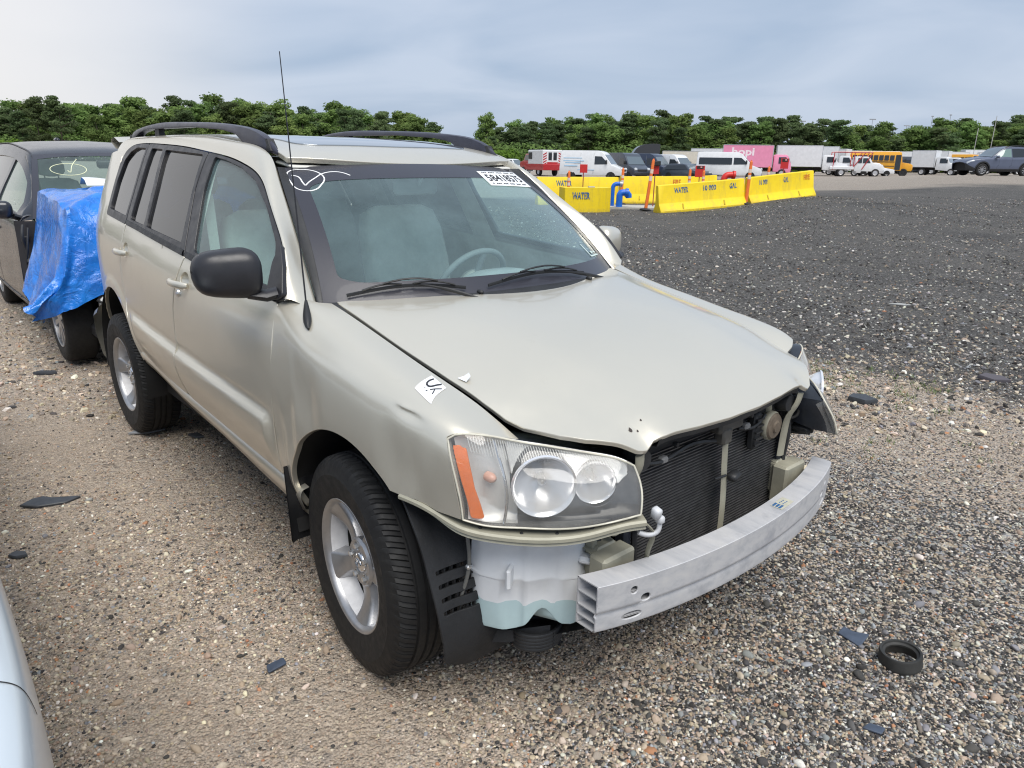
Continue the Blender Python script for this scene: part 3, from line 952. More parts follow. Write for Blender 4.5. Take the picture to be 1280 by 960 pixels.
# ================================================================== wheels (axle along y, outer face towards -y)
def make_tyre(blocks=64):
    prof = [(.212, .092), (.222, .104), (.250, .1115), (.285, .114), (.300, .1155), (.304, .1135), (.330, .108), (.347, .099), (.356, .086)]
    tread = [.086, .060, .052, .050, .044, .042, .020, .018, .011, .009, -.009, -.011, -.018, -.020, -.042, -.044, -.050, -.052, -.060, -.086]
    outer = [(r, -y) for r, y in prof]
    rows = list(outer)
    for y in tread[1:-1][::-1] if False else [-t for t in tread][1:-1]:
        rows.append((None, y))
    rows += [(r, y) for r, y in prof[::-1]]
    phis = []
    for b in range(blocks):
        for k in (0, .40, .46, .86, .93):
            phis.append((b + k) / blocks * 2 * math.pi)
    G = np.zeros((len(phis), len(rows), 3))
    for i, ph in enumerate(phis):
        k = i % 5; b = i // 5
        for j, (r, y) in enumerate(rows):
            if r is None:
                a = abs(y); rr = .3615 - .5 * a * a
                if .0425 <= a <= .0515: rr -= .0075          # round-the-tyre grooves
                elif .0105 <= a <= .0185 : rr -= .0075
                elif k in (2, 4) and a > .05: rr -= .0065   # cross cuts in the shoulder ribs
                elif k == 4 and a < .009: rr -= .004
            else:
                rr = r
                if k in (2, 4) and rr > .334: rr -= .006 if rr > .35 else .0035
            G[i, j] = (rr * math.cos(ph + y * 1.2), y, -rr * math.sin(ph + y * 1.2))
    mb = MB(); mb.grid(G, cu=True)
    return mb.mesh('tyre', smooth=28)

def make_rim():
    mb = MB()
    lip = [(.212, -.088), (.2205, -.096), (.2225, -.101), (.2195, -.104), (.214, -.1025), (.2085, -.097), (.203, -.086), (.2015, -.080)]
    mb.lathe(lip, 72, 'y', flip=True); mb.lathe([(.2015, -.080), (.197, -.058), (.194, -.022)], 72, 'y', flip=True, mi=1); mb.lathe([(.194, -.022), (.192, .0), (.188, .07), (.20, .09)], 72, 'y', flip=True, mi=2)  # deep end of the barrel is coloured black for its shade
    # hub
    hub = [(.0, -.062), (.040, -.062), (.052, -.066), (.075, -.066), (.082, -.058), (.080, -.02), (.0, -.02)]
    mb.lathe(hub, 40, 'y', flip=True)
    # five broad spokes, dished, swelling at both ends
    for s in range(5):
        a = s * 2 * math.pi / 5 + R(80)
        rs = np.linspace(.062, .209, 9)
        rows = []
        for r in rs:
            t = (r - .062) / .147
            hw = .030 - .006 * math.sin(math.pi * min(1, t * 1.1)) + .020 * t ** 2.5
            yf = -.062 + .012 * math.sin(math.pi * t) - .030 * t ** 1.8
            yb = yf + .045
            sec = [(-hw - .012, yb), (-hw - .005, yf + .014), (-hw, yf + .003), (-hw + .006, yf), (0, yf + .0015), (hw - .006, yf), (hw, yf + .003), (hw + .005, yf + .014), (hw + .012, yb)]
            ca, sa = math.cos(a), math.sin(a)
            rows.append([(r * ca - u * sa, y, -(r * sa + u * ca)) for u, y in sec])
        mb.grid(np.array(rows))
    # pale dish between the spokes, with a black ring painting in the shade near the rim
    mb.lathe([(.074, -.030), (.10, -.018), (.150, -.010), (.158, -.012), (.1585, .02)], 60, 'y', flip=True, mi=1)
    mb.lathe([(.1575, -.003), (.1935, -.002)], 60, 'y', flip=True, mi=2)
    return mb.mesh('rim', smooth=38)

def make_wheel_parts(parent, tyre_me, rim_me, loc, rz, lod=0):
    """wheel > tyre, rim, hub_cap, lug nuts (sub-parts)"""
    w = bpy.data.objects.new('wheel', tyre_me)
    link(w, parent); w.location = loc; w.rotation_euler = (0, R(lod), rz)
    r = mobj('rim', rim_me, None, w)
    r.rotation_euler = (0, R(0), 0)
    mb = MB(); mb.lathe([(.0, -.071), (.020, -.071), (.030, -.068), (.034, -.062), (.034, -.05)], 28, 'y', flip=True)
    tor = lambda cx, cz, a, b, r_: mb.tube([(cx + a * math.cos(q), -.0715, cz + b * math.sin(q)) for q in np.linspace(0, 2 * math.pi, 25)], r_, 5, cap=False)
    tor(0, 0, .021, .015, .0022); tor(0, 0, .007, .0145, .002); tor(0, .006, .0150, .0062, .002)
    mb.build('hub_cap', M_CHROME, w, smooth=40)
    for k in range(5):
        a = (k + .5) * 2 * math.pi / 5 + R(80)
        c = (.057 * math.cos(a), 0, -.057 * math.sin(a))
        q = MB(); q.lathe([(.015, -.0675), (.0165, -.0665), (.0150, -.0635)], 18, 'y', c=c, mi=1)
        q.lathe([(.0, -.078), (.008, -.077), (.0095, -.070), (.0095, -.06)], 6, 'y', c=c, flip=True)
        q.build('lug_nut', [M_CHROME2, M_GAP], w, smooth=30)
    # brake disc behind the spokes
    q = MB(); q.lathe([(.06, -.012), (.150, -.012), (.150, .012), (.06, .012)], 40, 'y', flip=True)
    q.build('brake_disc', M_DARKMETAL, w, smooth=35)
    return w

# ================================================================== SUV assembly
suv = empty('parked_suv', (0, 0, 0), 0,
            'champagne silver SUV with its front bumper cover missing and bare beam and radiator showing', 'SUV')

E1 = smooth([(-.396, 1.146), (-.408, 1.168), (-.492, 1.281), (-.62, 1.372), (-.745, 1.450), (-.835, 1.505), (-.928, 1.541), (-1.059, 1.569), (-1.216, 1.592), (-1.503, 1.616), (-1.782, 1.636), (-2.20, 1.652), (-2.60, 1.655), (-2.74, 1.642), (-2.82, 1.610), (-2.86, 1.55)], 120)
E2 = smooth([(-.345, -.758, 1.108), (-.372, -.752, 1.131), (-.505, -.722, 1.252), (-.636, -.69, 1.366), (-.70, -.675, 1.420), (-.861, -.635, 1.541), (-.945, -.612, 1.592), (-1.05, -.600, 1.628), (-1.281, -.592, 1.656), (-1.597, -.590, 1.680), (-2.03, -.588, 1.694), (-2.56, -.583, 1.692), (-2.9, -.575, 1.682), (-3.15, -.56, 1.660), (-3.33, -.54, 1.605)], 120)

def lr(name, me, mat, parent_pair):
    """the part on the car's right and its mirror image on the left"""
    a = mobj(name, me, mat, parent_pair[0])
    b = mobj(name, mirror_mesh(me), None, parent_pair[1])
    return a, b

# ---- fenders
fp = [(-.440, .06), (-.452, .33), (-.442, .60), (-.434, .78), (-.468, .836), (-.425, .876), (-.378, .920), (-.343, .945), (-.322, .992)]
gap = [(-.28, .992), (-.20, .992), (-.093, .992), (.071, .993), (.299, .993), (.434, .993), (.518, .99), (.572, .985)]
lamp = [(.562, .876), (.529, .745), (.507, .690), (.495, .652), (.522, .532), (.541, .415), (.543, .385)]
low = [(.473, .371), (.398, .375), (.330, .362)]
arch = []
for q in np.linspace(51, 171, 34):
    x = ARF[0] + ARF[2] * math.cos(R(q)); z = ARF[1] + ARF[2] * math.sin(R(q))
    s_ = (z - .38) / (float(_shz(x)) - .045 - .38)
    s_ = float(np.interp(s_, [0, .18, .36, .56, .76, 1], _FK[:6]))
    if z > .40: arch.append((x, s_))
arch.append((-.364, .02))
fpoly = np.array(fp + gap + lamp + low + arch)
# dent behind the lamp: a shallow crease pressed into the skin
def FENDD(x, s):
    P = FEND(x, s)
    d = np.exp(-(((x - .36) / .05) ** 2 + ((s - .66) / .035) ** 2)) * .010 - np.exp(-(((x - .33) / .03) ** 2 + ((s - .70) / .03) ** 2)) * .006
    P[..., 1] += d
    return P
fend_me = panel_mesh('fender', FENDD, fpoly, res=.016, bstep=.010, thick=.02)
fr_, fl_ = lr('fender', fend_me, M_PAINT, (suv, suv))

# ---- doors: skins below the belt
def belt(x):
    return np.interp(x, [-2.9, -2.785, -2.122, -1.477, -1.242, -.762, -.40], [1.272, 1.268, 1.236, 1.194, 1.176, 1.150, 1.130])
bl = lambda a, b, n=8: [(x, float(belt(x))) for x in np.linspace(a, b, n)]
fd = [(-.452, .515), (-.462, .60), (-.462, .70), (-.450, .86), (-.436, 1.0), (-.440, 1.128)] + bl(-.45, -1.36) + [(-1.405, 1.10), (-1.452, .96), (-1.462, .85), (-1.455, .70), (-1.44, .575)]
fd = fd + [(x, .50 + float(tilt(x)) + .008) for x in np.linspace(-1.40, -.47, 8)]
rd = [(-1.468, .70), (-1.475, .85), (-1.465, .96), (-1.418, 1.10), (-1.373, 1.186)] + bl(-1.40, -2.345) + [(-2.365, 1.15), (-2.375, 1.05), (-2.362, .97), (-2.344, .865), (-2.319, .790), (-2.253, .680), (-2.215, .610)]
rd = rd + [(x, .50 + float(tilt(x)) + .008) for x in np.linspace(-2.18, -1.47, 7)]
cup_f = [(-1.315 + .052 * math.cos(a), 1.094 + .036 * math.sin(a)) for a in np.linspace(0, 2 * math.pi, 20, endpoint=False)]
cup_r = [(-2.275 + .052 * math.cos(a), 1.128 + .036 * math.sin(a)) for a in np.linspace(0, 2 * math.pi, 20, endpoint=False)]
doors = {}
for nm, poly, cup in (('front_door', rnd_poly(fd, .012, 3), cup_f), ('rear_door', rnd_poly(rd, .012, 3), cup_r)):
    me = panel_mesh(nm, SIDE, poly, holes=[cup], res=.014, bstep=.012, thick=.02)
    doors[nm] = lr(nm, me, M_PAINT, (suv, suv))
    cx, cz = np.mean(cup, 0)
    def CUP(u, v, cx=cx, cz=cz):
        P = SIDE(u, v); rr = np.hypot((u - cx) / .056, (v - cz) / .040)
        P[..., 1] += .026 * np.clip(1 - rr ** 2, 0, 1) + .002
        return P
    big = [(cx + (x - cx) * 1.08, cz + (z - cz) * 1.08) for x, z in cup]
    lr('handle_recess', panel_mesh('handle_recess', CUP, big, res=.012, bstep=.01, thick=0), M_PAINT, doors[nm])
    hx = np.linspace(cx - .135, cx + .060, 15)
    hz = cz - .020 + .008 * np.cos((hx - cx) * 9)
    w = side_w(hx, hz)
    off = .006 + .030 * np.sin(np.clip((hx - hx[0]) / (hx[-1] - hx[0]), 0, 1) * math.pi) ** .5
    mb = MB(); mb.tube(np.stack([hx, -w - off, hz], -1), [.010] + [.0145] * 13 + [.011], 10, flat=(.75, 1.05))
    lr('door_handle', mb.mesh('door_handle', smooth=60), M_PAINT, doors[nm])
lk = MB(); lk.lathe([(0, -.012), (.012, -.011), (.016, -.004), (.016, .004)], 20, 'y', c=(-1.375, -float(side_w(-1.375, 1.035)), 1.035), flip=True)
lk.build('key_lock', M_CHROME2, doors['front_door'][0], smooth=40)

# ---- window surrounds and glass
e1 = lambda a, b, n: [tuple(p) for p in E1[(E1[:, 0] <= a) & (E1[:, 0] >= b)][::max(1, len(E1[(E1[:, 0] <= a) & (E1[:, 0] >= b)]) // n)]]
lo = lambda pts: [(x, z - .006) for x, z in pts]
ft = [(-.447, 1.137)] + [(-.392, 1.15)] + lo(e1(-.40, -1.480, 26)) + [(-1.487, 1.607), (-1.47, 1.45), (-1.362, 1.192)] + bl(-1.34, -.47, 10)
fh = [(-.508, 1.172), (-.540, 1.255), (-.575, 1.313), (-.727, 1.418), (-.902, 1.510), (-1.085, 1.556), (-1.25, 1.580), (-1.400, 1.594), (-1.383, 1.449), (-1.280, 1.214), (-.90, 1.190)]
rt = [(-1.378, 1.192), (-1.487, 1.45), (-1.502, 1.610)] + lo(e1(-1.505, -2.385, 18)) + [(-2.392, 1.652), (-2.365, 1.45), (-2.352, 1.255)] + bl(-2.34, -1.40, 10)
rh1 = [(-1.445, 1.234), (-1.510, 1.445), (-1.540, 1.603), (-1.80, 1.612), (-2.085, 1.622), (-2.030, 1.45), (-1.985, 1.262)]
rh2 = [(-2.022, 1.264), (-2.070, 1.45), (-2.125, 1.624), (-2.325, 1.630), (-2.305, 1.45), (-2.292, 1.276)]
qt = [(-2.368, 1.255), (-2.381, 1.45), (-2.406, 1.650)] + lo(e1(-2.41, -2.862, 14)) + [(-2.865, 1.45), (-2.835, 1.278)] + bl(-2.82, -2.38, 6)
qh = [(-2.395, 1.284), (-2.405, 1.45), (-2.425, 1.630), (-2.60, 1.634), (-2.70, 1.612), (-2.775, 1.565), (-2.808, 1.45), (-2.785, 1.303)]
quarter_pair = None
def trim_set(nm, poly, holes, glass, owner, gnames):
    me = panel_mesh('window_surround', SIDE, poly, holes=[rnd_poly(h, .02, 3) for h in holes], res=.03, bstep=.014, thick=.016, off=.003)
    lr('window_surround', me, M_BLACKTRIM, owner)
    for h, g, gn in zip(holes, glass, gnames):
        c = np.mean(h, 0); hh = [tuple(c + (np.array(p) - c) * 1.03) for p in h]
        gm = panel_mesh(gn, SIDE, rnd_poly(hh, .02, 3), res=.06, bstep=.03, thick=0, off=-.009)
        lr(gn, gm, g, owner)
trim_set('f', rnd_poly(ft, .01, 2), [fh], [M_GLASSF], doors['front_door'], ['door_window'])
trim_set('r', rnd_poly(rt, .01, 2), [rh1, rh2], [M_GLASSR, M_GLASSR], doors['rear_door'], ['door_window', 'fixed_pane'])
# belt weatherstrips along the foot of the glass
for own, a, b in ((doors['front_door'], -.46, -1.355), (doors['rear_door'], -1.385, -2.335)):
    xs = np.linspace(a, b, 24)
    mb = MB(); mb.grid(strip_on(SIDE, np.stack([xs, belt(xs) + .012], -1), .026, .008))
    lr('belt_strip', mb.mesh('belt_strip', smooth=50), M_BLACKPLASTIC, own)

# ---- quarter panel with the wheel arch and the body corner
qseam = [(-2.372, 1.252), (-2.379, 1.15), (-2.389, 1.05), (-2.376, .97), (-2.358, .865), (-2.333, .795), (-2.266, .685), (-2.228, .60), (-2.212, .548)]
arr = [(ARR[0] + ARR[2] * math.cos(R(q)), ARR[1] + ARR[2] * math.sin(R(q))) for q in np.linspace(14, 190, 40)]
qp = qseam + arr + [(-3.13, .36), (-3.30, .40), (-3.62, .50), (-3.72, .80), (-3.72, 1.00), (-3.66, 1.14), (-3.60, 1.25), (-3.50, 1.45), (-3.40, 1.60), (-3.12, 1.615), (-2.90, 1.60), (-2.885, 1.55), (-2.880, 1.45), (-2.852, 1.285), (-2.60, 1.264)]
quarter_me = panel_mesh('quarter_panel', SIDE, rnd_poly(qp, .008, 2), res=.016, bstep=.012, thick=.02)
quarter_pair = lr('quarter_panel', quarter_me, M_PAINT, (suv, suv))
trim_set('q', rnd_poly(qt, .01, 2), [qh], [M_GLASSR], quarter_pair, ['quarter_window'])

# ---- A-pillar and cant rail: one smooth bar from the windscreen foot to the tail
nU, nT = 120, 12
A0 = SIDE(E1[:, 0], E1[:, 1]); B0 = E2
ta = SIDE(E1[:, 0] + .004, E1[:, 1] + .01) - A0
ta /= np.linalg.norm(ta, axis=1)[:, None]
tb = np.stack([np.zeros(nU), np.ones(nU), .30 * np.ones(nU)], -1)
front = 1 - sst(40, 62, np.arange(nU))
tb = tb * (1 - front)[:, None] + front[:, None] * np.array([-.10, 1.0, -.12]); tb /= np.linalg.norm(tb, axis=1)[:, None]
L = np.linalg.norm(B0 - A0, axis=1)[:, None] * .75
G = []
for t in np.linspace(0, 1, nT):
    h00, h10, h01, h11 = 2 * t ** 3 - 3 * t ** 2 + 1, t ** 3 - 2 * t ** 2 + t, -2 * t ** 3 + 3 * t ** 2, t ** 3 - t ** 2
    G.append(h00 * A0 + h10 * L * ta + h01 * B0 + h11 * L * tb)
G = np.array(G)
inn = G[-1] + np.array([0, .012, -.030]); edge0 = G[0] + np.array([0, .02, -.002])
G = np.concatenate([edge0[None], G, inn[None]])
mb = MB(); mb.grid(G)
pm = mb.mesh('roof_side', smooth=50)
side_pair = lr('roof_side', pm, M_PAINT, (suv, suv))
# black moulding between the bar and the windscreen, then the ditch strip beside the roof
wy = lambda v: .735 + (.590 - .735) * v
rows = []
for i in range(58):
    v = i / 57
    y = -float(wy(v)); P = WIND(np.array(y), np.array(v))
    j = np.argmin(np.abs(E2[:, 2] - P[2]) + (np.arange(nU) > 62) * 9)
    Q = E2[j]
    m_ = (P + Q) / 2
    rows.append([Q + (.004, .010, -.022), Q + (.004, .006, -.001), m_ + (.004, 0, .002), P + (.002, .012, .003), P + (-.01, .014, -.012)])
mb = MB(); mb.grid(np.array(rows))
lr('windscreen_moulding', mb.mesh('windscreen_moulding', smooth=60), M_BLACKPLASTIC, (suv, suv))
k0 = 60
rows = []
for i in range(k0, nU):
    Q = E2[i]
    P = ROOF(np.array(Q[0]), np.array(Q[1] + .022))
    rows.append([Q + (0, .004, -.012), Q + (0, .006, -.006), P + (0, -.004, -.006), P + (0, 0, -.014)])
mb = MB(); mb.grid(np.array(rows))
lr('roof_ditch_strip', mb.mesh('roof_ditch_strip', smooth=60), M_BLACKPLASTIC, (suv, suv))

# ---- roof, sunroof, rails
fr_edge = [(-.822 - .095 * (abs(y) / .585) ** 2.2, y) for y in np.linspace(-.568, .568, 21)]
rp = fr_edge + [(-1.1, .566), (-2.0, .562), (-2.9, .548), (-3.30, .52), (-3.42, .40), (-3.46, 0), (-3.42, -.40), (-3.30, -.52), (-2.9, -.548), (-2.0, -.562), (-1.1, -.566)]
sr = rnd_poly([(-1.025, -.44), (-1.06, -.46), (-1.75, -.45), (-1.75, .45), (-1.06, .46), (-1.025, .44)], .05, 4)
sr = rnd_poly([(-1.02, 0.0), (-1.045, -.40), (-1.10, -.455), (-1.75, -.455), (-1.75, .455), (-1.10, .455), (-1.045, .40)], .05, 4)
roof = panel('roof', ROOF, rp, holes=[sr], res=.05, bstep=.025, thick=.02, out=(0, 0, 1), mat=M_PAINT, parent=suv)
sr2 = [(p[0] * .992 - .011, p[1] * .987) for p in sr]
panel('sunroof', ROOF, sr2, res=.06, bstep=.03, thick=.015, off=.004, out=(0, 0, 1), mat=M_SUNROOF, parent=roof)
top = smooth([(-.985, 1.618), (-1.066, 1.668), (-1.162, 1.700), (-1.323, 1.722), (-1.642, 1.742), (-2.015, 1.754), (-2.457, 1.759), (-2.757, 1.742), (-2.931, 1.712), (-3.02, 1.675)], 60)
bot = np.interp(top[:, 0][::-1], [-3.02, -2.93, -2.86, -2.76, -2.6, -1.9, -1.5, -1.36, -1.28, -1.10, -.985][::1], [1.660, 1.665, 1.690, 1.716, 1.730, 1.728, 1.708, 1.690, 1.652, 1.625, 1.606])[::-1]
for sgn in (-1, 1):
    rows = []
    for (x, zt), zb in zip(top, bot):
        h = .021 * np.clip(min((-.975 - x) / .12, (x + 3.03) / .12), .25, 1)
        yc = -.566
        rows.append([(x, yc - h, zb), (x, yc - h * 1.05, (zb + zt) / 2), (x, yc - h * .75, zt - .004), (x, yc, zt), (x, yc + h * .75, zt - .004), (x, yc + h * 1.05, (zb + zt) / 2), (x, yc + h, zb)])
    A = np.array(rows); A[..., 1] *= (1 if sgn < 0 else -1)
    mb = MB(); mb.grid(A, cv=True)
    rl = mb.build('roof_rail', M_RAIL, suv, smooth=50)
    for x0, x1, z1 in ((-1.30, -1.02, 1.66), (-2.50, -2.42, 1.735), (-3.0, -2.80, 1.70)):
        f = MB(); zz = float(ROOF(np.array((x0 + x1) / 2), np.array(.566))[2])
        f.box(((x0 + x1) / 2, sgn * .566, (zz + z1) / 2 - .01), (x1 - x0, .034, z1 - zz + .035), taper=(.75, .8))
        f.build('rail_foot', M_BLACKPLASTIC, rl, smooth=30)

# tailgate, spoiler and rear bumper (only a sliver shows)
TG = lambda y, z: np.stack([-3.70 + .06 * np.clip(z - .6, 0, 1) + .16 * sst(1.1, 1.62, z) * 1.6 + .22 * (np.abs(y) / .8) ** 3.2, y, z], -1)
tgp = rnd_poly([(-.70, .62), (.70, .62), (.72, 1.05), (.66, 1.25), (.55, 1.60), (-.55, 1.60), (-.66, 1.25), (-.72, 1.05)], .04, 3)
tgh = rnd_poly([(-.58, 1.18), (.58, 1.18), (.47, 1.54), (-.47, 1.54)], .05, 3)
tg = panel('tailgate', TG, tgp, holes=[tgh], res=.06, bstep=.03, thick=.02, out=(-1, 0, 0), mat=M_PAINT, parent=suv)
panel('rear_window', TG, tgh, res=.1, bstep=.05, thick=0, off=-.004, out=(-1, 0, 0), mat=M_GLASSR, parent=tg)
mb = MB()
ys = np.linspace(-.57, .57, 21)
mb.grid(np.array([[(-3.28 - .02 * (1 - (y / .57) ** 2), y, 1.668 + .018 * (1 - (y / .57) ** 2)), (-3.42, y * .985, 1.700 + .018 * (1 - (y / .57) ** 2)), (-3.56, y * .96, 1.690 + .015 * (1 - (y / .57) ** 2)), (-3.575, y * .955, 1.672 + .015 * (1 - (y / .57) ** 2)), (-3.44, y * .97, 1.630)] for y in ys]))
mb.build('roof_spoiler', M_PAINT, suv, smooth=40)
mb = MB()
ys = np.linspace(-1, 1, 31)
sec = lambda t: (-3.84 + .55 * abs(t) ** 5, .905 * t * (1 - .05 * abs(t) ** 6))
mb.grid(np.array([[(sec(t)[0] + .07, sec(t)[1] * .99, .64), (sec(t)[0] + .005, sec(t)[1], .61), (sec(t)[0], sec(t)[1], .50), (sec(t)[0] + .03, sec(t)[1] * .98, .36), (sec(t)[0] + .12, sec(t)[1] * .95, .30)] for t in ys]))
mb.build('rear_bumper', M_PAINT, suv, smooth=60)
for s in (-1, 1):
    mb = MB(); mb.grid(np.array([[(x, s * (float(side_w(x, z)) + .003), z) for z in np.linspace(.86, 1.22, 9)] for x in np.linspace(-3.70, -3.42, 7)]))
    mb.build('tail_lamp', simple('tail_lamp_red', (.35, .02, .02), .15, coat=1), suv, smooth=60)

# ---- rockers
xs = np.linspace(-2.20, -.335, 40)
rz0 = .485 + .050 * (-xs - .45) + .03 * sst(-1.5, -2.1, xs)
rz1 = rz0 - .082 - .02 * sst(-1.2, -.5, xs)
wv = .862 - .02 * sst(-1.9, -2.2, xs) * 0
rows = []
for x, a, b in zip(xs, rz0, rz1):
    w = .868; k = .5 * (a + b)
    rows.append([(x, -w + .03, a + .012), (x, -w + .004, a + .006), (x, -w - .003, a - .006), (x, -w - .005, a - .022), (x, -w + .004, k), (x, -w + .018, b + .012), (x, -w + .05, b), (x, -w + .12, b + .01)])
mb = MB(); mb.grid(np.array(rows))
lr('rocker_panel', mb.mesh('rocker_panel', smooth=60), M_PAINT, (suv, suv))

# ---- dark inner shell so gaps and arches read black, floor
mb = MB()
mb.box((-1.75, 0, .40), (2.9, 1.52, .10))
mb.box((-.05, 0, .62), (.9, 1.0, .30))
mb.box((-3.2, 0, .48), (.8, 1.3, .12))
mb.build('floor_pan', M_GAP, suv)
for nm, xs_, f in (('door_inner', np.linspace(-2.35, -.46, 30), .055),):
    G = np.array([[(x, -(float(side_w(x, z)) - f), z) for z in np.linspace(.47 + float(tilt(x)), float(belt(x)) - .01, 9)] for x in xs_])
    mb = MB(); mb.grid(G); lr('door_inner', mb.mesh('door_inner', smooth=60), M_CLOTH, (suv, suv))
# black sheet painting in the jamb darkness just inside the skins
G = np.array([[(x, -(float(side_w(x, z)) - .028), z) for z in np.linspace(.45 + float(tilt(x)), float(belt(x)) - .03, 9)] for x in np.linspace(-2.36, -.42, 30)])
mb = MB(); mb.grid(G); lr('jamb_dark_sheet', mb.mesh('jamb_dark_sheet', smooth=60), M_GAP, (suv, suv))
# wheel houses
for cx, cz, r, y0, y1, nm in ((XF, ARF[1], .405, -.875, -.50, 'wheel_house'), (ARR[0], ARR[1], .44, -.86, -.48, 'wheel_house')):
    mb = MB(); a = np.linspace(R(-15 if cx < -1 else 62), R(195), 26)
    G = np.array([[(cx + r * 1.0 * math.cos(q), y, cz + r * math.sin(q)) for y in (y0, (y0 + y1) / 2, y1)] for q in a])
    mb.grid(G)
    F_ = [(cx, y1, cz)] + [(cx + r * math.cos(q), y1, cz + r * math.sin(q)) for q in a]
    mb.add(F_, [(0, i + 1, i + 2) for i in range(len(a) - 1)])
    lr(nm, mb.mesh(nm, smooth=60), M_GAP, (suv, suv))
# interior side trims: light B and C pillars, headliner
for x0, x1, xt0, xt1 in ((-1.30, -1.50, -1.42, -1.58), (-2.30, -2.44, -2.33, -2.46)):
    G = np.array([[(x0 + (xt0 - x0) * t, -(float(side_w(x0 + (xt0 - x0) * t, z)) - .03), z), (x1 + (xt1 - x1) * t, -(float(side_w(x1 + (xt1 - x1) * t, z)) - .03), z)] for t, z in ((q, 1.15 + .46 * q) for q in np.linspace(0, 1, 8))])
    mb = MB(); mb.grid(G); lr('pillar_trim', mb.mesh('pillar_trim', smooth=60), M_CLOTH, (suv, suv))
hl = [(p[0] - .03, p[1] * .97) for p in rp]
panel('headliner', ROOF, hl, res=.12, bstep=.06, thick=0, off=-.032, out=(0, 0, 1), mat=M_HEADLINER, parent=suv)

# ---- bonnet
hp = [(-.326, -.695), (-.285, -.696), (-.20, -.695), (.069, -.694), (.297, -.690), (.437, -.682), (.52, -.672), (.574, -.655), (.60, -.64), (.66, -.606), (.71, -.565), (.745, -.520), (.768, -.485), (.790, -.452), (.797, -.425), (.790, -.392), (.800, -.350), (.814, -.22), (.822, -.08)]
hp = hp + [(x, -y) for x, y in hp[::-1]]
back = [(-.326 + .205 * (1 - (abs(y) / .695) ** 1.7), y) for y in np.linspace(.62, -.62, 25)]
bon = panel('bonnet', HOOD, np.array(hp + back), res=.03, bstep=.014, thick=.013, out=(0, 0, 1), mat=M_PAINT, parent=suv)
for x, y in ((-.106, -.253), (-.101, .304)):
    mb = MB(); z = float(HOOD(np.array(x), np.array(y))[2])
    mb.bbox((x, y, z + .006), (.030, .016, .014), .005)
    mb.build('washer_nozzle', M_BLACKPLASTIC, bon, smooth=40)
# paint chips on the nose
for x, y, r in ((.742, -.430, .006), (.752, -.412, .003), (.735, -.38, .003)):
    a = np.linspace(0, 2 * math.pi, 7, endpoint=False); q = np.stack([x + r * np.cos(a) * (1 + .4 * np.sin(3 * a)), y + r * np.sin(a)], -1)
    P = HOOD(q[:, 0], q[:, 1]); mb = MB(); mb.add(P + (0, 0, .0012), [list(range(7))]); mb.build('paint_chip', simple('chipped_primer', (.05, .04, .035), .8), bon, recalc=False)
# dark lip under the nose of the bonnet
ys = np.linspace(-.37, .37, 31)
ex = np.interp(np.abs(ys), [0, .08, .22, .35, .37], [.823, .821, .813, .799, .797])
mb = MB(); mb.grid(np.array([[(x - .004, y, float(HOOD(np.array(x), np.array(y))[2]) - .008), (x - .012, y, float(HOOD(np.array(x), np.array(y))[2]) - .030), (x - .07, y, float(HOOD(np.array(x), np.array(y))[2]) - .034), (x - .12, y, float(HOOD(np.array(x), np.array(y))[2]) - .012)] for x, y in zip(ex, ys)]))
mb.build('bonnet_seal', M_DUSTYBLACK, bon, smooth=50)
# black sheet painting in the engine-bay darkness below the gaps
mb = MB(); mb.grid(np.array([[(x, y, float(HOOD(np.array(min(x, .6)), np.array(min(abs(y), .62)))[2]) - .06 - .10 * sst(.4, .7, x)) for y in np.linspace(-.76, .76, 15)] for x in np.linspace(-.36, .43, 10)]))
mb.build('engine_bay_dark_sheet', M_GAP, suv, smooth=60)

# ---- cowl
mb = MB()
ys = np.linspace(-.75, .75, 31)
mb.grid(np.array([[(xx - .10, y, zz + .012), (xx - .03, y, zz + .008), (xx + .06, y, zz - .01), (xx + .10, y, zz - .05)] for y, xx, zz in ((y, float(WIND(np.array(y), np.array(0.))[0]), float(WIND(np.array(y), np.array(0.))[2])) for y in ys)]))
mb.build('cowl', M_BLACKPLASTIC, suv, smooth=60)

# ---- windscreen
wedge = lambda v: .728 + (.582 - .728) * v
wp = [(-wedge(v), v) for v in np.linspace(0, 1, 12)] + [(y, 1.0) for y in np.linspace(-.52, .52, 9)] + [(wedge(v), v) for v in np.linspace(1, 0, 12)] + [(y, 0.0) for y in np.linspace(.66, -.66, 11)]
wpn = rnd_poly(wp, .0, 1)
ws = panel('windscreen', WIND, wpn, res=.06, bstep=.03, thick=0, out=(1, 0, .6), mat=M_GLASS, parent=suv)
ih = [(-wedge(v) + .052, v) for v in np.linspace(.14, .80, 10)] + [(-.49, .845), (-.40, .852), (0, .845), (.40, .852), (.49, .845)] + [(wedge(v) - .052, v) for v in np.linspace(.80, .14, 10)] + [(.60, .105), (.3, .095), (0, .09), (-.3, .095), (-.60, .105)]
panel('black_border', WIND, wpn, holes=[rnd_poly(ih, .03, 3)], res=.05, bstep=.025, thick=0, off=.0015, out=(1, 0, .6), mat=M_CERAMIC, parent=ws)
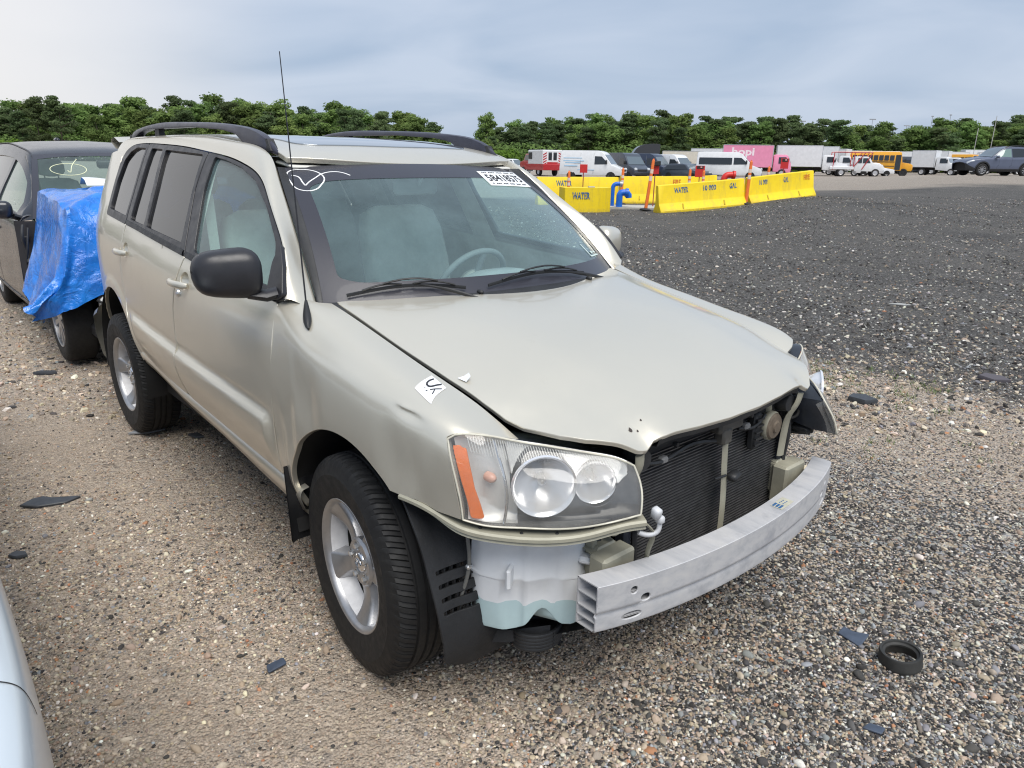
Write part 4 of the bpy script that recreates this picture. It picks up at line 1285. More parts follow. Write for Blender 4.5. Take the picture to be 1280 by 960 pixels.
# yellow-white marker sign: a ring with a long tick through it
ring = smooth([(-.595, .923), (-.572, .965), (-.535, .975), (-.489, .950), (-.475, .900), (-.485, .855), (-.511, .813), (-.543, .775), (-.572, .768), (-.595, .785), (-.603, .829), (-.600, .885)], 48, closed=True)
ring = np.vstack([ring, ring[:2]])
tick = np.vstack([smooth([(-.580, .920), (-.568, .912), (-.563, .86), (-.564, .818)], 10), smooth([(-.562, .818), (-.54, .849), (-.505, .886), (-.479, .913), (-.451, .930), (-.412, .933), (-.39, .918), (-.374, .890)], 26)])
mb = MB()
for pth in (ring, tick):
    mb.grid(strip_on(WIND, pth, .0055, .0015, (1, 0, .6)))
mb.build('marker_tick_in_ring', M_CHALK, ws, smooth=80)
# lot number label inside the top corner
def on_quad(S, q, me, off, out, mat, name, parent, xr=(-.5, .5), yr=(-.5, .5)):
    """lay a flat mesh (x, y) on a surface inside the parameter quad q = [tl, tr, br, bl]"""
    n = len(me.vertices); co = np.empty(n * 3); me.vertices.foreach_get('co', co); co = co.reshape(-1, 3)
    s = ((co[:, 0] - xr[0]) / (xr[1] - xr[0]))[:, None]; t = ((co[:, 1] - yr[0]) / (yr[1] - yr[0]))[:, None]
    tl, tr_, br_, bl_ = [np.array(p, float) for p in q]
    uv = (tl * (1 - s) + tr_ * s) * t + (bl_ * (1 - s) + br_ * s) * (1 - t)
    X = S(uv[:, 0], uv[:, 1]); N = surf_normals(S, uv)
    if np.median(N @ np.array(out, float)) < 0: N = -N
    X = X + N * off
    me.vertices.foreach_set('co', X.ravel()); me.update()
    return mobj(name, me, mat, parent)
lq = [(.262, .925), (.560, .945), (.566, .765), (.248, .765)]
mb = MB(); mb.grid(np.array([[(u, v, 0) for v in np.linspace(-.5, .5, 6)] for u in np.linspace(-.5, .5, 10)]))
lab = on_quad(WIND, lq, mb.mesh('lot_label', recalc=False), .003, (1, 0, .6), M_PAPER, 'lot_label', ws)
mt = text_mesh('58418575', 1.0, bold=.012); 
def fit_text(me, w, h, cx=0, cy=0):
    n = len(me.vertices); co = np.empty(n * 3); me.vertices.foreach_get('co', co); co = co.reshape(-1, 3)
    lo_, hi_ = co.min(0), co.max(0); c = (lo_ + hi_) / 2
    co[:, 0] = (co[:, 0] - c[0]) / (hi_[0] - lo_[0] + 1e-9) * w + cx; co[:, 1] = (co[:, 1] - c[1]) / (hi_[1] - lo_[1] + 1e-9) * h + cy
    me.vertices.foreach_set('co', co.ravel()); return me
on_quad(WIND, lq, fit_text(mt, .86, .46, 0, .02), .0045, (1, 0, .6), M_INK, 'lot_number', lab)
mb = MB()
for k in range(22):
    u = -.42 + k * .04; 
    if k % 5 != 3: mb.grid(np.array([[(u, .36, 0), (u, .43, 0)], [(u + .022, .36, 0), (u + .022, .43, 0)]]))
    if k % 4 != 1: mb.grid(np.array([[(u, -.40, 0), (u, -.33, 0)], [(u + .026, -.40, 0), (u + .026, -.33, 0)]]))
on_quad(WIND, lq, mb.mesh('small_print', recalc=False), .0045, (1, 0, .6), M_INK, 'small_print', lab)['kind'] = 'stuff'
# inspection sticker low on the driver's side, seen from behind
sq = [(.50, .22), (.62, .22), (.64, .12), (.52, .12)]
mb = MB()
for a in ((-.5, -.5, .5, -.4), (-.5, -.5, -.42, .5), (-.2, -.3, .0, -.1), (.1, -.25, .4, -.15)):
    mb.grid(np.array([[(a[0], a[1], 0), (a[0], a[3], 0)], [(a[2], a[1], 0), (a[2], a[3], 0)]]))
on_quad(WIND, sq, mb.mesh('inspection_sticker', recalc=False), .003, (1, 0, .6), simple('faded_sticker', (.55, .66, .62), .6), 'inspection_sticker', ws)

# ---- wipers
def wiper(y0, y1, ypiv, vlift):
    n = 22
    ys = np.linspace(y0, y1, n); t = np.linspace(0, 1, n)
    v = .022 + vlift * np.sin(t * math.pi)
    P = WIND(ys, v) + np.array([.010, 0, .012])
    mb = MB(); mb.tube(P, .0042, 6, flat=(.6, 1.6))
    w = mb.build('wiper', M_BLACKPLASTIC, suv, smooth=60)
    # arm and bridge
    ya = y0 + (y1 - y0) * .55
    A = WIND(np.array([ya, (ya + ypiv) / 2, ypiv]), np.array([.045 + vlift * .6, .015, -.07])) + np.array([.014, 0, .014])
    q = MB(); q.tube(smooth(A, 10), [.003] * 4 + [.005] * 6, 8, flat=(.7, 1.3)); q.build('wiper_arm', M_BLACKPLASTIC, w, smooth=60)
    for a, b, k in ((.12, .45, 0), (.55, .90, 0), (.28, .74, 1)):
        yy = np.linspace(y0 + (y1 - y0) * a, y0 + (y1 - y0) * b, 7); tt = np.linspace(a, b, 7)
        Q = WIND(yy, .024 + vlift * np.sin(tt * math.pi)) + np.array([.016 + .010 * k, 0, .018 + .012 * k]) + (np.sin(np.linspace(0, math.pi, 7)) * .010)[:, None] * np.array([.5, 0, .8])
        q = MB(); q.tube(Q, .0036, 6); q.build('wiper_bridge', M_BLACKPLASTIC, w, smooth=60)
    q = MB(); q.lathe([(0, .010), (.009, .008), (.012, .0), (.012, -.03)], 14, 'z', c=tuple(A[-1])); q.build('wiper_pivot', M_BLACKPLASTIC, w, smooth=50)
wiper(-.665, -.30, -.26, .036)
wiper(-.215, .30, .50, .040)

# ---- mirrors
def mirror_shell(yin, yout, xc, zc, wz, dx):
    """rounded housing lofted from the door outwards"""
    rows = []
    for t in .5 - .5 * np.cos(np.linspace(0, math.pi, 18)):
        y = yin + (yout - yin) * t
        q_ = abs(2 * t - 1); k = (1 - q_ ** 4.5) ** .40 if q_ < .999 else 0
        k = max(k, .02) if t < .5 else max(k, .04)
        top_ = zc + wz * (.50 - .10 * t) * k; bot_ = zc - wz * .5 * k + .02 * t
        dxx = dx * k * (1 - .25 * t)
        ring_ = []
        for a in np.linspace(0, 2 * math.pi, 20, endpoint=False):
            ca, sa = math.cos(a), math.sin(a)
            px = abs(ca) ** .75 * (1 if ca > 0 else -1); pz = abs(sa) ** .6 * (1 if sa > 0 else -1)
            x = xc + (dxx * px if px > 0 else dxx * .30 * px) - .05 * t
            z = (top_ + bot_) / 2 + (top_ - bot_) / 2 * pz
            ring_.append((x, y, z))
        rows.append(ring_)
    return np.array(rows)
for sgn, own, mt_ in ((-1, doors['front_door'][0], M_BLACKTRIM), (1, doors['front_door'][1], M_PAINT)):
    G = mirror_shell(-.885, -1.088, -.50, 1.232, .178, .085)
    G[..., 1] *= -sgn
    if sgn > 0: G = G + (-.085, -.015, -.02)             # the far one is folded back a little
    mb = MB(); mb.grid(G, cv=True, flip=sgn > 0)
    ms = mb.build('door_mirror', mt_, own, smooth=60)
    q = MB()
    sail = [(-.440, 1.140), (-.395, 1.160), (-.455, 1.245), (-.520, 1.310), (-.535, 1.25), (-.515, 1.165)]
    q = panel_mesh('mirror_sail', SIDE, rnd_poly(sail, .01, 2), res=.03, thick=.02, off=.014)
    mobj('mirror_sail', q if sgn < 0 else mirror_mesh(q), M_BLACKTRIM, ms)
    q = MB(); q.tube(np.array([(-.46, sgn * .84, 1.165), (-.475, sgn * .875, 1.155), (-.495, sgn * .93, 1.165)]), [.036, .034, .030], 12, flat=(1.3, .6)); q.build('mirror_arm', M_BLACKTRIM, ms, smooth=60)
    q = MB(); q.bbox((-.532 - (.085 if sgn > 0 else 0), sgn * .985 - (.015 if sgn > 0 else 0), 1.236 - (.02 if sgn > 0 else 0)), (.006, .16, .12), .003); q.build('mirror_glass', M_CHROME, ms)

# ---- aerial
mb = MB(); mb.tube(smooth([(-.235, -.848, 1.080), (-.275, -.830, 1.100), (-.315, -.812, 1.130), (-.334, -.803, 1.150)], 8), [.004, .013, .017, .0175, .016, .013, .010, .006], 10, flat=(.8, 1.0))
an = mb.build('aerial_base', M_BLACKPLASTIC, suv, smooth=60)
mb = MB(); mb.tube(np.linspace((-.332, -.804, 1.145), (-.402, -.800, 1.905), 14), np.linspace(.0032, .0016, 14), 6); mb.build('aerial_mast', M_BLACKTRIM, an, smooth=60)

# ---- VIN sticker on the fender: torn white paper with a black marker mark
fq = [(.258, .975), (.338, .962), (.392, .815), (.300, .850)]
mb = MB(); mb.grid(np.array([[(u, v, 0) for v in np.linspace(-.5, .5, 6)] for u in np.linspace(-.5, .5, 6)]))
fs = on_quad(FEND, fq, mb.mesh('paper_sticker', recalc=False), .0012, (0, -.5, 1), M_PAPER, 'paper_sticker', fr_)
def stroke(pts, w):
    P = smooth(pts, 14); T = np.gradient(P, axis=0); T /= np.linalg.norm(T, axis=1)[:, None]; Nn = np.stack([-T[:, 1], T[:, 0]], 1)
    return np.stack([np.c_[P + Nn * w / 2, np.zeros(len(P))], np.c_[P - Nn * w / 2, np.zeros(len(P))]], 1)
mb = MB()
mb.grid(stroke([(-.26, .44), (-.30, .20), (-.22, .06), (-.06, .06), (.10, .30), (.22, .48)], .085))
mb.grid(stroke([(.10, -.02), (.22, .14), (.42, .34)], .05)); mb.grid(stroke([(.24, .12), (.30, .0), (.32, -.10)], .05))
mb.grid(stroke([(-.16, -.12), (-.13, -.10)], .05)); mb.grid(stroke([(-.02, -.18), (.06, -.14)], .04))
on_quad(FEND, fq, mb.mesh('marker_mark', recalc=False), .002, (0, -.5, 1), M_INK, 'marker_mark', fs)
tq = [(.345, .700), (.385, .690), (.40, .665), (.36, .672)]
mb = MB(); mb.add([(.318, -.676, 1.0), (.350, -.670, 1.0), (.354, -.658, 1.0), (.338, -.652, 1.0), (.325, -.660, 1.0)], [(0, 1, 2, 3, 4)])
me = mb.mesh('torn_paper', recalc=False)
for v in me.vertices: v.co.z = float(HOOD(np.array(v.co.x), np.array(v.co.y))[2]) + .004 + (.012 if v.co.y > -.66 else 0)
mobj('torn_paper', me, M_PAPER, bon)

# ---- wheels
ty_me = make_tyre(); ty_me.materials.append(M_TYRE)
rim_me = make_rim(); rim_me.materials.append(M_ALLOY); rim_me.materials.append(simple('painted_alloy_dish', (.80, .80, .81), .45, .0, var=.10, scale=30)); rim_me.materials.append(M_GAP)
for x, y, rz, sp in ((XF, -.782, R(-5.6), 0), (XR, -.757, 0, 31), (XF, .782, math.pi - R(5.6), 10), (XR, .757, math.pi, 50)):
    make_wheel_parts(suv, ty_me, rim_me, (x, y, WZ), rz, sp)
for x_ in (XR, XF):
    mb = MB(); mb.tube([(x_, -.66, WZ), (x_, .66, WZ)], .037, 10); mb.build('axle', M_DARKMETAL, suv, smooth=50)
# mud flaps
for x, y, zt, zb in ((-.365, -.845, .575, .275), (-3.07, -.795, .50, .28)):
    mb = MB()
    G = []
    for t in np.linspace(0, 1, 9):
        z = zt + (zb - zt) * t
        G.append([(x - .02 * t + .016 * math.sin(t * 2.2), y - .065 + .012 * t * t, z), (x - .02 * t, y - .03, z), (x - .02 * t, y + .04, z), (x - .02 * t + .004, y + .11 - .02 * t * t, z)])
    G = np.array(G); G2 = G + (-.010, 0, 0)
    mb.grid(G); mb.grid(G2, flip=True)
    lr('mud_flap', mb.mesh('mud_flap', smooth=50, recalc=False), M_BLACKPLASTIC, (suv, suv))

# ---- front wheel liner seen from ahead, with its slots
lc = (XF + .005, .375)
def LIN(q, y):
    r = .445 + .03 * sst(R(20), R(-12), q) - .02 * sst(R(45), R(60), q)
    bul = .012 * sst(.05, .12, y + .87) * (1 - sst(.25, .33, y + .87))
    return np.stack([lc[0] + (r + bul) * np.cos(q), y + 0 * q, lc[1] + (r + bul) * np.sin(q)], -1)
lp = [(R(58), -.865), (R(40), -.874), (R(20), -.874), (R(0), -.868), (R(-14), -.855), (R(-19), -.80), (R(-20), -.50), (R(70), -.50), (R(70), -.80)]
slots = []
for k, q in enumerate((19.4, 14.3, 9.5, 4.9)):
    slots.append([(R(q - .95), -.852), (R(q - .95), -.735), (R(q + .95), -.735), (R(q + .95), -.852)])
lme = panel_mesh('wheel_liner', LIN, rnd_poly(lp, .03, 3), holes=[rnd_poly(s, .01, 3) for s in slots], res=.03, bstep=.014, thick=.006, out=(1, 0, 0))
lpair = lr('wheel_liner', lme, M_DUSTYBLACK, (suv, suv))
mb = MB()
for s in slots:
    q0, q1 = s[0][0], s[2][0]
    for yy in np.linspace(-.84, -.75, 5):
        a = LIN(np.array((q0 + q1) / 2), np.array(yy)); mb.box(a - np.array((.012, 0, 0)), (.012, .004, .03))
for o_ in lr('slot_rib', mb.mesh('slot_rib'), M_DUSTYBLACK, lpair): o_['kind'] = 'stuff'
mb = MB(); mb.grid(np.array([[(.30, -.60, .24), (.43, -.745, .245), (.54, -.665, .27), (.62, -.575, .295), (.68, -.50, .315)], [(.30, -.30, .25), (.42, -.45, .255), (.50, -.43, .27), (.58, -.40, .29), (.64, -.36, .31)]]))
mb.grid(np.array([[(.43, -.748, .245), (.54, -.668, .27), (.62, -.578, .295)], [(.425, -.745, .285), (.535, -.662, .305), (.615, -.572, .325)]]))
mb.build('splash_shield', M_DUSTYBLACK, suv, smooth=40)
mb = MB()
for k in range(5):
    mb.tube([(.56 + .065 * math.cos(a), -.575 + .075 * math.sin(a), .262 + .011 * k) for a in np.linspace(0, 2 * math.pi, 25)], .007, 6, cap=False)
lr('intake_bellows', mb.mesh('intake_bellows', smooth=60), M_BLACKPLASTIC, (suv, suv))

# ================================================================== SUV front end: lamps, bare beam, radiator, washer tank
def lens_curves():
    top = np.vstack([FEND(np.array([.500, .512, .534, .566, .580]), np.array([.648, .690, .745, .876, .955])),
                     [(.650, -.606, .895), (.715, -.545, .884), (.760, -.498, .872), (.792, -.468, .855)]])
    bot = np.array([tuple(FEND(np.array(.549), np.array(.388))), (.585, -.800, .712), (.640, -.742, .708), (.730, -.655, .712), (.800, -.560, .726), (.842, -.490, .742)])
    out_ = FEND(np.array([.549, .547, .528, .512, .500]), np.array([.388, .415, .532, .60, .648]))
    inn_ = np.array([(.842, -.490, .742), (.832, -.478, .790), (.812, -.470, .828), (.792, -.468, .855)])
    return top, bot, out_, inn_
_lt, _lb, _lo, _li = [smooth(c, 60) for c in lens_curves()]
def _cv(C_):
    d = np.r_[0, np.cumsum(np.linalg.norm(np.diff(C_, axis=0), axis=1))]
    return cspline(d / d[-1], C_)
_ct, _cb, _co, _ci = map(_cv, (_lt, _lb, _lo, _li))
_bdir = np.array([.70, -.70, .15]); _bdir /= np.linalg.norm(_bdir)
def LENS(u, v, dep=0.0):
    """headlamp face: u from the fender inwards, v upwards; dep pushes it back into the car"""
    u = np.asarray(u, float); v = np.asarray(v, float)
    U, V = u[..., None], v[..., None]
    P = (1 - V) * _cb(u) + V * _ct(u) + (1 - U) * _co(v) + U * _ci(v)
    P = P - ((1 - U) * (1 - V) * _lb[0] + U * (1 - V) * _lb[-1] + (1 - U) * V * _lt[0] + U * V * _lt[-1])
    bulge = .024 * (16 * u * (1 - u) * v * (1 - v)) ** .9 - dep * (16 * np.clip(u * (1 - u) * v * (1 - v), 0, 1) * 3).clip(0, 1) ** .5
    return P + bulge[..., None] * _bdir
S1 = np.array([(a, b) for a in np.linspace(.0, 1, 25) for b in (0.,)] + [(1., b) for b in np.linspace(.05, .95, 12)] + [(a, 1.) for a in np.linspace(1, 0, 25)] + [(0., b) for b in np.linspace(.95, .05, 12)])
def inset(k, k2=None):
    k2 = k if k2 is None else k2
    return np.array([(k + (1 - 2 * k) * a, k2 + (1 - 2 * k2) * b) for a, b in S1])
_gu, _gv = np.meshgrid(np.linspace(0.02, .98, 160), np.linspace(.02, .98, 120), indexing='ij')
def lens_inv(S, pts):
    Q = S(_gu.ravel(), _gv.ravel()); out = []
    for p in pts:
        i = np.argmin(((Q[:, 1:] - np.asarray(p)[1:]) ** 2).sum(1)); out.append((_gu.ravel()[i], _gv.ravel()[i]))
    return out
M_LAMPSILVER = simple('lamp_silver_plastic', (.74, .74, .72), .35, .25, var=.08, scale=20)
M_BOWL = simple('lamp_reflector_silver', (.88, .88, .89), .20, .60, var=.06, scale=20)
lamp_pair = []
for sgn in (-1, 1):
    lamp_pair.append(empty('headlamp_root', (0, 0, 0)))
for o in lamp_pair:
    bpy.data.objects.remove(o)
def LDEP(d): return lambda u, v: LENS(u, v, d)
# bezel behind the lens with two round openings
bowls = [((.700, -.690, .816), .079, 'main'), ((.752, -.558, .808), .055, 'small')]
BZ = LDEP(.042)
holes = []
_th = R(-33); _ax = np.array((math.cos(_th), math.sin(_th), 0)); _sd = np.array((-math.sin(_th), math.cos(_th), 0))
def axis_inv(S, pts):
    """where lines through the points along the lamp axis meet the surface"""
    Q = S(_gu.ravel(), _gv.ravel()); out = []
    for p in pts:
        d = Q - p; d = d - (d @ _ax)[:, None] * _ax
        i = np.argmin((d ** 2).sum(1)); out.append((_gu.ravel()[i], _gv.ravel()[i]))
    return out
for (c, r, n) in bowls:
    bc_ = np.array((c[0] - .030, c[1] + .018, c[2]))
    ring_ = [bc_ + r * 1.03 * (math.cos(a) * _sd + math.sin(a) * np.array((0, 0, 1.))) for a in np.linspace(0, 2 * math.pi, 28, endpoint=False)]
    holes.append(np.array(axis_inv(BZ, ring_)))
lens_me = panel_mesh('headlamp', LENS, inset(.004), res=.05, bstep=.03, thick=.03, out=(1, -.7, 0))
lens_pair = lr('headlamp', lens_me, M_LENS, (suv, suv))
# body of the lamp: dark shell behind
shell = []
for t, sc, back in ((0, 1.0, .004), (.5, .98, .07), (1, .80, .15)):
    P = LENS(np.clip(S1[:, 0], .0, 1), np.clip(S1[:, 1], 0, 1), 0)
    c = P.mean(0); P = c + (P - c) * sc - np.array([back, -back * .35, 0])
    shell.append(P)
mb = MB(); mb.grid(np.array(shell), cv=True)
n_ = len(S1); mb.add(np.vstack([shell[-1].mean(0)[None], shell[-1]]), [(0, i + 1, (i + 1) % n_ + 1) for i in range(n_)])
lr('lamp_housing', mb.mesh('lamp_housing', smooth=40), M_LAMPBLACK, lens_pair)
usplit = .25
def clip_poly(k, u0, u1, v0, v1):
    return np.array([(u0, v0)] + [(u, v0) for u in np.linspace(u0, u1, 12)[1:-1]] + [(u1, v0)] + [(u1, v) for v in np.linspace(v0, v1, 8)[1:-1]] + [(u1, v1)] + [(u, v1) for u in np.linspace(u1, u0, 12)[1:-1]] + [(u0, v1)] + [(u0, v) for v in np.linspace(v1, v0, 8)[1:-1]])
lr('lamp_bezel', panel_mesh('lamp_bezel', BZ, clip_poly(0, .31, .985, .02, .985), holes=holes, res=.045, bstep=.022, thick=.004, out=(1, -.7, 0)), M_LAMPBLACK, lens_pair)
# silver upper part of the bezel, proud of the black
SB = LDEP(.030)
sb_holes = [np.array(axis_inv(SB, [np.array((c[0] - .030, c[1] + .018, c[2])) + r * 1.03 * (math.cos(a) * _sd + math.sin(a) * np.array((0, 0, 1.))) for a in np.linspace(0, 2 * math.pi, 28, endpoint=False)])) for (c, r, n) in bowls]
ub = np.array([(.31, .47), (.50, .46), (.70, .50), (.88, .56), (.935, .72), (.955, .985)] + [(u_, .985) for u_ in np.linspace(.90, .31, 12)])
lr('silver_bezel', panel_mesh('silver_bezel', SB, ub, holes=sb_holes, res=.04, bstep=.02, thick=.004, out=(1, -.7, 0)), M_LAMPSILVER, lens_pair)
# reflector bowls
for (c, r, n) in bowls:
    prof = [(r * k, .012 - .075 * (1 - k * k) ** .9) for k in np.linspace(.14, 1, 12)]
    mb = MB(); mb.lathe([(0.0, prof[0][1])] + prof + [(r * 1.05, .014), (r * 1.08, .006)], 48, 'x', flip=True)
    th = R(-33); bc_ = np.array((c[0] - .030, c[1] + .018, c[2]))
    def turn(V): return np.stack([V[:, 0] * math.cos(th) - V[:, 1] * math.sin(th), V[:, 0] * math.sin(th) + V[:, 1] * math.cos(th), V[:, 2]], 1) + bc_
    mb.v = [turn(v_) for v_ in mb.v]
    for q in np.linspace(0, math.pi * 2, 6, endpoint=False):          # facets of the reflector show as ribs
        pass
    rp_ = lr('reflector_bowl', mb.mesh('reflector_bowl', smooth=40), M_BOWL, lens_pair)
    mb = MB(); mb.tube([(-.062, 0, 0), (-.022, 0, 0), (-.015, 0, 0)], [.011, .011, .005], 12); mb.v = [turn(v_) for v_ in mb.v]
    lr('lamp_bulb', mb.mesh('lamp_bulb', smooth=50), M_CHROME2, rp_)
# turn signal chamber: chrome with an amber edge strip and an orange bulb
TS = LDEP(.050)
lr('turn_signal_reflector', panel_mesh('turn_signal_reflector', TS, clip_poly(0, .03, .33, .02, .97), holes=[np.array(axis_inv(TS, [np.array((bowls[0][0][0] - .030, bowls[0][0][1] + .018, bowls[0][0][2])) + bowls[0][1] * 1.03 * (math.cos(a) * _sd + math.sin(a) * np.array((0, 0, 1.))) for a in np.linspace(0, 2 * math.pi, 28, endpoint=False)]))], res=.04, bstep=.03, thick=.0, out=(1, -.7, 0)), M_LAMPSILVER, lens_pair)
AS = LDEP(.012)
amb = rnd_poly([(.022, .90), (.085, .84), (.088, .40), (.122, .07), (.050, .05), (.030, .45)], .02, 2)
lr('amber_reflector', panel_mesh('amber_reflector', AS, amb, res=.03, bstep=.02, thick=.004, out=(1, -.7, 0)), M_AMBER, lens_pair)
bc = TS(np.array(.185), np.array(.52))
mb = MB(); mb.lathe([(0, .022), (.008, .019), (.013, .009), (.013, -.01)], 16, 'x', c=tuple(bc + (.006, -.012, .004)))
lr('turn_bulb', mb.mesh('turn_bulb', smooth=60), M_BULB, lens_pair)
# chrome arc between the chambers
ar = TS(np.linspace(usplit - .005, usplit + .03, 16), np.linspace(.97, .03, 16))
av = LDEP(.018)(usplit + .035 * np.sin(np.linspace(0, math.pi, 16)) - .02, np.linspace(.95, .03, 16))
mb = MB(); mb.tube(av, .0045, 6); lr('chrome_arc', mb.mesh('chrome_arc', smooth=60), M_CHROME, lens_pair)
# fluting moulded inside the top of the lens
mb = MB()
FL = LDEP(.006)
for u in np.linspace(.10, .93, 58):
    v1 = .97; v0 = .97 - (.20 if u > .3 else .16 + .12 * u) * (.8 + .2 * math.sin(u * 6))
    a = FL(np.array([u, u + .012]), np.array([v1, v0]))
    mb.tube(a, .0011, 4, cap=False)
lr('lens_flute', mb.mesh('lens_flute'), simple('lens_flute_plastic', (.62, .62, .60), .25), lens_pair)

# hazed rim of each lens, and the left lamp knocked loose
rim_pts = np.vstack([LENS(S1[:, 0], S1[:, 1]), LENS(S1[:1, 0], S1[:1, 1])])
mb = MB(); mb.tube(rim_pts + _bdir * .0, .0028, 6, cap=False)
lr('lens_rim', mb.mesh('lens_rim', smooth=60), simple('yellowed_lens_edge', (.60, .575, .48), .4, var=.15, scale=30), lens_pair)
lens_pair[1].location = (.040, .030, -.028); lens_pair[1].rotation_euler = (0, 0, R(2))
# ---- rail below each lamp, flange of the fender
rail = smooth([(.335, -.885, .722), (.40, -.876, .724), (.473, -.856, .710), (.540, -.834, .692), (.610, -.780, .680), (.690, -.705, .678), (.770, -.605, .690), (.826, -.515, .712), (.850, -.478, .716)], 46)
T = np.gradient(rail, axis=0); T /= np.linalg.norm(T, axis=1)[:, None]
o_ = np.cross(T, (0, 0, 1.)); o_ /= np.linalg.norm(o_, axis=1)[:, None]
up = np.array([0, 0, 1.])
rows = []
for i in range(len(rail)):
    k = .35 + .65 * sst(6, 14, i)
    p, o = rail[i], o_[i]
    rows.append([p - o * .05 * k + up * .012, p + o * .004 + up * .012, p + o * .009 + up * .007, p + o * .009 - up * .002 * k, p + o * .002 - up * .006 * k, p + o * .005 - up * .013 * k, p - o * .008 - up * .016 * k, p - o * .05 * k - up * .014 * k])
mb = MB(); mb.grid(np.array(rows)); rl_me = mb.mesh('lamp_rail', smooth=35)
rail_o = mobj('lamp_rail', rl_me, M_PAINT_IN, suv)
mb = MB()
for i in (9, 17, 24, 30, 36):
    mb.lathe([(0, .0045), (.0035, .004), (.005, 0)], 8, 'z', c=tuple(rail[i] + up * .012 - o_[i] * .014))
rc_ = mb.build('rail_clip', M_DARKMETAL, rail_o); rc_['kind'] = 'stuff'
mb = MB(); mb.tube(smooth([(.852, -.478, .716), (.856, -.455, .690), (.828, -.425, .62), (.805, -.40, .56)], 12), .005, 6, flat=(1.6, .7))
mb.build('rail_stay', M_PAINT_IN, rail_o, smooth=60)

# ---- bumper beam: extruded bare aluminium, three chambers
bx = lambda y: .926 - .086 * (abs(y) / .624) ** 2.0 - .010 * (abs(y) / .624) ** 6
ys = np.linspace(-.624, .624, 61)
def beam_sec(y):
    x = bx(y); z0, z1, zm = .440, .578, .500
    t = .070
    return [(x - t, z1 - .001), (x - .006, z1), (x, z1 - .005), (x + .001, zm + .004), (x - .006, zm), (x - .006, zm - .010), (x - .001, zm - .014), (x - .003, z0 + .010), (x - .012, z0), (x - t + .01, z0), (x - t, z0 + .010)]
# front web with three holes at each end, built as a trimmed panel
BF = lambda y, z: np.stack([np.vectorize(bx)(y) - .009 * np.exp(-((z - .492) / .0045) ** 2) - .003 * (1 - sst(.488, .494, z)) - .004 * (1 - sst(.440, .446, z)) ** 2 + 0 * z, y + 0 * z, z + 0 * y], -1)
hol = []
for s in (-1, 1):
    for (yy, zz, ry, rz_) in ((.520, .556 - .012, .012, .012), (.482, .513, .016, .012), (.520, .468, .032, .011)):
        a = np.linspace(0, 2 * math.pi, 20, endpoint=False)
        hol.append(np.stack([s * yy + ry * np.sign(np.cos(a)) * np.abs(np.cos(a)) ** .8, zz + rz_ * np.sin(a)], -1))
fw = np.array([(-.624, .441), (.624, .441), (.624, .577), (-.624, .577)])
beam = panel('bumper_beam', BF, fw, holes=hol, res=.009, bstep=.008, thick=.004, out=(1, 0, 0), mat=M_BEAM, parent=suv)
mb = MB()
def web(z, f0, f1):
    mb.grid(np.array([[(bx(y) - f0, y, z), (bx(y) - f1, y, z)] for y in ys])); mb.grid(np.array([[(bx(y) - f0, y, z - .0035), (bx(y) - f1, y, z - .0035)] for y in ys]), flip=True)
    for y in (ys[0], ys[-1]): mb.add([(bx(y) - f0, y, z), (bx(y) - f1, y, z), (bx(y) - f1, y, z - .0035), (bx(y) - f0, y, z - .0035)], [(0, 1, 2, 3)])
web(.5785, .002, .072); web(.5395, .004, .070); web(.5000, .006, .070); web(.4700, .004, .070); web(.4435, .012, .066)
for f in (.068, .0725):
    mb.grid(np.array([[(bx(y) - f, y, .5785), (bx(y) - f, y, .440)] for y in ys]))
for y in (ys[0], ys[-1]): mb.add([(bx(y) - .068, y, .578), (bx(y) - .0725, y, .578), (bx(y) - .0725, y, .44), (bx(y) - .068, y, .44)], [(0, 1, 2, 3)])
mb.build('beam_web', M_BEAM, beam, recalc=True)
mb = MB(); mb.grid(np.array([[(bx(y) - .052, y, .5796), (bx(y) - .012, y, .5796)] for y in np.linspace(.13, .215, 6)]))
st_ = mb.build('beam_sticker', simple('yellowed_sticker', (.50, .49, .40), .5, var=.15, scale=60), beam)
mb = MB()
for k in range(9):
    y = .138 + (k % 3) * .009; x = bx(y) - .046 + (k // 3) * .011
    mb.box((x, y, .5800), (.0075, .0055 if k % 2 else .009, .0006))
for k in range(6): mb.box((bx(.18) - .04 + .012 * (k % 2), .172 + .011 * (k // 2), .5800), (.003, .006, .0006))
mb.build('sticker_print', simple('blue_print', (.03, .12, .30), .5), st_)

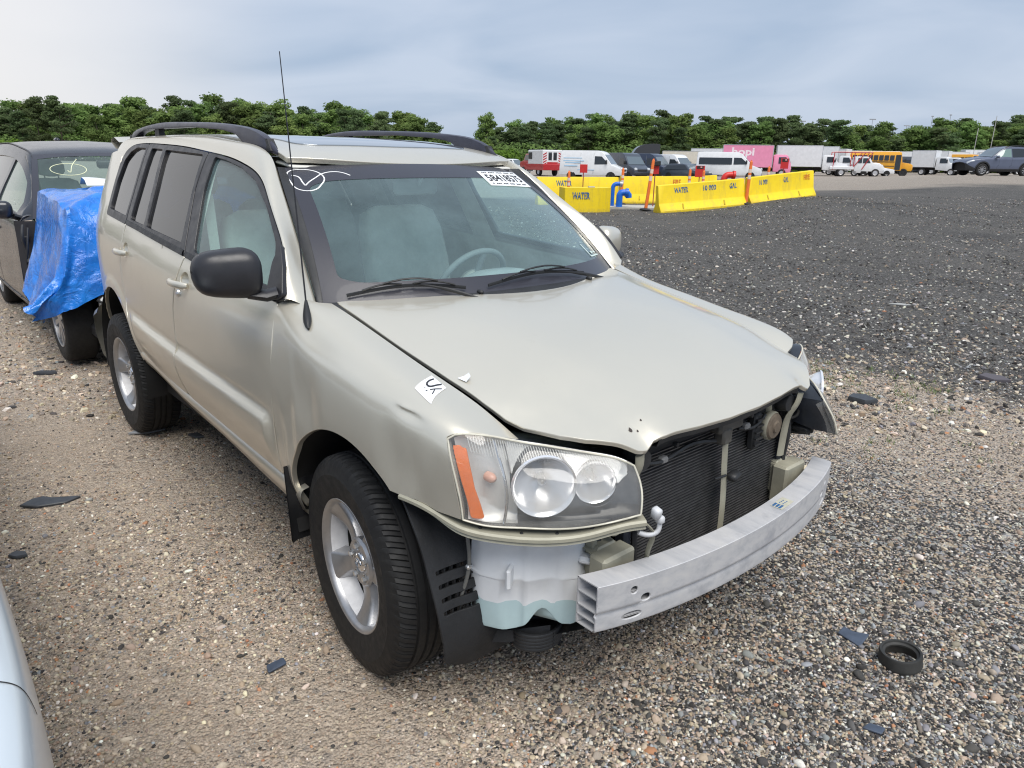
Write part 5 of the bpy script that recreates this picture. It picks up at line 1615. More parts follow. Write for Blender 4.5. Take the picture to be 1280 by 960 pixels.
# ---- crash boxes and frame ends behind the beam
for s in (-1, 1):
    mb = MB()
    mb.bbox((.48, s * .470, .535), (.50, .085, .125), .012)
    mb.bbox((.745, s * .475, .52), (.060, .13, .145), .008)
    mb.grid(np.array([[(.30, s * .52, .600), (.30, s * .42, .604)], [(.60, s * .52, .600), (.60, s * .42, .604)], [(.72, s * .53, .585), (.72, s * .43, .590)]]))
    cb = mb.build('frame_rail', M_PAINT_IN, suv, smooth=30)
    q = MB(); q.bbox((.62, s * .47, .603), (.14, .075, .012), .004); q.bbox((.69, s * .50, .60), (.03, .02, .03), .004); q.build('tow_bracket', M_PAINT_IN, cb, smooth=30)
    q = MB(); q.lathe([(0, .016), (.009, .014), (.010, .0)], 6, 'z', c=(.585, s * .47, .606)); q.build('bolt', M_DARKMETAL, cb)
    # upright of the radiator support and lamp mount
    q = MB()
    q.grid(np.array([[(.665, s * .505, .84), (.685, s * .455, .845), (.66, s * .445, .84)], [(.672, s * .500, .70), (.69, s * .455, .70), (.66, s * .445, .70)], [(.665, s * .505, .60), (.685, s * .465, .60), (.65, s * .45, .60)], [(.655, s * .500, .50), (.675, s * .465, .50), (.64, s * .45, .50)]]))
    q.bbox((.655, s * .475, .56), (.05, .060, .020), .004); q.bbox((.650, s * .475, .515), (.05, .062, .018), .004)
    q.build('radiator_upright', M_PAINT_IN, suv, smooth=40)
    # strut from the nose of the bonnet down beside the lamp
    q = MB(); q.tube(smooth([(.775, s * .425, .868), (.770, s * .418, .830), (.752, s * .415, .790), (.735, s * .430, .74), (.725, s * .44, .62)], 16), .015, 8, flat=(1.2, .5))
    q.build('lamp_strut', M_PAINT_IN, suv, smooth=50)
    q = MB(); q.bbox((.70, s * .46, .80), (.05, .05, .09), .01); q.lathe([(0, .03), (.028, .028), (.034, .0), (.03, -.03)], 16, 'x', c=(.735, s * .385, .835)); q.build('rubber_stop', M_BLACKPLASTIC, suv, smooth=50)
    q = MB(); q.bbox((.42, s * .60, .78), (.12, .10, .10), .02); q.build('lamp_wiring', M_DARKMETAL, suv, smooth=40)
# open black frame at the inner end of the left lamp
mb = MB()
for a_, b_ in (((.700, .535, .830), (.775, .545, .818)), ((.775, .545, .818), (.765, .560, .690)), ((.765, .560, .690), (.697, .545, .680)), ((.697, .545, .680), (.700, .535, .830))):
    mb.tube([a_, b_], .011, 6)
mb.bbox((.737, .565, .755), (.075, .012, .13), .004, rot=(0, .05, 0)); mb.bbox((.738, .55, .700), (.07, .04, .03), .01)
mb.tube(smooth([(.715, .52, .83), (.70, .50, .86), (.735, .50, .885)], 8), .012, 6)
mb.build('lamp_frame', M_DUSTYBLACK, suv, smooth=40)
# wiring, hoses and bolts in front of the radiator
for P, r_ in (([(.735, -.40, .83), (.742, -.30, .800), (.738, -.15, .812), (.744, -.02, .795)], .007), ([(.725, -.36, .78), (.722, -.355, .60), (.728, -.35, .44)], .009), ([(.735, .12, .80), (.742, .20, .788), (.735, .28, .81)], .006), ([(.715, .455, .80), (.73, .47, .70), (.72, .475, .60), (.73, .47, .52)], .008), ([(.60, -.56, .70), (.66, -.50, .66), (.70, -.44, .70), (.72, -.41, .78)], .008), ([(.58, -.60, .66), (.66, -.52, .62), (.715, -.42, .56)], .010)):
    mb = MB(); mb.tube(smooth(P, 18), r_, 6); mb.build('hose', M_BLACKPLASTIC, suv, smooth=60)
for y_ in (-.36, -.20, .20, .38):
    mb = MB(); mb.lathe([(0, .010), (.008, .009), (.010, .0)], 6, 'x', c=(.727, y_, .825)); mb.build('bolt', M_DARKMETAL, suv)
for y_, z_ in ((-.27, .800), (.16, .800), (-.36, .62)):
    mb = MB(); mb.bbox((.738, y_, z_), (.022, .030, .020), .005); mb.build('wiring_clip', simple('grey_clip', (.20, .20, .20), .6), suv)
# little white connector hanging off the inner corner of the right lamp
mb = MB(); mb.bbox((.862, -.452, .742), (.026, .022, .034), .005, rot=(.2, .3, 0)); mb.bbox((.866, -.440, .722), (.024, .020, .022), .005)
mb.tube(smooth([(.866, -.440, .712), (.866, -.446, .690), (.852, -.470, .682), (.838, -.488, .690)], 12), .007, 8)
mb.build('lamp_level_screw', simple('grey_white_plastic', (.55, .56, .58), .5, var=.1, scale=40), suv, smooth=50)

# ---- radiator and condenser
mb = MB(); mb.box((.692, .045, .58), (.016, .84, .49))
rad = mb.build('radiator', M_RAD, suv)
mb = MB()
nb = 46
for k in range(nb):
    z = .345 + k * (.47 / nb)
    mb.box((.7020, .045, z), (.0055, .80, .0030))
fins = mb.build('condenser_tube', M_FINBAR, rad); fins['kind'] = 'stuff'
mb = MB()
mb.bbox((.695, -.372, .58), (.045, .030, .50), .008); mb.bbox((.695, .462, .58), (.045, .032, .50), .008)
mb.build('radiator_tank', simple('blue_black_plastic', (.03, .034, .045), .4, 0, var=.2, scale=20), rad, smooth=40)
mb = MB(); mb.bbox((.69, .03, .335), (.05, .92, .04), .01); mb.build('radiator_cross_member', M_GAP, suv)
mb = MB(); mb.grid(np.array([[(.66, y, .34), (.665, y, .86)] for y in np.linspace(-.52, .52, 5)])); mb.build('fan_shroud', M_GAP, suv)
# upper tie bar, latch and centre strut
mb = MB()
yy = np.linspace(-.42, .45, 24)
zz = np.interp(yy, [-.42, -.30, -.10, .05, .25, .45], [.832, .848, .845, .838, .835, .825])
mb.grid(np.array([[(.66, y, z + .03), (.715, y, z + .028), (.728, y, z + .012), (.722, y, z - .022), (.70, y, z - .026)] for y, z in zip(yy, zz)]))
mb.build('tie_bar', M_DUSTYBLACK, suv, smooth=50)
mb = MB(); mb.bbox((.735, .045, .835), (.05, .13, .040), .008); mb.bbox((.745, .02, .805), (.04, .05, .055), .008); mb.bbox((.742, .12, .852), (.03, .06, .03), .006)
mb.build('bonnet_latch', simple('latch_steel', (.10, .095, .085), .6, .3, var=.3, scale=30), suv, smooth=40)
mb = MB(); mb.tube(smooth([(.742, .040, .82), (.742, .050, .70), (.746, .056, .60), (.742, .060, .36)], 12), .013, 6, flat=(1.2, .5))
strut = mb.build('latch_strut', M_PAINT_IN, suv, smooth=40)
mb = MB(); mb.bbox((.760, .085, .655), (.035, .055, .026), .008, rot=(0, .1, .2)); mb.tube([(.75, -.01, .668), (.752, .05, .664)], .004, 6); mb.build('temp_sensor', M_BLACKPLASTIC, strut, smooth=50)
# horn disc with its bracket
mb = MB(); mb.lathe([(0, .030), (.018, .030), (.022, .024), (.040, .022), (.046, .014), (.046, -.008), (.03, -.014), (0, -.014)], 30, 'x', c=(.735, .318, .765), flip=True)
mb.build('horn', simple('rusty_horn', (.17, .135, .10), .7, .3, var=.4, scale=30), suv, smooth=35)
mb = MB(); mb.lathe([(.0465, .016), (.050, .010), (.050, -.004), (.0465, -.008)], 30, 'x', c=(.735, .318, .765), flip=True)
mb.tube(smooth([(.72, .318, .80), (.73, .30, .84), (.72, .29, .86)], 8), .009, 6, flat=(1.3, .5)); mb.build('horn_bracket', M_PAINT_IN, suv, smooth=50)
mb = MB(); mb.bbox((.722, .245, .760), (.03, .045, .13), .008)
for k in range(5): mb.box((.740, .245, .715 + k * .022), (.008, .042, .006))
mb.build('resonator', M_BLACKPLASTIC, suv, smooth=40)
mb = MB(); mb.tube(smooth([(.72, .40, .83), (.735, .43, .80), (.73, .44, .77), (.74, .49, .76), (.72, .53, .80)], 16), .005, 6); mb.build('wire', M_GAP, suv, smooth=60)

# ---- washer tank (car's right)
zb_ = lambda t: .350
def tank_ring(z, k, sh=0):
    pl = [(.455, -.742), (.500, -.740), (.560, -.712), (.590, -.672), (.610, -.668), (.625, -.635), (.640, -.600), (.664, -.588), (.686, -.545), (.680, -.505), (.52, -.50), (.44, -.60)]
    c = np.array((.57, -.61)); P = rnd_poly(np.array(pl), .012, 2)
    P = c + (P - c) * k
    return np.c_[P, np.full(len(P), z)]
def ring_bottom(dz, k):
    Rr = tank_ring(0, k); xy = Rr[:, :2]
    d = (xy @ np.array([.62, .78])); d = (d - d.min()) / (d.max() - d.min())
    Rr[:, 2] = .338 + .02 * d + .062 * np.exp(-((d - .62) / .13) ** 2) + dz
    return Rr
def fluid_top(k):
    Rr = ring_bottom(0, k); Rr[:, 2] = .432 + .0 * Rr[:, 2] + .018 * np.sin(np.arange(len(Rr)) * .9) * .4 + .045 * np.exp(-((((Rr[:, 0] * .62 + Rr[:, 1] * .78) + .10) / .08) ** 2)) * 0
    Rr[:, 2] = np.maximum(Rr[:, 2], ring_bottom(.028, k)[:, 2])
    return Rr
rings = [ring_bottom(0.004, .90), ring_bottom(.0, .97), ring_bottom(.012, 1.0), fluid_top(1.0)]
mb = MB(); mb.grid(np.array(rings), cv=True)
n_ = len(rings[0]); mb.add(np.vstack([rings[0].mean(0)[None], rings[0]]), [(0, (i + 1) % n_ + 1, i + 1) for i in range(n_)])
up_r = [fluid_top(1.0), tank_ring(.500, 1.0), tank_ring(.503, 1.03), tank_ring(.510, 1.03), tank_ring(.515, 1.0), tank_ring(.585, .99), tank_ring(.620, .985), tank_ring(.632, .95)]
u = MB(); u.grid(np.array(up_r), cv=True)
u.add(np.vstack([up_r[-1].mean(0)[None], up_r[-1]]), [(0, i + 1, (i + 1) % n_ + 1) for i in range(n_)])
u.bbox((.585, -.706, .525), (.014, .050, .060), .005, rot=(0, 0, .62))
u.bbox((.700, -.520, .560), (.055, .040, .022), .008, rot=(0, 0, .5)); u.tube([(.70, -.52, .556), (.745, -.470, .556)], [.014, .009], 8, flat=(1.4, .5))
tank = u.build('washer_tank', M_TANK, suv, smooth=35)
mb.build('washer_fluid', M_FLUID, tank, smooth=35)
mb = MB(); mb.tube(smooth([(.470, -.765, .665), (.485, -.772, .62), (.490, -.770, .56), (.475, -.775, .47), (.460, -.782, .40), (.462, -.778, .365), (.50, -.755, .350)], 26), .0055, 8)
hs = mb.build('washer_hose', simple('grey_hose', (.16, .16, .15), .6), tank, smooth=60)
mb = MB(); mb.bbox((.489, -.772, .535), (.016, .016, .014), .004); mb.build('hose_clip', M_CHROME2, hs)
mb = MB(); mb.bbox((.640, -.630, .636), (.03, .02, .012), .004); mb.lathe([(0, .009), (.006, .008), (.007, 0)], 6, 'z', c=(.64, -.63, .64)); mb.build('tank_bolt', M_DARKMETAL, tank)

# ================================================================== SUV interior
mb = MB()
def dash_z(y): return 1.035 + .012 * math.cos(y * 2)
ys = np.linspace(-.72, .72, 37)
rows = []
for y in ys:
    hump = .055 * math.exp(-((y + .30) / .22) ** 2) * 0 + .050 * math.exp(-((y - .36) / .20) ** 4)
    bow = .045 * math.exp(-((y + .33) / .26) ** 4)
    z = 1.015
    rows.append([(-.30 - .25 * (abs(y) / .75) ** 2, y, z + .055), (-.50 - .12 * (abs(y) / .75) ** 2, y, z + .050 + hump * .3 + bow * .3), (-.64, y, z + .050 + hump + bow), (-.76, y, z + .045 + hump + bow * .9), (-.83, y, z + .005 + hump * .5), (-.84, y, z - .12), (-.80, y, z - .30), (-.70, y, z - .45)])
mb.grid(np.array(rows))
mb.build('dashboard', M_DASH, suv, smooth=60)
mb = MB(); mb.bbox((-.95, 0, .72), (.9, .24, .30), .05); mb.build('centre_console', M_DASH, suv, smooth=50)
def seat(parent, x, y, w):
    s = MB()
    for zc, xo, ww, th in ():
        pass
    def pad(secs):
        rows = []
        for (cx, cz, hw, hd, tilt_) in secs:
            ring_ = []
            for a in np.linspace(0, 2 * math.pi, 24, endpoint=False):
                ca, sa = math.cos(a), math.sin(a)
                py = hw * abs(ca) ** .45 * (1 if ca >= 0 else -1); pd = hd * abs(sa) ** .6 * (1 if sa >= 0 else -1)
                pd += (.03 * (py / max(hw, 1e-6)) ** 4 if sa > 0 else 0)
                ring_.append((x + cx + pd * math.cos(tilt_), y + py, cz + pd * math.sin(tilt_)))
            rows.append(ring_)
        G = np.array(rows); s.grid(G, cv=True); 
        for g in (G[0], G[-1]): s.add(np.vstack([g.mean(0)[None], g]), [(0, i + 1, (i + 1) % 24 + 1) for i in range(24)])
    pad([(.0, .70, w * .8, .03, .2), (.0, .72, w * .92, .075, .2), (-.02, .85, w * .98, .09, .2), (-.06, 1.05, w, .085, .22), (-.11, 1.22, w * .97, .075, .25), (-.145, 1.315, w * .86, .06, .25), (-.155, 1.345, w * .6, .035, .25), (-.157, 1.352, w * .2, .01, .25)])
    b = s.build('seat_backrest', M_CLOTH, parent, smooth=60)
    s2 = MB(); s2.bbox((x + .26, y, .66), (.56, w * 1.95, .17), .05); s2.build('seat_cushion', M_CLOTH, parent, smooth=50)
    s3 = MB()
    rows = []
    for z, hw, hd in ((1.37, .03, .02), (1.385, .10, .035), (1.42, .125, .045), (1.48, .125, .045), (1.525, .10, .035), (1.54, .05, .015)):
        rows.append([(x - .17 + hd * math.sin(a), y + hw * abs(math.cos(a)) ** .6 * (1 if math.cos(a) > 0 else -1), z) for a in np.linspace(0, 2 * math.pi, 18, endpoint=False)])
    s3.grid(np.array(rows), cv=True); s3.tube([(x - .165, y - .06, 1.30), (x - .17, y - .06, 1.40)], .007, 6); s3.tube([(x - .165, y + .06, 1.30), (x - .17, y + .06, 1.40)], .007, 6)
    return b, s3
for y in (-.37, .37):
    b, hr = seat(suv, -1.48, y, .25)
    q = MB(); q.bbox((-1.30, y + .27 * (1 if y < 0 else -1), .955), (.32, .065, .065), .025); q.build('armrest', M_CLOTH, b, smooth=50)
for y in (-.38, .0, .38):
    b, hr = seat(suv, -2.38, y, .185 if y else .17)
    if y: hr.build('head_restraint', M_CLOTH, b, smooth=60)
# steering wheel
mb = MB()
c = np.array((-.95, .37, 1.02)); ax = np.array((-.85, 0, .52)); ax /= np.linalg.norm(ax); e1_ = np.array((0, 1., 0)); e2_ = np.cross(ax, e1_)
mb.tube([c + .19 * (math.cos(a) * e1_ + math.sin(a) * e2_) for a in np.linspace(0, 2 * math.pi, 41)], .015, 8, cap=False)
for a in (.2, math.pi - .2, -math.pi / 2): mb.tube([c - ax * .02, c + .18 * (math.cos(a) * e1_ + math.sin(a) * e2_)], .016, 6)
sw = mb.build('steering_wheel', M_DASH, suv, smooth=60)
mb = MB(); mb.lathe([(0, .03), (.06, .025), (.08, .0), (.07, -.03)], 20, 'z'); me = mb.mesh('steering_hub', smooth=50)
hub = mobj('steering_hub', me, M_CLOTH, sw); hub.location = c; hub.rotation_euler = Vector(ax).to_track_quat('Z', 'Y').to_euler()
# rear-view mirror under the screen
mb = MB(); mb.bbox((-.90, .02, 1.485), (.035, .26, .075), .02, rot=(0, .12, .15)); rv = mb.build('rear_view_mirror', simple('mirror_back_grey', (.28, .29, .29), .6), suv, smooth=50)
mb = MB(); mb.tube([(-.88, .02, 1.49), (-.845, .02, 1.54)], .01, 8); mb.build('mirror_stem', M_DASH, rv)
for y in (-.36, .36):
    mb = MB(); mb.bbox((-.96, y, 1.575 - .005), (.16, .40, .012), .005, rot=(0, .12, 0)); mb.build('sun_visor', M_HEADLINER, suv, smooth=40)
# seat belt on the near side
mb = MB(); mb.tube(smooth([(-1.44, -.70, 1.44), (-1.42, -.70, 1.20), (-1.40, -.69, .85)], 12), .022, 4, flat=(1, .12)); mb.build('seat_belt', M_CLOTH, suv)

# ================================================================== cars built from lofted sections
class Loft:
    """half body: sections along x of (half width, z) points, smooth both ways"""
    def __init__(s, xs, secs):
        s.xs = np.array(xs, float); s.P = np.array(secs, float)          # (nx, ns, 2)
        s.ns = s.P.shape[1]; s.k = np.linspace(0, 1, s.ns)
        s.fx = cspline(s.xs, s.P.reshape(len(xs), -1)); s.B = _nat_basis(s.k)
    def half(s, x, q):
        Y = s.fx(np.asarray(x, float)).reshape(-1, s.ns, 2); q = np.clip(np.asarray(q, float), 0, 1)
        Mm = np.einsum('ij,njk->nik', s.B, Y); n = s.ns
        i = np.clip(np.searchsorted(s.k, q, side='right') - 1, 0, n - 2); r = np.arange(len(q)); h = s.k[1]
        a = ((s.k[i + 1] - q) / h)[:, None]; b = 1 - a
        return a * Y[r, i] + b * Y[r, i + 1] + ((a ** 3 - a) * Mm[r, i] + (b ** 3 - b) * Mm[r, i + 1]) * h * h / 6
    def S(s, x, q):
        x, q = np.broadcast_arrays(np.asarray(x, float), np.asarray(q, float)); sh = x.shape
        W = s.half(x.ravel(), q.ravel())
        return np.stack([x.ravel(), -W[:, 0], W[:, 1]], -1).reshape(sh + (3,))
    def q_of_z(s, x, z):
        """parameter at which the section at x reaches height z on its way up the side"""
        qs = np.linspace(0, .85, 120); out = []
        for a, b in zip(np.atleast_1d(x), np.atleast_1d(z)):
            zz = s.half(np.full(120, a), qs)[:, 1]; out.append(float(np.interp(b, np.maximum.accumulate(zz), qs)))
        return np.array(out)
    def poly(s, pts):
        P = np.asarray(pts, float); return np.stack([P[:, 0], s.q_of_z(P[:, 0], P[:, 1])], -1)
def both(name, me, mat, root, sides=(-1, 1)):
    r = []
    for sg in sides: r.append(mobj(name, me if sg < 0 else mirror_mesh(me), mat if sg < 0 else None, root))
    return r
def arch_pts(cx, cz, r, a0, a1, n=18):
    return [(cx + r * math.cos(R(a)), cz + r * math.sin(R(a))) for a in np.linspace(a0, a1, n)]

_simple_tyre = None
def car_wheel(parent, x, y, r, w, rz=0.0, spokes=10, rim_mat=None, detail=True):
    """wheel > tyre (the wheel itself), rim"""
    k = r / .34
    mb = MB(); mb.lathe([(r * .62, -w * .46), (r * .80, -w * .52), (r * .93, -w * .48), (r * .985, -w * .38), (r, -w * .2), (r, w * .2), (r * .985, w * .38), (r * .9, w * .5), (r * .62, w * .46)], 40 if detail else 20, 'y')
    t = mb.build('wheel', M_TYRE, parent, smooth=40); t.location = (x, y, r); t.rotation_euler = (0, 0, rz)
    mb = MB(); R_ = r * .645
    mb.lathe([(R_, -w * .44), (R_ * .985, -w * .49), (R_ * .94, -w * .47), (R_ * .90, -w * .30), (R_ * .86, w * .1)], 40 if detail else 18, 'y', flip=True)
    mb.lathe([(0, -w * .43), (R_ * .16, -w * .43), (R_ * .22, -w * .36), (R_ * .22, -w * .2)], 18, 'y', flip=True)
    for s_i in range(spokes):
        a = s_i * 2 * math.pi / spokes + .3
        rows = []
        for q in (.15, .55, .93):
            hw = R_ * (.085 + .05 * q); yf = -w * (.42 + .02 * q)
            u = [(-hw, yf + .03), (-hw * .7, yf), (hw * .7, yf), (hw, yf + .03)]
            rows.append([(R_ * q * math.cos(a) - uu * math.sin(a), yy, -(R_ * q * math.sin(a) + uu * math.cos(a))) for uu, yy in u])
        mb.grid(np.array(rows))
    mb.build('rim', rim_mat or M_ALLOY, t, smooth=40)
    mb = MB(); mb.lathe([(0, -w * .12), (R_ * .9, -w * .12)], 20, 'y', flip=True); mb.build('brake_dark', M_GAP, t)
    return t

# ================================================================== dark minivan with a blue tarpaulin over its nose
M_VANPAINT = paint('dark_grey_paint', (.026, .028, .036), metal=.25, rough=.22, dirt=.10, coat=.35)
M_VGLASS = glassy('minivan_glass', (.55, .72, .68), .02, .10, (.42, .56, .52), haze_scale=5)
mv = empty('minivan', (-4.70, .06, 0), 0, 'dark grey minivan with a blue tarpaulin tied over its wrecked nose', 'minivan')
# local frame: front axle at 0, x forward
VX = [-4.4, -4.1, -3.4, -2.4, -1.9, -1.55, -1.25, -1.0, -.78, -.6]
def vsec(w, zs, zb, wt, zt, wc):
    return [(w * .90, zs), (w * .985, zs + .10), (w, zs + .32), (w * .995, zs + .55), (w * .965, zb), (w * .93 - (w * .93 - wt) * .45, zb + (zt - zb) * .48), (wt, zt - .065), (wt - .05, zt - .022), (wc, zt), (0, zt + .02)]
VS = [vsec(.86, .34, 1.08, .62, 1.60, .40), vsec(.95, .30, 1.09, .66, 1.66, .45), vsec(.99, .26, 1.09, .69, 1.70, .48), vsec(.99, .26, 1.08, .69, 1.695, .48), vsec(.99, .26, 1.07, .685, 1.655, .48),
      vsec(.99, .26, 1.06, .68, 1.595, .47), vsec(.985, .26, 1.05, .70, 1.44, .48), vsec(.985, .26, 1.04, .73, 1.28, .50), vsec(.98, .26, 1.03, .75, 1.14, .52), vsec(.97, .26, 1.0, .76, 1.06, .54)]
VL = Loft(VX, VS)
# side skin with the door, windows cut out
side = [(-.78, .28)] + [(-.80, z) for z in (.45, .65, .85, 1.0)] + [(-.80, 1.05)]
sp = VL.poly([(-.80, .275), (-.80, .45), (-.80, .65), (-.80, .85), (-.80, 1.02)])
top_q = [(x, .70) for x in np.linspace(-.82, -1.25, 6)] + [(x, .72) for x in np.linspace(-1.3, -4.2, 16)]
bot = [(x, .02) for x in np.linspace(-4.25, -.80, 16)]
wf = VL.poly([(-1.02, 1.10), (-1.10, 1.18), (-1.32, 1.34), (-1.62, 1.47), (-1.95, 1.535), (-1.98, 1.30), (-1.96, 1.10)])
wr_ = VL.poly([(-2.06, 1.10), (-2.07, 1.30), (-2.05, 1.545), (-2.6, 1.565), (-3.1, 1.565), (-3.1, 1.10)])
rear_arch = VL.poly([(-3.06 + .40 * math.cos(R(a)) - .0, .36 + .40 * math.sin(R(a))) for a in np.linspace(0, 180, 20)])
mvb = panel_mesh('body_side', VL.S, np.array(list(sp) + top_q + bot[:1] + [(x, .02) for x in np.linspace(-4.1, -3.5, 4)] + [tuple(p) for p in rear_arch[::-1]] + [(x, .02) for x in np.linspace(-2.60, -.82, 10)]), holes=[wf, wr_], res=.05, bstep=.03, thick=.02)
bs = both('body_side', mvb, M_VANPAINT, mv)
both('door_window', panel_mesh('door_window', VL.S, VL.poly([(-1.0, 1.09), (-1.10, 1.19), (-1.32, 1.355), (-1.62, 1.485), (-1.97, 1.55), (-2.0, 1.30), (-1.98, 1.09)]), res=.1, bstep=.05, thick=0, off=-.012), M_VGLASS, mv)
both('rear_window', panel_mesh('rear_window', VL.S, VL.poly([(-2.04, 1.09), (-2.05, 1.30), (-2.03, 1.56), (-2.6, 1.58), (-3.12, 1.58), (-3.12, 1.09)]), res=.1, bstep=.05, thick=0, off=-.012), M_GLASSR, mv)
both('window_chrome', panel_mesh('window_chrome', VL.S, VL.poly([(-.98, 1.065), (-.98, 1.09), (-3.1, 1.095), (-3.1, 1.07)]), res=.05, bstep=.03, thick=.006, off=.006), M_BLACKTRIM, mv)
# door shut line and lower moulding
sl = np.array([(-2.03, z) for z in np.linspace(.32, 1.05, 14)])
mb = MB(); mb.grid(strip_on(VL.S, VL.poly(sl), .004, .001)); both('door_gap', mb.mesh('door_gap'), M_GAP, mv)
both('door_moulding', panel_mesh('door_moulding', VL.S, VL.poly([(-.84, .30), (-.84, .36), (-3.0, .36), (-3.0, .30)]), res=.06, bstep=.04, thick=.01, off=.008), simple('satin_sill', (.10, .10, .105), .4, .4), mv)
hx = np.linspace(-1.95, -1.72, 9); hz = np.full(9, .93); P = VL.S(hx, VL.q_of_z(hx, hz)); P[:, 1] -= .012 + .022 * np.sin(np.linspace(0, math.pi, 9))
mb = MB(); mb.tube(P, .013, 8); both('door_handle', mb.mesh('door_handle', smooth=60), M_VANPAINT, mv)
# roof between the side skins
rq = np.linspace(.715, 1, 10)
X, Q = np.meshgrid(np.linspace(-4.25, -1.50, 40), rq, indexing='ij'); G = VL.S(X, Q)
G2 = G[:, ::-1].copy(); G2[..., 1] *= -1
mb = MB(); mb.grid(np.concatenate([G, G2[:, 1:]], 1)); rf = mb.build('roof', M_VANPAINT, mv, smooth=60)
for sg in (-1, 1):
    P = VL.S(np.linspace(-4.0, -1.45, 30), np.full(30, .735)); P[:, 1] *= -sg; P[:, 2] += .004
    mb = MB(); mb.tube(P, .010, 6, flat=(1, .5)); mb.build('roof_channel', M_BLACKTRIM, rf, smooth=60)
mb = MB(); mb.bbox((-3.9, 0, 1.74), (.16, .05, .06), .02); mb.build('aerial_fin', M_VANPAINT, rf, smooth=50)
# windscreen
def VWIND(y, v):
    y = np.asarray(y, float); v = np.asarray(v, float); a = np.abs(y)
    xb = -.42 - .38 * (a / .86) ** 2.3; xt = -1.42 - .14 * (a / .66) ** 2.2
    zb = 1.06; zt = 1.605 - .03 * (a / .66) ** 2
    bw = 4 * v * (1 - v)
    return np.stack([xb + (xt - xb) * v + .02 * bw, y + 0 * v, zb + (zt - zb) * v + .030 * bw], -1)
we = lambda v: .84 + (.655 - .84) * v
wpv = np.array([(-we(v), v) for v in np.linspace(0, 1, 10)] + [(y, 1.) for y in np.linspace(-.55, .55, 8)] + [(we(v), v) for v in np.linspace(1, 0, 10)] + [(y, 0.) for y in np.linspace(.7, -.7, 8)])
vw = panel('windscreen', VWIND, wpv, res=.1, bstep=.05, thick=0, out=(1, 0, .6), mat=M_VGLASS, parent=mv)
ihv = np.array([(-we(v) + .05, v) for v in np.linspace(.06, .90, 8)] + [(-.45, .93), (0, .93), (.45, .93)] + [(we(v) - .05, v) for v in np.linspace(.90, .06, 8)])
panel('black_border', VWIND, wpv, holes=[ihv], res=.08, bstep=.04, thick=0, off=.002, out=(1, 0, .6), mat=M_CERAMIC, parent=vw)
rg = np.array([(-.44 + .135 * math.cos(a), .70 + .10 * math.sin(a)) for a in np.linspace(0, 2 * math.pi, 40)])
tk = smooth([(-.48, .80 - .04), (-.455, .70), (-.44, .645), (-.42, .70), (-.38, .80), (-.335, .875)], 20)
mb = MB(); mb.grid(strip_on(VWIND, rg, .006, .002, (1, 0, .6))); mb.grid(strip_on(VWIND, tk[4:], .006, .002, (1, 0, .6))); mb.build('marker_tick_in_ring', simple('yellow_marker', (.72, .74, .50), .7), vw)
for sg in (-1, 1):                      # A-pillars
    G = []
    for v in np.linspace(-.02, 1.0, 16):
        P = VWIND(np.array(-we(v)), np.array(v)); xs_ = P[0] - .16 + .10 * v; q = float(VL.q_of_z(np.array(max(min(P[0] - .05, -.8), -4)), np.array(P[2] - .03))[0]); Qp = VL.S(np.array(max(min(P[0] - .10, -.80), -4.)), np.array(min(q, .72)))
        m_ = (P + Qp) / 2 + (.02, -.012, .012)
        G.append([P + (-.01, .02, -.01), P + (0, .004, .006), m_, Qp + (0, -.004, 0), Qp + (-.02, .02, -.02)])
    G = np.array(G)
    if sg > 0: G[..., 1] *= -1
    mb = MB(); mb.grid(G); mb.build('windscreen_pillar', M_VANPAINT, mv, smooth=60)
# dark inside, seats, torn front end under the sheet
mb = MB(); mb.box((-2.2, 0, .50), (3.8, 1.6, .30)); mb.box((-.52, 0, .72), (.5, 1.5, .62)); mb.box((.10, 0, .62), (1.0, 1.0, .50)); mb.build('inner_structure', M_GAP, mv)
mb = MB(); mb.grid(np.array([[(-1.0, y, 1.06), (-.62, y, 1.10), (-.45, y, 1.0)] for y in np.linspace(-.8, .8, 7)])); mb.build('dashboard', M_DASH, mv)
for y in (-.42, .42):
    b, hr = seat(mv, -1.95, y, .25); hr.build('head_restraint', M_CLOTH, b, smooth=60)
mb = MB(); mb.bbox((-1.52, .0, 1.50), (.05, .26, .08), .02); mb.build('rear_view_mirror', M_BLACKPLASTIC, mv, smooth=50)
for y, rz in ((-.80, 0), (.80, math.pi)):
    car_wheel(mv, 0.03, y, .345, .225, rz, 10); car_wheel(mv, -3.06, y, .345, .225, rz, 10)
for sg in (-1, 1):
    G = mirror_shell(-.965, -1.20, -.80, 1.14, .16, .075); G[..., 1] *= -sg
    mb = MB(); mb.grid(G, cv=True, flip=sg > 0); ms = mb.build('door_mirror', M_VANPAINT, mv, smooth=60)
    mb = MB(); mb.tube([(-.86, sg * .90, 1.06), (-.82, sg * .98, 1.09)], .04, 10, flat=(1.2, .6)); mb.build('mirror_arm', M_BLACKTRIM, ms, smooth=50)
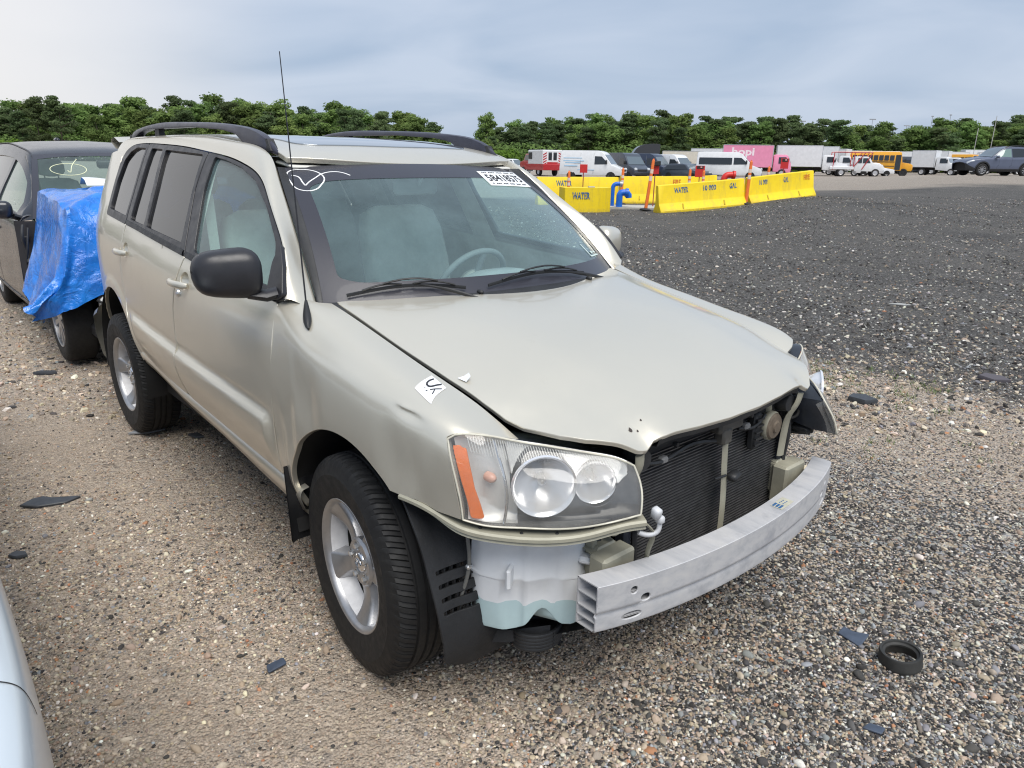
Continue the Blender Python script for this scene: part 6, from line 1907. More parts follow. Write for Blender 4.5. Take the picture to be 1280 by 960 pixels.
# exposed door edge, hinges and wiring where the wing is gone
for sg in (-1, 1):
    mb = MB(); mb.grid(np.array([[(-.79, sg * .975, z), (-.72, sg * .90, z), (-.68, sg * .80, z)] for z in np.linspace(.30, 1.05, 10)])); e_ = mb.build('door_edge', M_BLACKTRIM, mv, smooth=50)
    q = MB()
    for z in (.55, .90): q.bbox((-.73, sg * .925, z), (.07, .05, .06), .01)
    q.build('hinge', M_DARKMETAL, mv)
    q = MB(); q.tube(smooth([(-.70, sg * .93, 1.02), (-.66, sg * .95, .92), (-.69, sg * .93, .80), (-.64, sg * .94, .72)], 14), .012, 6); q.tube(smooth([(-.66, sg * .90, 1.0), (-.63, sg * .93, .85), (-.68, sg * .95, .70)], 12), .008, 6); q.build('loose_wire', M_BLACKPLASTIC, mv, smooth=60)
mb = MB(); mb.bbox((.46, -.45, .545), (.20, .32, .13), .03); mb.bbox((.50, -.62, .50), (.14, .14, .17), .03); mb.bbox((.56, -.54, .41), (.07, .12, .10), .02); mb.bbox((.56, -.30, .50), (.05, .28, .08), .01)
mb.build('broken_white_bracket', simple('white_plastic', (.68, .69, .68), .45, var=.1, scale=20), mv, smooth=40)
mb = MB(); mb.tube(smooth([(.57, -.72, .56), (.59, -.60, .47), (.585, -.50, .42), (.57, -.40, .47)], 16), .010, 6); mb.build('loose_wire', M_BLACKPLASTIC, mv, smooth=60)
mb = MB(); mb.bbox((.20, 0, .30), (.95, 1.5, .14), .04); mb.build('undertray', M_BLACKPLASTIC, mv)

# the tarpaulin: one sheet draped over the nose, pinched and creased
def _tarpmat():
    m = NT('blue_tarpaulin')
    n = m.noise(5, 5, .6)
    c = m.ramp(n, [(.3, (.006, .13, .56)), (.7, (.015, .24, .80))])
    w = m.n('ShaderNodeTexWave', {'Scale': 55.0, 'Distortion': 1.0}, bands_direction='X'); m.t.links.new(m.coord(), w.inputs['Vector'])
    b = m.bump(m.noise(9, 5, .62, dist=1.2), .75, .03)
    b = m.bump(m.noise(40, 3, .6), .25, .004, b)
    m.P(color=c, rough=.20, coat=.45, spec=.6, normal=b)
    m.b.inputs['Coat Roughness'].default_value = .12
    return m.mat
def tarp():
    # rows run from the windscreen foot over the bonnet and down; columns go across the car
    nu, nv = 120, 110
    U, V = np.meshgrid(np.linspace(-1, 1, nu), np.linspace(0, 1, nv), indexing='ij')
    # path round the right edge, the top and the left edge, arc-length style
    prof_top = cspline([0, .22, .42, .56, .62, .70, .85, 1.0], np.array([(-.70, 1.33), (-.35, 1.335), (.05, 1.29), (.30, 1.225), (.40, 1.15), (.47, .98), (.52, .78), (.54, .60)]))
    C_ = prof_top(V)
    X, Z = C_[..., 0], C_[..., 1]
    a = np.abs(U)
    halfw = .78 + .02 * V
    inside = np.clip(a / .56, 0, 1); over = np.clip((a - .56) / .44, 0, 1)
    Y = np.sign(U) * (halfw * inside + over * (.21 + .08 * sst(.25, .75, V) + .04 * np.sin(V * 9)))
    # the flaps hang down the sides, tucked in at the bottom
    drop = over ** .9 * (Z - (.47 + .10 * V + .05 * np.sin(V * 11) + .05 * np.sin(V * 23)))
    Z2 = Z - .05 * inside ** 6 - drop
    X2 = X + over * (.10 * (1 - V) + .05) * np.sin(V * 3.0) - over * .16 * np.clip(V - .45, 0, 1)
    # side flap reaches back less than the top
    X2 = X2 + over * .10 * (1 - V) ** 2
    # bulges and creases
    h = 1.35 * .035 * np.sin(U * 7 + V * 4) * np.sin(V * 6 - U * 3) + .018 * np.sin(U * 19 - V * 9) + .02 * np.abs(np.sin(U * 9 + V * 13 + 1.2 * np.sin(V * 7))) - .02
    fold = np.abs(np.sin(over * 2.0 + V * 16 + 1.5 * np.sin(U * 5))) ** .6 * .05 * over
    rid = lambda a_, b_, f_, ph: 1 - np.abs(np.sin(f_ * (a_ * U + b_ * V) + ph + .9 * np.sin(3 * U - 4 * V + ph)))
    crump = sum(amp_ * rid(ca_, cb_, f_, ph_) ** 3 for ca_, cb_, f_, ph_, amp_ in ((1, .4, 9, 0, .020), (.3, 1, 8, 1.3, .022), (-.7, 1, 13, 2.1, .014), (1, 1.2, 19, .5, .009), (1.3, -.6, 23, 4.0, .007))) - .022
    h = h + crump
    h = h * (.45 + .55 * over)
    Z2 = Z2 + h * (1 - over) * .8
    Y2 = Y + np.sign(U) * (h * .7 + fold) * over
    X2 = X2 + h * .5 * sst(.55, .8, V)
    # long pull creases from the front corner
    for (u0, v0, u1, v1, w_, amp) in ((-.55, .60, .10, .15, .030, .035), (-.55, .62, -.2, .98, .028, .03), (-.60, .55, -.95, .30, .03, .03), (-.56, .60, -.85, .95, .03, .035), (-.3, .2, .3, .6, .03, .03), (-.1, .75, .5, .68, .025, .03), (-.52, .30, -.75, .9, .03, .025)):
        d0 = np.array([u1 - u0, v1 - v0]); l2 = d0 @ d0
        t = np.clip(((U - u0) * d0[0] + (V - v0) * d0[1]) / l2, 0, 1); dd = np.hypot(U - u0 - t * d0[0], V - v0 - t * d0[1])
        k = amp * np.exp(-(dd / w_) ** 2) * (1 - .5 * t)
        Z2 = Z2 + k * (1 - over); Y2 = Y2 + np.sign(U) * k * over; X2 = X2 + k * sst(.55, .75, V) * (1 - over)
    return np.stack([X2, Y2, Z2], -1)
mb = MB(); mb.grid(tarp()); tm = mb.mesh('blue_tarpaulin', smooth=35)
tarp_o = mobj('blue_tarpaulin', tm, _tarpmat(), None, label='crumpled shiny blue tarpaulin draped over the minivan nose', cat='tarpaulin')
tarp_o.location = (-4.70, .06, 0)
mb = MB(); mb.grid(np.array([[(-.74 - .03 * math.sin(y * 9), y, 1.34), (-.66, y, 1.392 + .012 * math.sin(y * 11)), (-.56, y, 1.385), (-.50, y, 1.34)] for y in np.linspace(-.45, .75, 22)]))
wl = mb.build('white_tarpaulin', simple('white_sheet', (.74, .76, .78), .5), None, smooth=60, label='strip of white plastic sheet tucked under the blue tarpaulin by the windscreen', cat='plastic sheet')
wl.location = (-4.70, .06, 0)

# ================================================================== pale blue car whose front corner reaches into the frame
M_SKYPAINT = paint('pale_silver_blue_paint', (.66, .72, .76), metal=.25, rough=.30, dirt=.06)
pc = empty('silver_blue_car', (.28, -2.62, 0), 0, 'pale silver blue car of which only the front left wing shows', 'car')
PXs = [-3.75, -3.6, -3.2, -2.7, -2.0, -1.3, -.75, -.30, .10, .40, .66, .85, .97]
def psec(w, zs, zb, wt, zt):
    return [(w * .93, zs), (w * .985, zs + .10), (w, zs + .28), (w * .998, zb - .12), (w * .985, zb - .02), (w * .93, zb + .025), (wt + (w * .93 - wt) * .35, zb + .03 + (zt - zb) * .45), (wt, zt - .03), (wt * .7, zt), (0, zt + .01)]
PS = [psec(.74, .35, .86, .55, .92), psec(.80, .28, .87, .58, .95), psec(.85, .24, .88, .58, 1.05), psec(.86, .22, .88, .56, 1.34), psec(.86, .21, .87, .56, 1.43), psec(.86, .21, .86, .56, 1.36), psec(.86, .21, .85, .58, 1.08), psec(.86, .21, .83, .60, .93), psec(.86, .21, .80, .60, .87), psec(.845, .21, .765, .60, .82), psec(.80, .21, .73, .58, .775), psec(.72, .22, .69, .54, .72), psec(.60, .26, .62, .46, .65)]
PL = Loft(PXs, PS)
fa = PL.poly(arch_pts(0.0, .32, .365, 0, 180)); ra = PL.poly(arch_pts(-2.65, .32, .365, 0, 180))
def pal_outline():
    out_ = [(x, .01) for x in np.linspace(.95, .40, 5)] + [tuple(p) for p in fa] + [(x, .01) for x in np.linspace(-.42, -2.25, 10)] + [tuple(p) for p in ra] + [(x, .01) for x in np.linspace(-3.05, -3.7, 5)]
    return out_
wnd1 = PL.poly([(-.80, .90), (-1.25, 1.16), (-1.40, 1.24), (-1.85, 1.27), (-1.85, .90)]); wnd2 = PL.poly([(-1.93, .90), (-1.93, 1.27), (-2.35, 1.24), (-2.75, 1.05), (-2.75, .90)])
body_poly = np.array(pal_outline() + [(-3.72, .3), (-3.72, .6), (-3.72, .85)] + [(x, .995) for x in np.linspace(-3.7, .95, 40)] + [(.955, .85), (.96, .6), (.96, .3)])
front = body_poly.copy()
both('body', panel_mesh('body', PL.S, body_poly, res=.04, bstep=.025, thick=.015), M_SKYPAINT, pc)
for w_ in (wnd1, wnd2): both('side_window', panel_mesh('side_window', PL.S, w_, res=.1, bstep=.05, thick=.0, off=.004), M_GLASSR, pc)
seam = np.array([(.335, q) for q in np.linspace(.40, .565, 18)]); seam[:, 0] += np.linspace(.012, -.01, 18)
mb = MB(); mb.grid(strip_on(PL.S, seam, .0024, .0006)); both('bumper_seam', mb.mesh('bumper_seam'), M_GAP, pc)
hs_ = np.array([(x, .585 + .02 * math.sin(x * 2)) for x in np.linspace(-.6, .80, 30)])
mb = MB(); mb.grid(strip_on(PL.S, hs_, .005, .001)); both('bonnet_seam', mb.mesh('bonnet_seam'), M_GAP, pc)
mb = MB(); X, Q = np.meshgrid(np.linspace(-1.22, -.70, 8), np.linspace(.70, 1.0, 8), indexing='ij'); G = PL.S(X, Q) + (.0, 0, .006); G2 = G[:, ::-1].copy(); G2[..., 1] *= -1
mb.grid(np.concatenate([G, G2[:, 1:]], 1)); mb.build('windscreen', M_GLASSR, pc, smooth=60)
lm = panel_mesh('headlamp', PL.S, np.array([(.62, .44), (.92, .46), (.93, .56), (.80, .58), (.64, .53)]), res=.05, bstep=.03, thick=.004, off=.004); both('headlamp', lm, M_CHROME2, pc)
for y, rz in ((-.74, 0), (.74, math.pi)): car_wheel(pc, 0, y, .325, .215, rz, 7); car_wheel(pc, -2.65, y, .325, .215, rz, 7)
mb = MB(); mb.box((-1.35, 0, .42), (4.2, 1.30, .30)); mb.build('inner_structure', M_GAP, pc)

# ================================================================== litter on the ground
def shard(name, pts, x, y, rz, thick, mat, label, cat='debris', curl=.02, group=None, tiltv=(0, 0)):
    P = rnd_poly(np.array(pts, float), .004, 2); n = len(P)
    c = P.mean(0); rings = [c + (P - c) * k for k in (1, .93)]
    zf = lambda q: curl * ((q[:, 0] - c[0]) ** 2 * 60 + (q[:, 1] - c[1]) ** 2 * 30) * .1
    mb = MB()
    mb.grid(np.array([np.c_[rings[0], zf(rings[0])], np.c_[rings[0], zf(rings[0]) + thick * .7], np.c_[rings[1], zf(rings[1]) + thick]]), cv=True)
    top = np.c_[rings[1], zf(rings[1]) + thick]; mb.add(np.vstack([top.mean(0)[None] * (1, 1, 1), top]), [(0, i + 1, (i + 1) % n + 1) for i in range(n)])
    o = mb.build(name, mat, None, smooth=30, label=label, cat=cat)
    if group: o['group'] = group
    o.location = (x, y, float(terrain(x, y)) + .006); o.rotation_euler = (tiltv[0], tiltv[1], rz)
    return o
M_SHARD = simple('grey_black_plastic', (.045, .050, .058), .5, 0, var=.3, scale=30, bump=.2, bscale=150)
M_BLUESH = simple('slate_blue_plastic', (.055, .072, .105), .45, 0, var=.3, scale=30)
shard('plastic_shard', [(-.10, -.035), (-.02, -.050), (.09, -.02), (.14, .035), (.02, .03), (-.03, .045), (-.07, .02)], -1.93, -1.44, R(62), .012, M_SHARD, 'large pointed grey plastic shard on the tan gravel left of the SUV', tiltv=(.08, .06))
shard('plastic_shard', [(-.045, -.01), (.03, -.05), (.055, .03), (.0, .02), (-.03, .035)], 1.04, .52, R(20), .006, M_BLUESH, 'slate blue triangular shard next to the black rubber ring', tiltv=(.1, 0))
shard('plastic_shard', [(-.03, -.012), (.02, -.02), (.035, .01), (-.01, .016)], 1.28, .13, R(30), .005, M_BLUESH, 'small blue shard near the bottom edge below the rubber ring')
shard('plastic_shard', [(-.035, -.015), (.03, -.02), (.04, .012), (-.02, .02)], -.12, -1.10, R(100), .006, M_BLUESH, 'small grey shard in the sand behind the front wheel')
shard('plastic_shard', [(-.03, -.02), (.012, -.026), (.045, 0), (.02, .02), (-.026, .016)], -1.46, -1.62, R(40), .012, M_SHARD, 'black scrap at the left edge beside the pale blue car')
shard('plastic_shard', [(-.10, -.03), (.02, -.045), (.10, -.01), (.09, .03), (-.03, .04)], -2.62, -.80, R(70), .012, simple('pale_grey_plastic', (.22, .23, .245), .6), 'flat pale grey scrap lying against the rear wheel')
shard('plastic_shard', [(-.05, -.02), (.04, -.03), (.06, .01), (-.02, .03)], -2.36, -.60, R(20), .010, M_SHARD, 'small black scrap under the sill behind the rear wheel')
shard('plastic_shard', [(-.09, -.02), (.0, -.03), (.08, -.012), (.06, .02), (-.06, .02)], -4.40, -1.02, R(55), .020, M_SHARD, 'long dark scrap on the gravel in front of the minivan wheel')
shard('plastic_shard', [(-.11, -.03), (.0, -.06), (.12, .0), (.06, .05), (-.06, .04)], .32, 4.55, R(20), .03, simple('purple_grey_rag', (.085, .078, .09), .8), 'purple grey scrap at the right edge where the dark millings begin', tiltv=(.2, .1))
shard('plastic_shard', [(-.09, -.04), (.03, -.06), (.10, .01), (.0, .06), (-.08, .03)], -.12, 3.25, R(10), .035, M_SHARD, 'black lump on the pale gravel beyond the far headlamp', tiltv=(.1, 0))
shard('plastic_shard', [(-.12, -.03), (.05, -.05), (.13, .0), (.02, .04)], -1.5, 7.4, R(30), .012, simple('bleached_scrap', (.36, .36, .35), .8), 'pale flat scrap lying on the dark millings')
mb = MB(); mb.lathe([(.060, .0), (.0665, .006), (.0675, .014), (.0655, .018), (.066, .046), (.063, .051), (.057, .050), (.055, .044), (.0475, .040), (.047, .034), (.054, .030), (.055, .006), (.060, .0)], 48, 'z', flip=True)
ring_o = mb.build('rubber_ring', simple('black_rubber_ring', (.028, .028, .026), .6, 0, var=.4, scale=25, bump=.2, bscale=80), None, smooth=35, label='round black rubber ring lying on the gravel in front of the bumper beam', cat='ring')
ring_o.location = (1.212, .502, float(terrain(1.21, .5)) + .004); ring_o.rotation_euler = (R(4), R(-5), 0)

# ================================================================== water point: barriers, posts, signs, pipes
def _yellow(name, col):
    m = NT(name)
    x = m.xyz(); a = m.noise(3.5, 6, .65); b = m.noise(14, 6, .7)
    c = m.mix(m.ramp(a, [(.35, 0.0), (.75, .35)]), col, (col[0] * .80, col[1] * .72, col[2] * .9))
    low = m.n('ShaderNodeMapRange', {'Value': x[2], 'From Min': 0.0, 'From Max': .16, 'To Min': .55, 'To Max': 0.0}).outputs[0]
    c = m.mix(m.math('MULTIPLY', low, m.ramp(b, [(.4, 0.2), (.6, 1.0)])), c, (.20, .16, .09))
    c = m.mix(m.ramp(b, [(.60, 0.0), (.70, .75)]), c, (.52, .43, .18))
    st = m.noise(4, 5, .7, vec=m.scalevec((1.0, 1.0, .12)))
    c = m.mix(m.ramp(st, [(.52, 0.0), (.70, .40)]), c, (.45, .33, .06))
    m.P(color=c, rough=.6, normal=m.bump(b, .25, .01))
    return m.mat
M_YEL = _yellow('yellow_barrier_paint', (.90, .66, .010))
def _stencil(name, col):
    m = NT(name); f = m.noise(9, 5, .7)
    m.P(color=m.mix(m.ramp(f, [(.50, 0.0), (.66, .85)]), col, (.80, .60, .03)), rough=.7); return m.mat
M_BLUELET = _stencil('blue_stencil', (.02, .10, .26))
M_REDLET = _stencil('red_stencil', (.62, .14, .02))
M_ORANGE = simple('orange_post', (.85, .20, .045), .45, 0, var=.12, scale=10)
M_REFL = simple('pale_reflective_band', (.78, .62, .52), .4, var=.08, scale=30)
M_BLUEPIPE = simple('blue_pipe', (.012, .13, .55), .35, 0, var=.12, scale=10)
M_REDPIPE = simple('red_pipe', (.62, .030, .020), .4, 0, var=.15, scale=10)
M_SIGNRED = simple('red_sign', (.55, .025, .025), .5, var=.1, scale=12)
M_GREYM = simple('grey_metal', (.35, .36, .37), .45, .5, var=.2, scale=15)
M_CONC = simple('concrete', (.42, .41, .38), .85, 0, var=.15, scale=5, bump=.3, bscale=40)

def stencil(parent, txt, x, z, w, h, yface, mat, slant=0.0, sgn=-1):
    me = fit_text(text_mesh(txt, 1.0, bold=.035), w, h)
    o = mobj('lettering', me, mat, parent)
    o.location = (x, yface, z); o.rotation_euler = (R(90) - slant, 0, 0)
    return o
def jersey(a, b, H, label, texts, name='jersey_barrier'):
    """profile extruded along x between ground points a and b; texts face -y"""
    L = math.hypot(b[0] - a[0], b[1] - a[1]); ang = math.atan2(b[1] - a[1], b[0] - a[0])
    o = empty(name, ((a[0] + b[0]) / 2, (a[1] + b[1]) / 2, (a[2] + b[2]) / 2 - .02), ang, label, 'barrier', 'yellow concrete barriers round the water point')
    o.rotation_euler = (0, -math.atan2(b[2] - a[2], L), ang)
    s = H / .81
    half = [(.30, 0.0), (.305, .03), (.30, .075), (.145, .27), (.135, .30), (.085, .79), (.070, .81)]
    rows = []
    for x in np.r_[-L / 2, np.linspace(-L / 2 + .05, L / 2 - .05, 14), L / 2]:
        e = .88 if abs(abs(x) - L / 2) < 1e-6 else 1.0
        jit = RNG.normal(0, .004)
        P = [(-y * e, z * s * (1 - (1 - e) * .08)) for y, z in half] + [(y * e, z * s * (1 - (1 - e) * .08)) for y, z in half[::-1]]
        rows.append([(x, y + jit * (z > .3), z + jit * .5) for y, z in P])
    G = np.array(rows); mb = MB(); mb.grid(G)
    n = G.shape[1]
    for g_ in (G[0], G[-1]): mb.add(g_, [list(range(n))])
    mb.build('body', M_YEL, o, smooth=28)
    # lifting slots along the foot
    for x in (-.24 * L, .24 * L):
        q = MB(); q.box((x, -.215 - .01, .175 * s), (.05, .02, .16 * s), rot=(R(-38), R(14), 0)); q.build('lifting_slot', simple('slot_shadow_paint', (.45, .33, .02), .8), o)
    for txt, tx, mat, w in texts:
        hh = .16 * s / 1.0
        yb = -(.135 - .05 * (.62 - .30) / .49) - .004
        stencil(o, txt, tx * L, .63 * s, w, hh, -(.135 - .05 * ((.63 - .30) / .49)) - .006, mat, slant=math.atan2(.05, .49 * s))
    return o
jersey(spot(K(672), 28.2), spot(K(774), 28.9), 1.05, 'tall yellow barrier reading WATER behind the low chamfered block', [('WATER', -.18, M_BLUELET, .62)])
jersey(spot(K(777), 30.0), spot(K(861), 30.8), 1.06, 'yellow barrier with red FIRE at its end behind the blue pipes', [('FIRE', .33, M_REDLET, .34)])
jersey(spot(K(826), 24.3), spot(K(934), 25.2), .90, 'nearest long yellow barrier stencilled WATER 10 000 GAL', [('WATER', -.245, M_BLUELET, .52), ('10 000', .085, M_BLUELET, .48), ('GAL', .36, M_BLUELET, .27)])
jersey(spot(K(938), 25.4), spot(K(1019), 26.6), .90, 'rightmost yellow barrier stencilled with faded digits and red FIRE', [('10 000', -.28, M_BLUELET, .36), ('GAL', .06, M_BLUELET, .22), ('FIRE', .385, M_REDLET, .28)])
jersey(spot(K(846), 40.5), spot(K(898), 41.5), .85, 'small far yellow barrier standing between the red pipe and the parked vans', [])
# low block with a chamfered end
a, b = spot(K(704), 24.6), spot(K(765), 24.9)
L = math.hypot(b[0] - a[0], b[1] - a[1])
o = empty('concrete_block', ((a[0] + b[0]) / 2, (a[1] + b[1]) / 2, (a[2] + b[2]) / 2 - .02), math.atan2(b[1] - a[1], b[0] - a[0]), 'low yellow block with a chamfered end reading WATER', 'barrier')
mb = MB(); mb.prism(rnd_poly([(-L / 2, -.02), (-L / 2 + .02, -.30), (L * .18, -.36), (L / 2, -.10), (L / 2, .42), (-L / 2, .42)], .03, 2), 2, 0, .80)
ob = mb.build('body', M_YEL, o, smooth=20)
mb = MB(); mb.bbox((L * .10, .0, .815), (.22, .12, .05), .01); mb.build('lifting_eye', M_GREYM, o)
st_ = stencil(o, 'WATER', -.16 * L, .55, .60, .22, -.345, M_BLUELET); st_.rotation_euler = (R(90), 0, -.04)

def post(k, F, h, lean, label, dz=0.0):
    p = spot(k, F, dz)
    o = empty('delineator_post', p, 0, label, 'traffic post', 'orange delineator posts at the water point')
    o.rotation_euler = lean
    mb = MB(); mb.lathe([(.0, .015), (.20, .015), (.21, .045), (.17, .07), (.06, .09), (.055, .10)], 20, 'z'); mb.build('base', M_BLACKPLASTIC, o, smooth=40)
    mb = MB(); mb.lathe([(.056, .07), (.054, h * .60), (.050, h * .93), (.046, h - .05), (.022, h - .03), (.020, h), (0, h)], 18, 'z'); mb.build('tube', M_ORANGE, o, smooth=40)
    for z0, z1 in ((h * .58, h * .67), (h * .72, h * .80)):
        r = .0555
        mb = MB(); mb.lathe([(r, z0), (r, z1)], 18, 'z'); mb.build('reflective_band', M_REFL, o, smooth=60)
    return o
yaw = math.atan2(RT[1], RT[0])
def lean(right, ahead=0):                                    # tilt in degrees towards the right / away
    ax = Vector((FW[0] * -1, FW[1] * -1, 0)); 
    return (Matrix.Rotation(R(-right), 3, Vector((FW[0], FW[1], 0)) * -1) @ Matrix.Rotation(R(ahead), 3, Vector((RT[0], RT[1], 0)))).to_euler()
post(K(811), 25.2, 1.72, lean(5.5), 'nearest orange post leaning right beside the gap in front of the pipes')
post(K(938), 25.05, 1.45, lean(1.5), 'orange post standing in the gap between the two front barriers', .0)
post(K(779), 28.6, 1.38, lean(1.0), 'orange post right behind the blue pipe elbows')
post(K(712), 27.5, 1.28, lean(0), 'faded orange post in front of the tall WATER barrier')
post(K(863), 29.6, 1.35, lean(1.5), 'left one of the two orange posts behind the 10 000 GAL barrier')
post(K(881), 29.8, 1.25, lean(0.5), 'right one of the two orange posts beside the red pipe')
post(K(962), 29.5, 1.15, lean(1), 'short orange post showing above the rightmost barrier')
def stake_sign(k, F, h, w, hh, label, extra=None, mat=M_SIGNRED, ln=0):
    p = spot(k, F)
    o = empty('stake_sign', p, yaw, label, 'sign', 'small red signs on stakes')
    mb = MB(); mb.bbox((0, 0, h / 2), (.035, .02, h), .004); mb.build('stake', simple('red_stake', (.30, .06, .05), .7, var=.2, scale=10), o)
    mb = MB(); mb.bbox((0, -.02, h - hh / 2), (w, .012, hh), .004); mb.build('sign_board', mat, o)
    if extra: extra(o, h, w, hh)
    return o
stake_sign(K(730), 27.9, 1.50, .28, .30, 'square plain red sign on a thin stake in front of the white van')
def blk(o, h, w, hh):
    mb = MB(); mb.bbox((-.02, -.03, h + .07), (.36, .20, .17), .02); mb.build('black_box', M_BLACKPLASTIC, o, smooth=40)
stake_sign(K(820), 27.0, 1.50, .26, .30, 'red sign with a black box on top beside the leaning orange post', blk)
def flame(o, h, w, hh):
    mb = MB(); mb.bbox((0, -.032, h - .07), (w * .7, .006, .12), .002); mb.build('dark_panel', simple('sign_black', (.03, .02, .02), .6), o)
    mb = MB(); mb.bbox((.04, -.037, h - .06), (.07, .006, .05), .002); mb.build('sign_mark', simple('sign_pink', (.75, .35, .35), .6), o)
stake_sign(K(876), 31.5, 1.42, .40, .46, 'red and black sign with a pale mark between the two far posts', flame)
stake_sign(K(981), 30.5, 1.40, .32, .40, 'dark red sign above the rightmost barrier in front of the pink truck', flame)

p = spot(K(796), 26.8)
mb = MB(); mb.prism(rnd_poly([(-1.0, -.7), (1.1, -.8), (1.2, .9), (-1.0, .9)], .1, 2), 2, -.1, .06)
pad = mb.build('concrete_pad', M_CONC, None, smooth=20, kind='structure'); pad.location = p; pad.rotation_euler = (0, 0, yaw)
def elbow(k, F, h, r, reach, label, mat, group='blue water pipes', cap=True, dirx=1):
    p = spot(k, F, .05)
    o = empty('pipe_elbow', p, yaw, label, 'pipe', group)
    P = [(0, 0, -.1), (0, 0, h - reach * .6)] + [(dirx * reach * (1 - math.cos(a)) * .6, 0, h - reach * .6 + reach * .6 * math.sin(a)) for a in np.linspace(.2, math.pi / 2, 6)] + [(dirx * reach, 0, h)]
    mb = MB(); mb.tube(np.array(P), r, 14); mb.build('pipe', mat, o, smooth=50)
    mb = MB(); mb.tube([(dirx * reach, 0, h), (dirx * (reach + .10), 0, h - .01)], r * 1.35, 14); mb.build('coupling', M_GREYM if cap else mat, o, smooth=50)
    return o
elbow(K(768), 26.9, .80, .075, .24, 'tall thin blue pipe elbow with a grey coupling', M_BLUEPIPE)
e2 = elbow(K(777), 26.3, .52, .115, .20, 'short thick blue pipe elbow bending down', M_BLUEPIPE, cap=False)
q = MB(); q.tube([(.25, 0, .50), (.32, 0, .42), (.33, 0, .34)], [.12, .12, .11], 14); q.build('pipe_mouth', M_BLUEPIPE, e2, smooth=50)
elbow(K(907), 31.5, .90, .13, .35, 'thick red pipe elbow behind the front barriers', M_REDPIPE, None, False)

# ================================================================== parked vehicles across the yard
def vcol(name, c, rough=.35): return simple('vehicle_' + name, c, rough, 0, var=.08, scale=3, coat=.5)
V_WHITE = vcol('white', (.72, .73, .74)); V_CREAM = vcol('cream', (.66, .62, .52)); V_DARK = vcol('dark_blue_grey', (.045, .055, .075)); V_NAVY = vcol('navy', (.025, .035, .065))
V_PINK = vcol('pink', (.78, .27, .42)); V_YELLOW = vcol('school_bus_yellow', (.80, .38, .02)); V_RED = vcol('red', (.42, .025, .03)); V_GREY = vcol('blue_grey', (.085, .10, .15), .28); V_PURPLE = vcol('purple_blue', (.09, .08, .30))
V_GLASS = simple('dark_vehicle_glass', (.018, .022, .026), .06, coat=.6)
V_WS = simple('sky_lit_windscreen', (.10, .13, .15), .05, coat=1.0)
V_LAMP = simple('vehicle_lamp', (.60, .62, .64), .15, .3)
V_TYRE = simple('far_tyre', (.022, .022, .023), .8)
V_RIM = simple('far_rim', (.55, .55, .56), .4, .5)
V_SILVER = simple('trailer_aluminium', (.52, .54, .56), .4, .4, var=.1, scale=2)

def hull(name, prof, wf, mat, parent, bev=.05, x0=None):
    """closed side profile (x, z), half width given by wf(x, z); rounded edges"""
    P = np.asarray(prof, float); n = len(P)
    me = bpy.data.meshes.new(name); bm = bmesh.new()
    a = [bm.verts.new((x, -wf(x, z), z)) for x, z in P]; b = [bm.verts.new((x, wf(x, z), z)) for x, z in P]
    bm.faces.new(a); bm.faces.new(b[::-1])
    for i in range(n): bm.faces.new((a[i], b[i], b[(i + 1) % n], a[(i + 1) % n]))
    bmesh.ops.recalc_face_normals(bm, faces=bm.faces)
    if bev: bmesh.ops.bevel(bm, geom=list(bm.edges), offset=bev, segments=2, profile=.6, affect='EDGES', clamp_overlap=True)
    bmesh.ops.triangulate(bm, faces=[f for f in bm.faces if len(f.verts) > 4])
    for f in bm.faces: f.smooth = True
    bm.to_mesh(me); bm.free(); me.set_sharp_from_angle(angle=R(35))
    return mobj(name, me, mat, parent)
def side_panel(name, pts, wf, mat, parent, off=.012, sides=(-1, 1)):
    """thin plate lying on the flank"""
    P = rnd_poly(np.asarray(pts, float), .03, 2)
    for sg in sides:
        mb = MB(); n = len(P)
        A = np.array([(x, sg * (wf(x, z) + off), z) for x, z in P]); B = A - np.array([0, sg * .03, 0])
        mb.add(np.vstack([A, B]), [list(range(n))] + [(i, (i + 1) % n, n + (i + 1) % n, n + i) for i in range(n)])
        mb.build(name, mat, parent)
def quad_panel(name, c4, mat, parent, out):
    c = np.asarray(c4, float); o = np.asarray(out, float)
    mb = MB(); mb.add(np.vstack([c + o * .012, c - o * .02]), [(0, 1, 2, 3), (0, 4, 5, 1), (1, 5, 6, 2), (2, 6, 7, 3), (3, 7, 4, 0)]); return mb.build(name, mat, parent)
def far_wheel(parent, x, y, r, w=.24, cap=True):
    sg = -1 if y < 0 else 1
    mb = MB(); mb.lathe([(r * .60, sg * w * .5), (r * .92, sg * w * .5), (r, sg * w * .3), (r, -sg * w * .5), (0, -sg * w * .5)], 22, 'y'); o = mb.build('wheel', V_TYRE, parent, smooth=40); o.location = (x, y, r)
    mb = MB(); mb.lathe([(0, sg * w * .40), (r * .25, sg * w * .42), (r * .50, sg * w * .36), (r * .60, sg * w * .49), (r * .62, sg * w * .5)], 18, 'y'); mb.build('rim', V_RIM if cap else V_TYRE, o, smooth=40)
    return o
def head(right, toward):
    """heading from components to the right of and towards the photographer"""
    v = right * RT - toward * FW
    return math.atan2(v[1], v[0])
def arches(parent, xs, y, r):
    for x in xs:
        for sg in (-1, 1):
            mb = MB(); mb.prism(np.array([(x + r * math.cos(a), r * math.sin(a) * 1.0 + .32) for a in np.linspace(-.25, math.pi + .25, 16)]), 1, sg * (y - .10), sg * (y + .004)); mb.build('wheel_arch', M_GAP, parent)

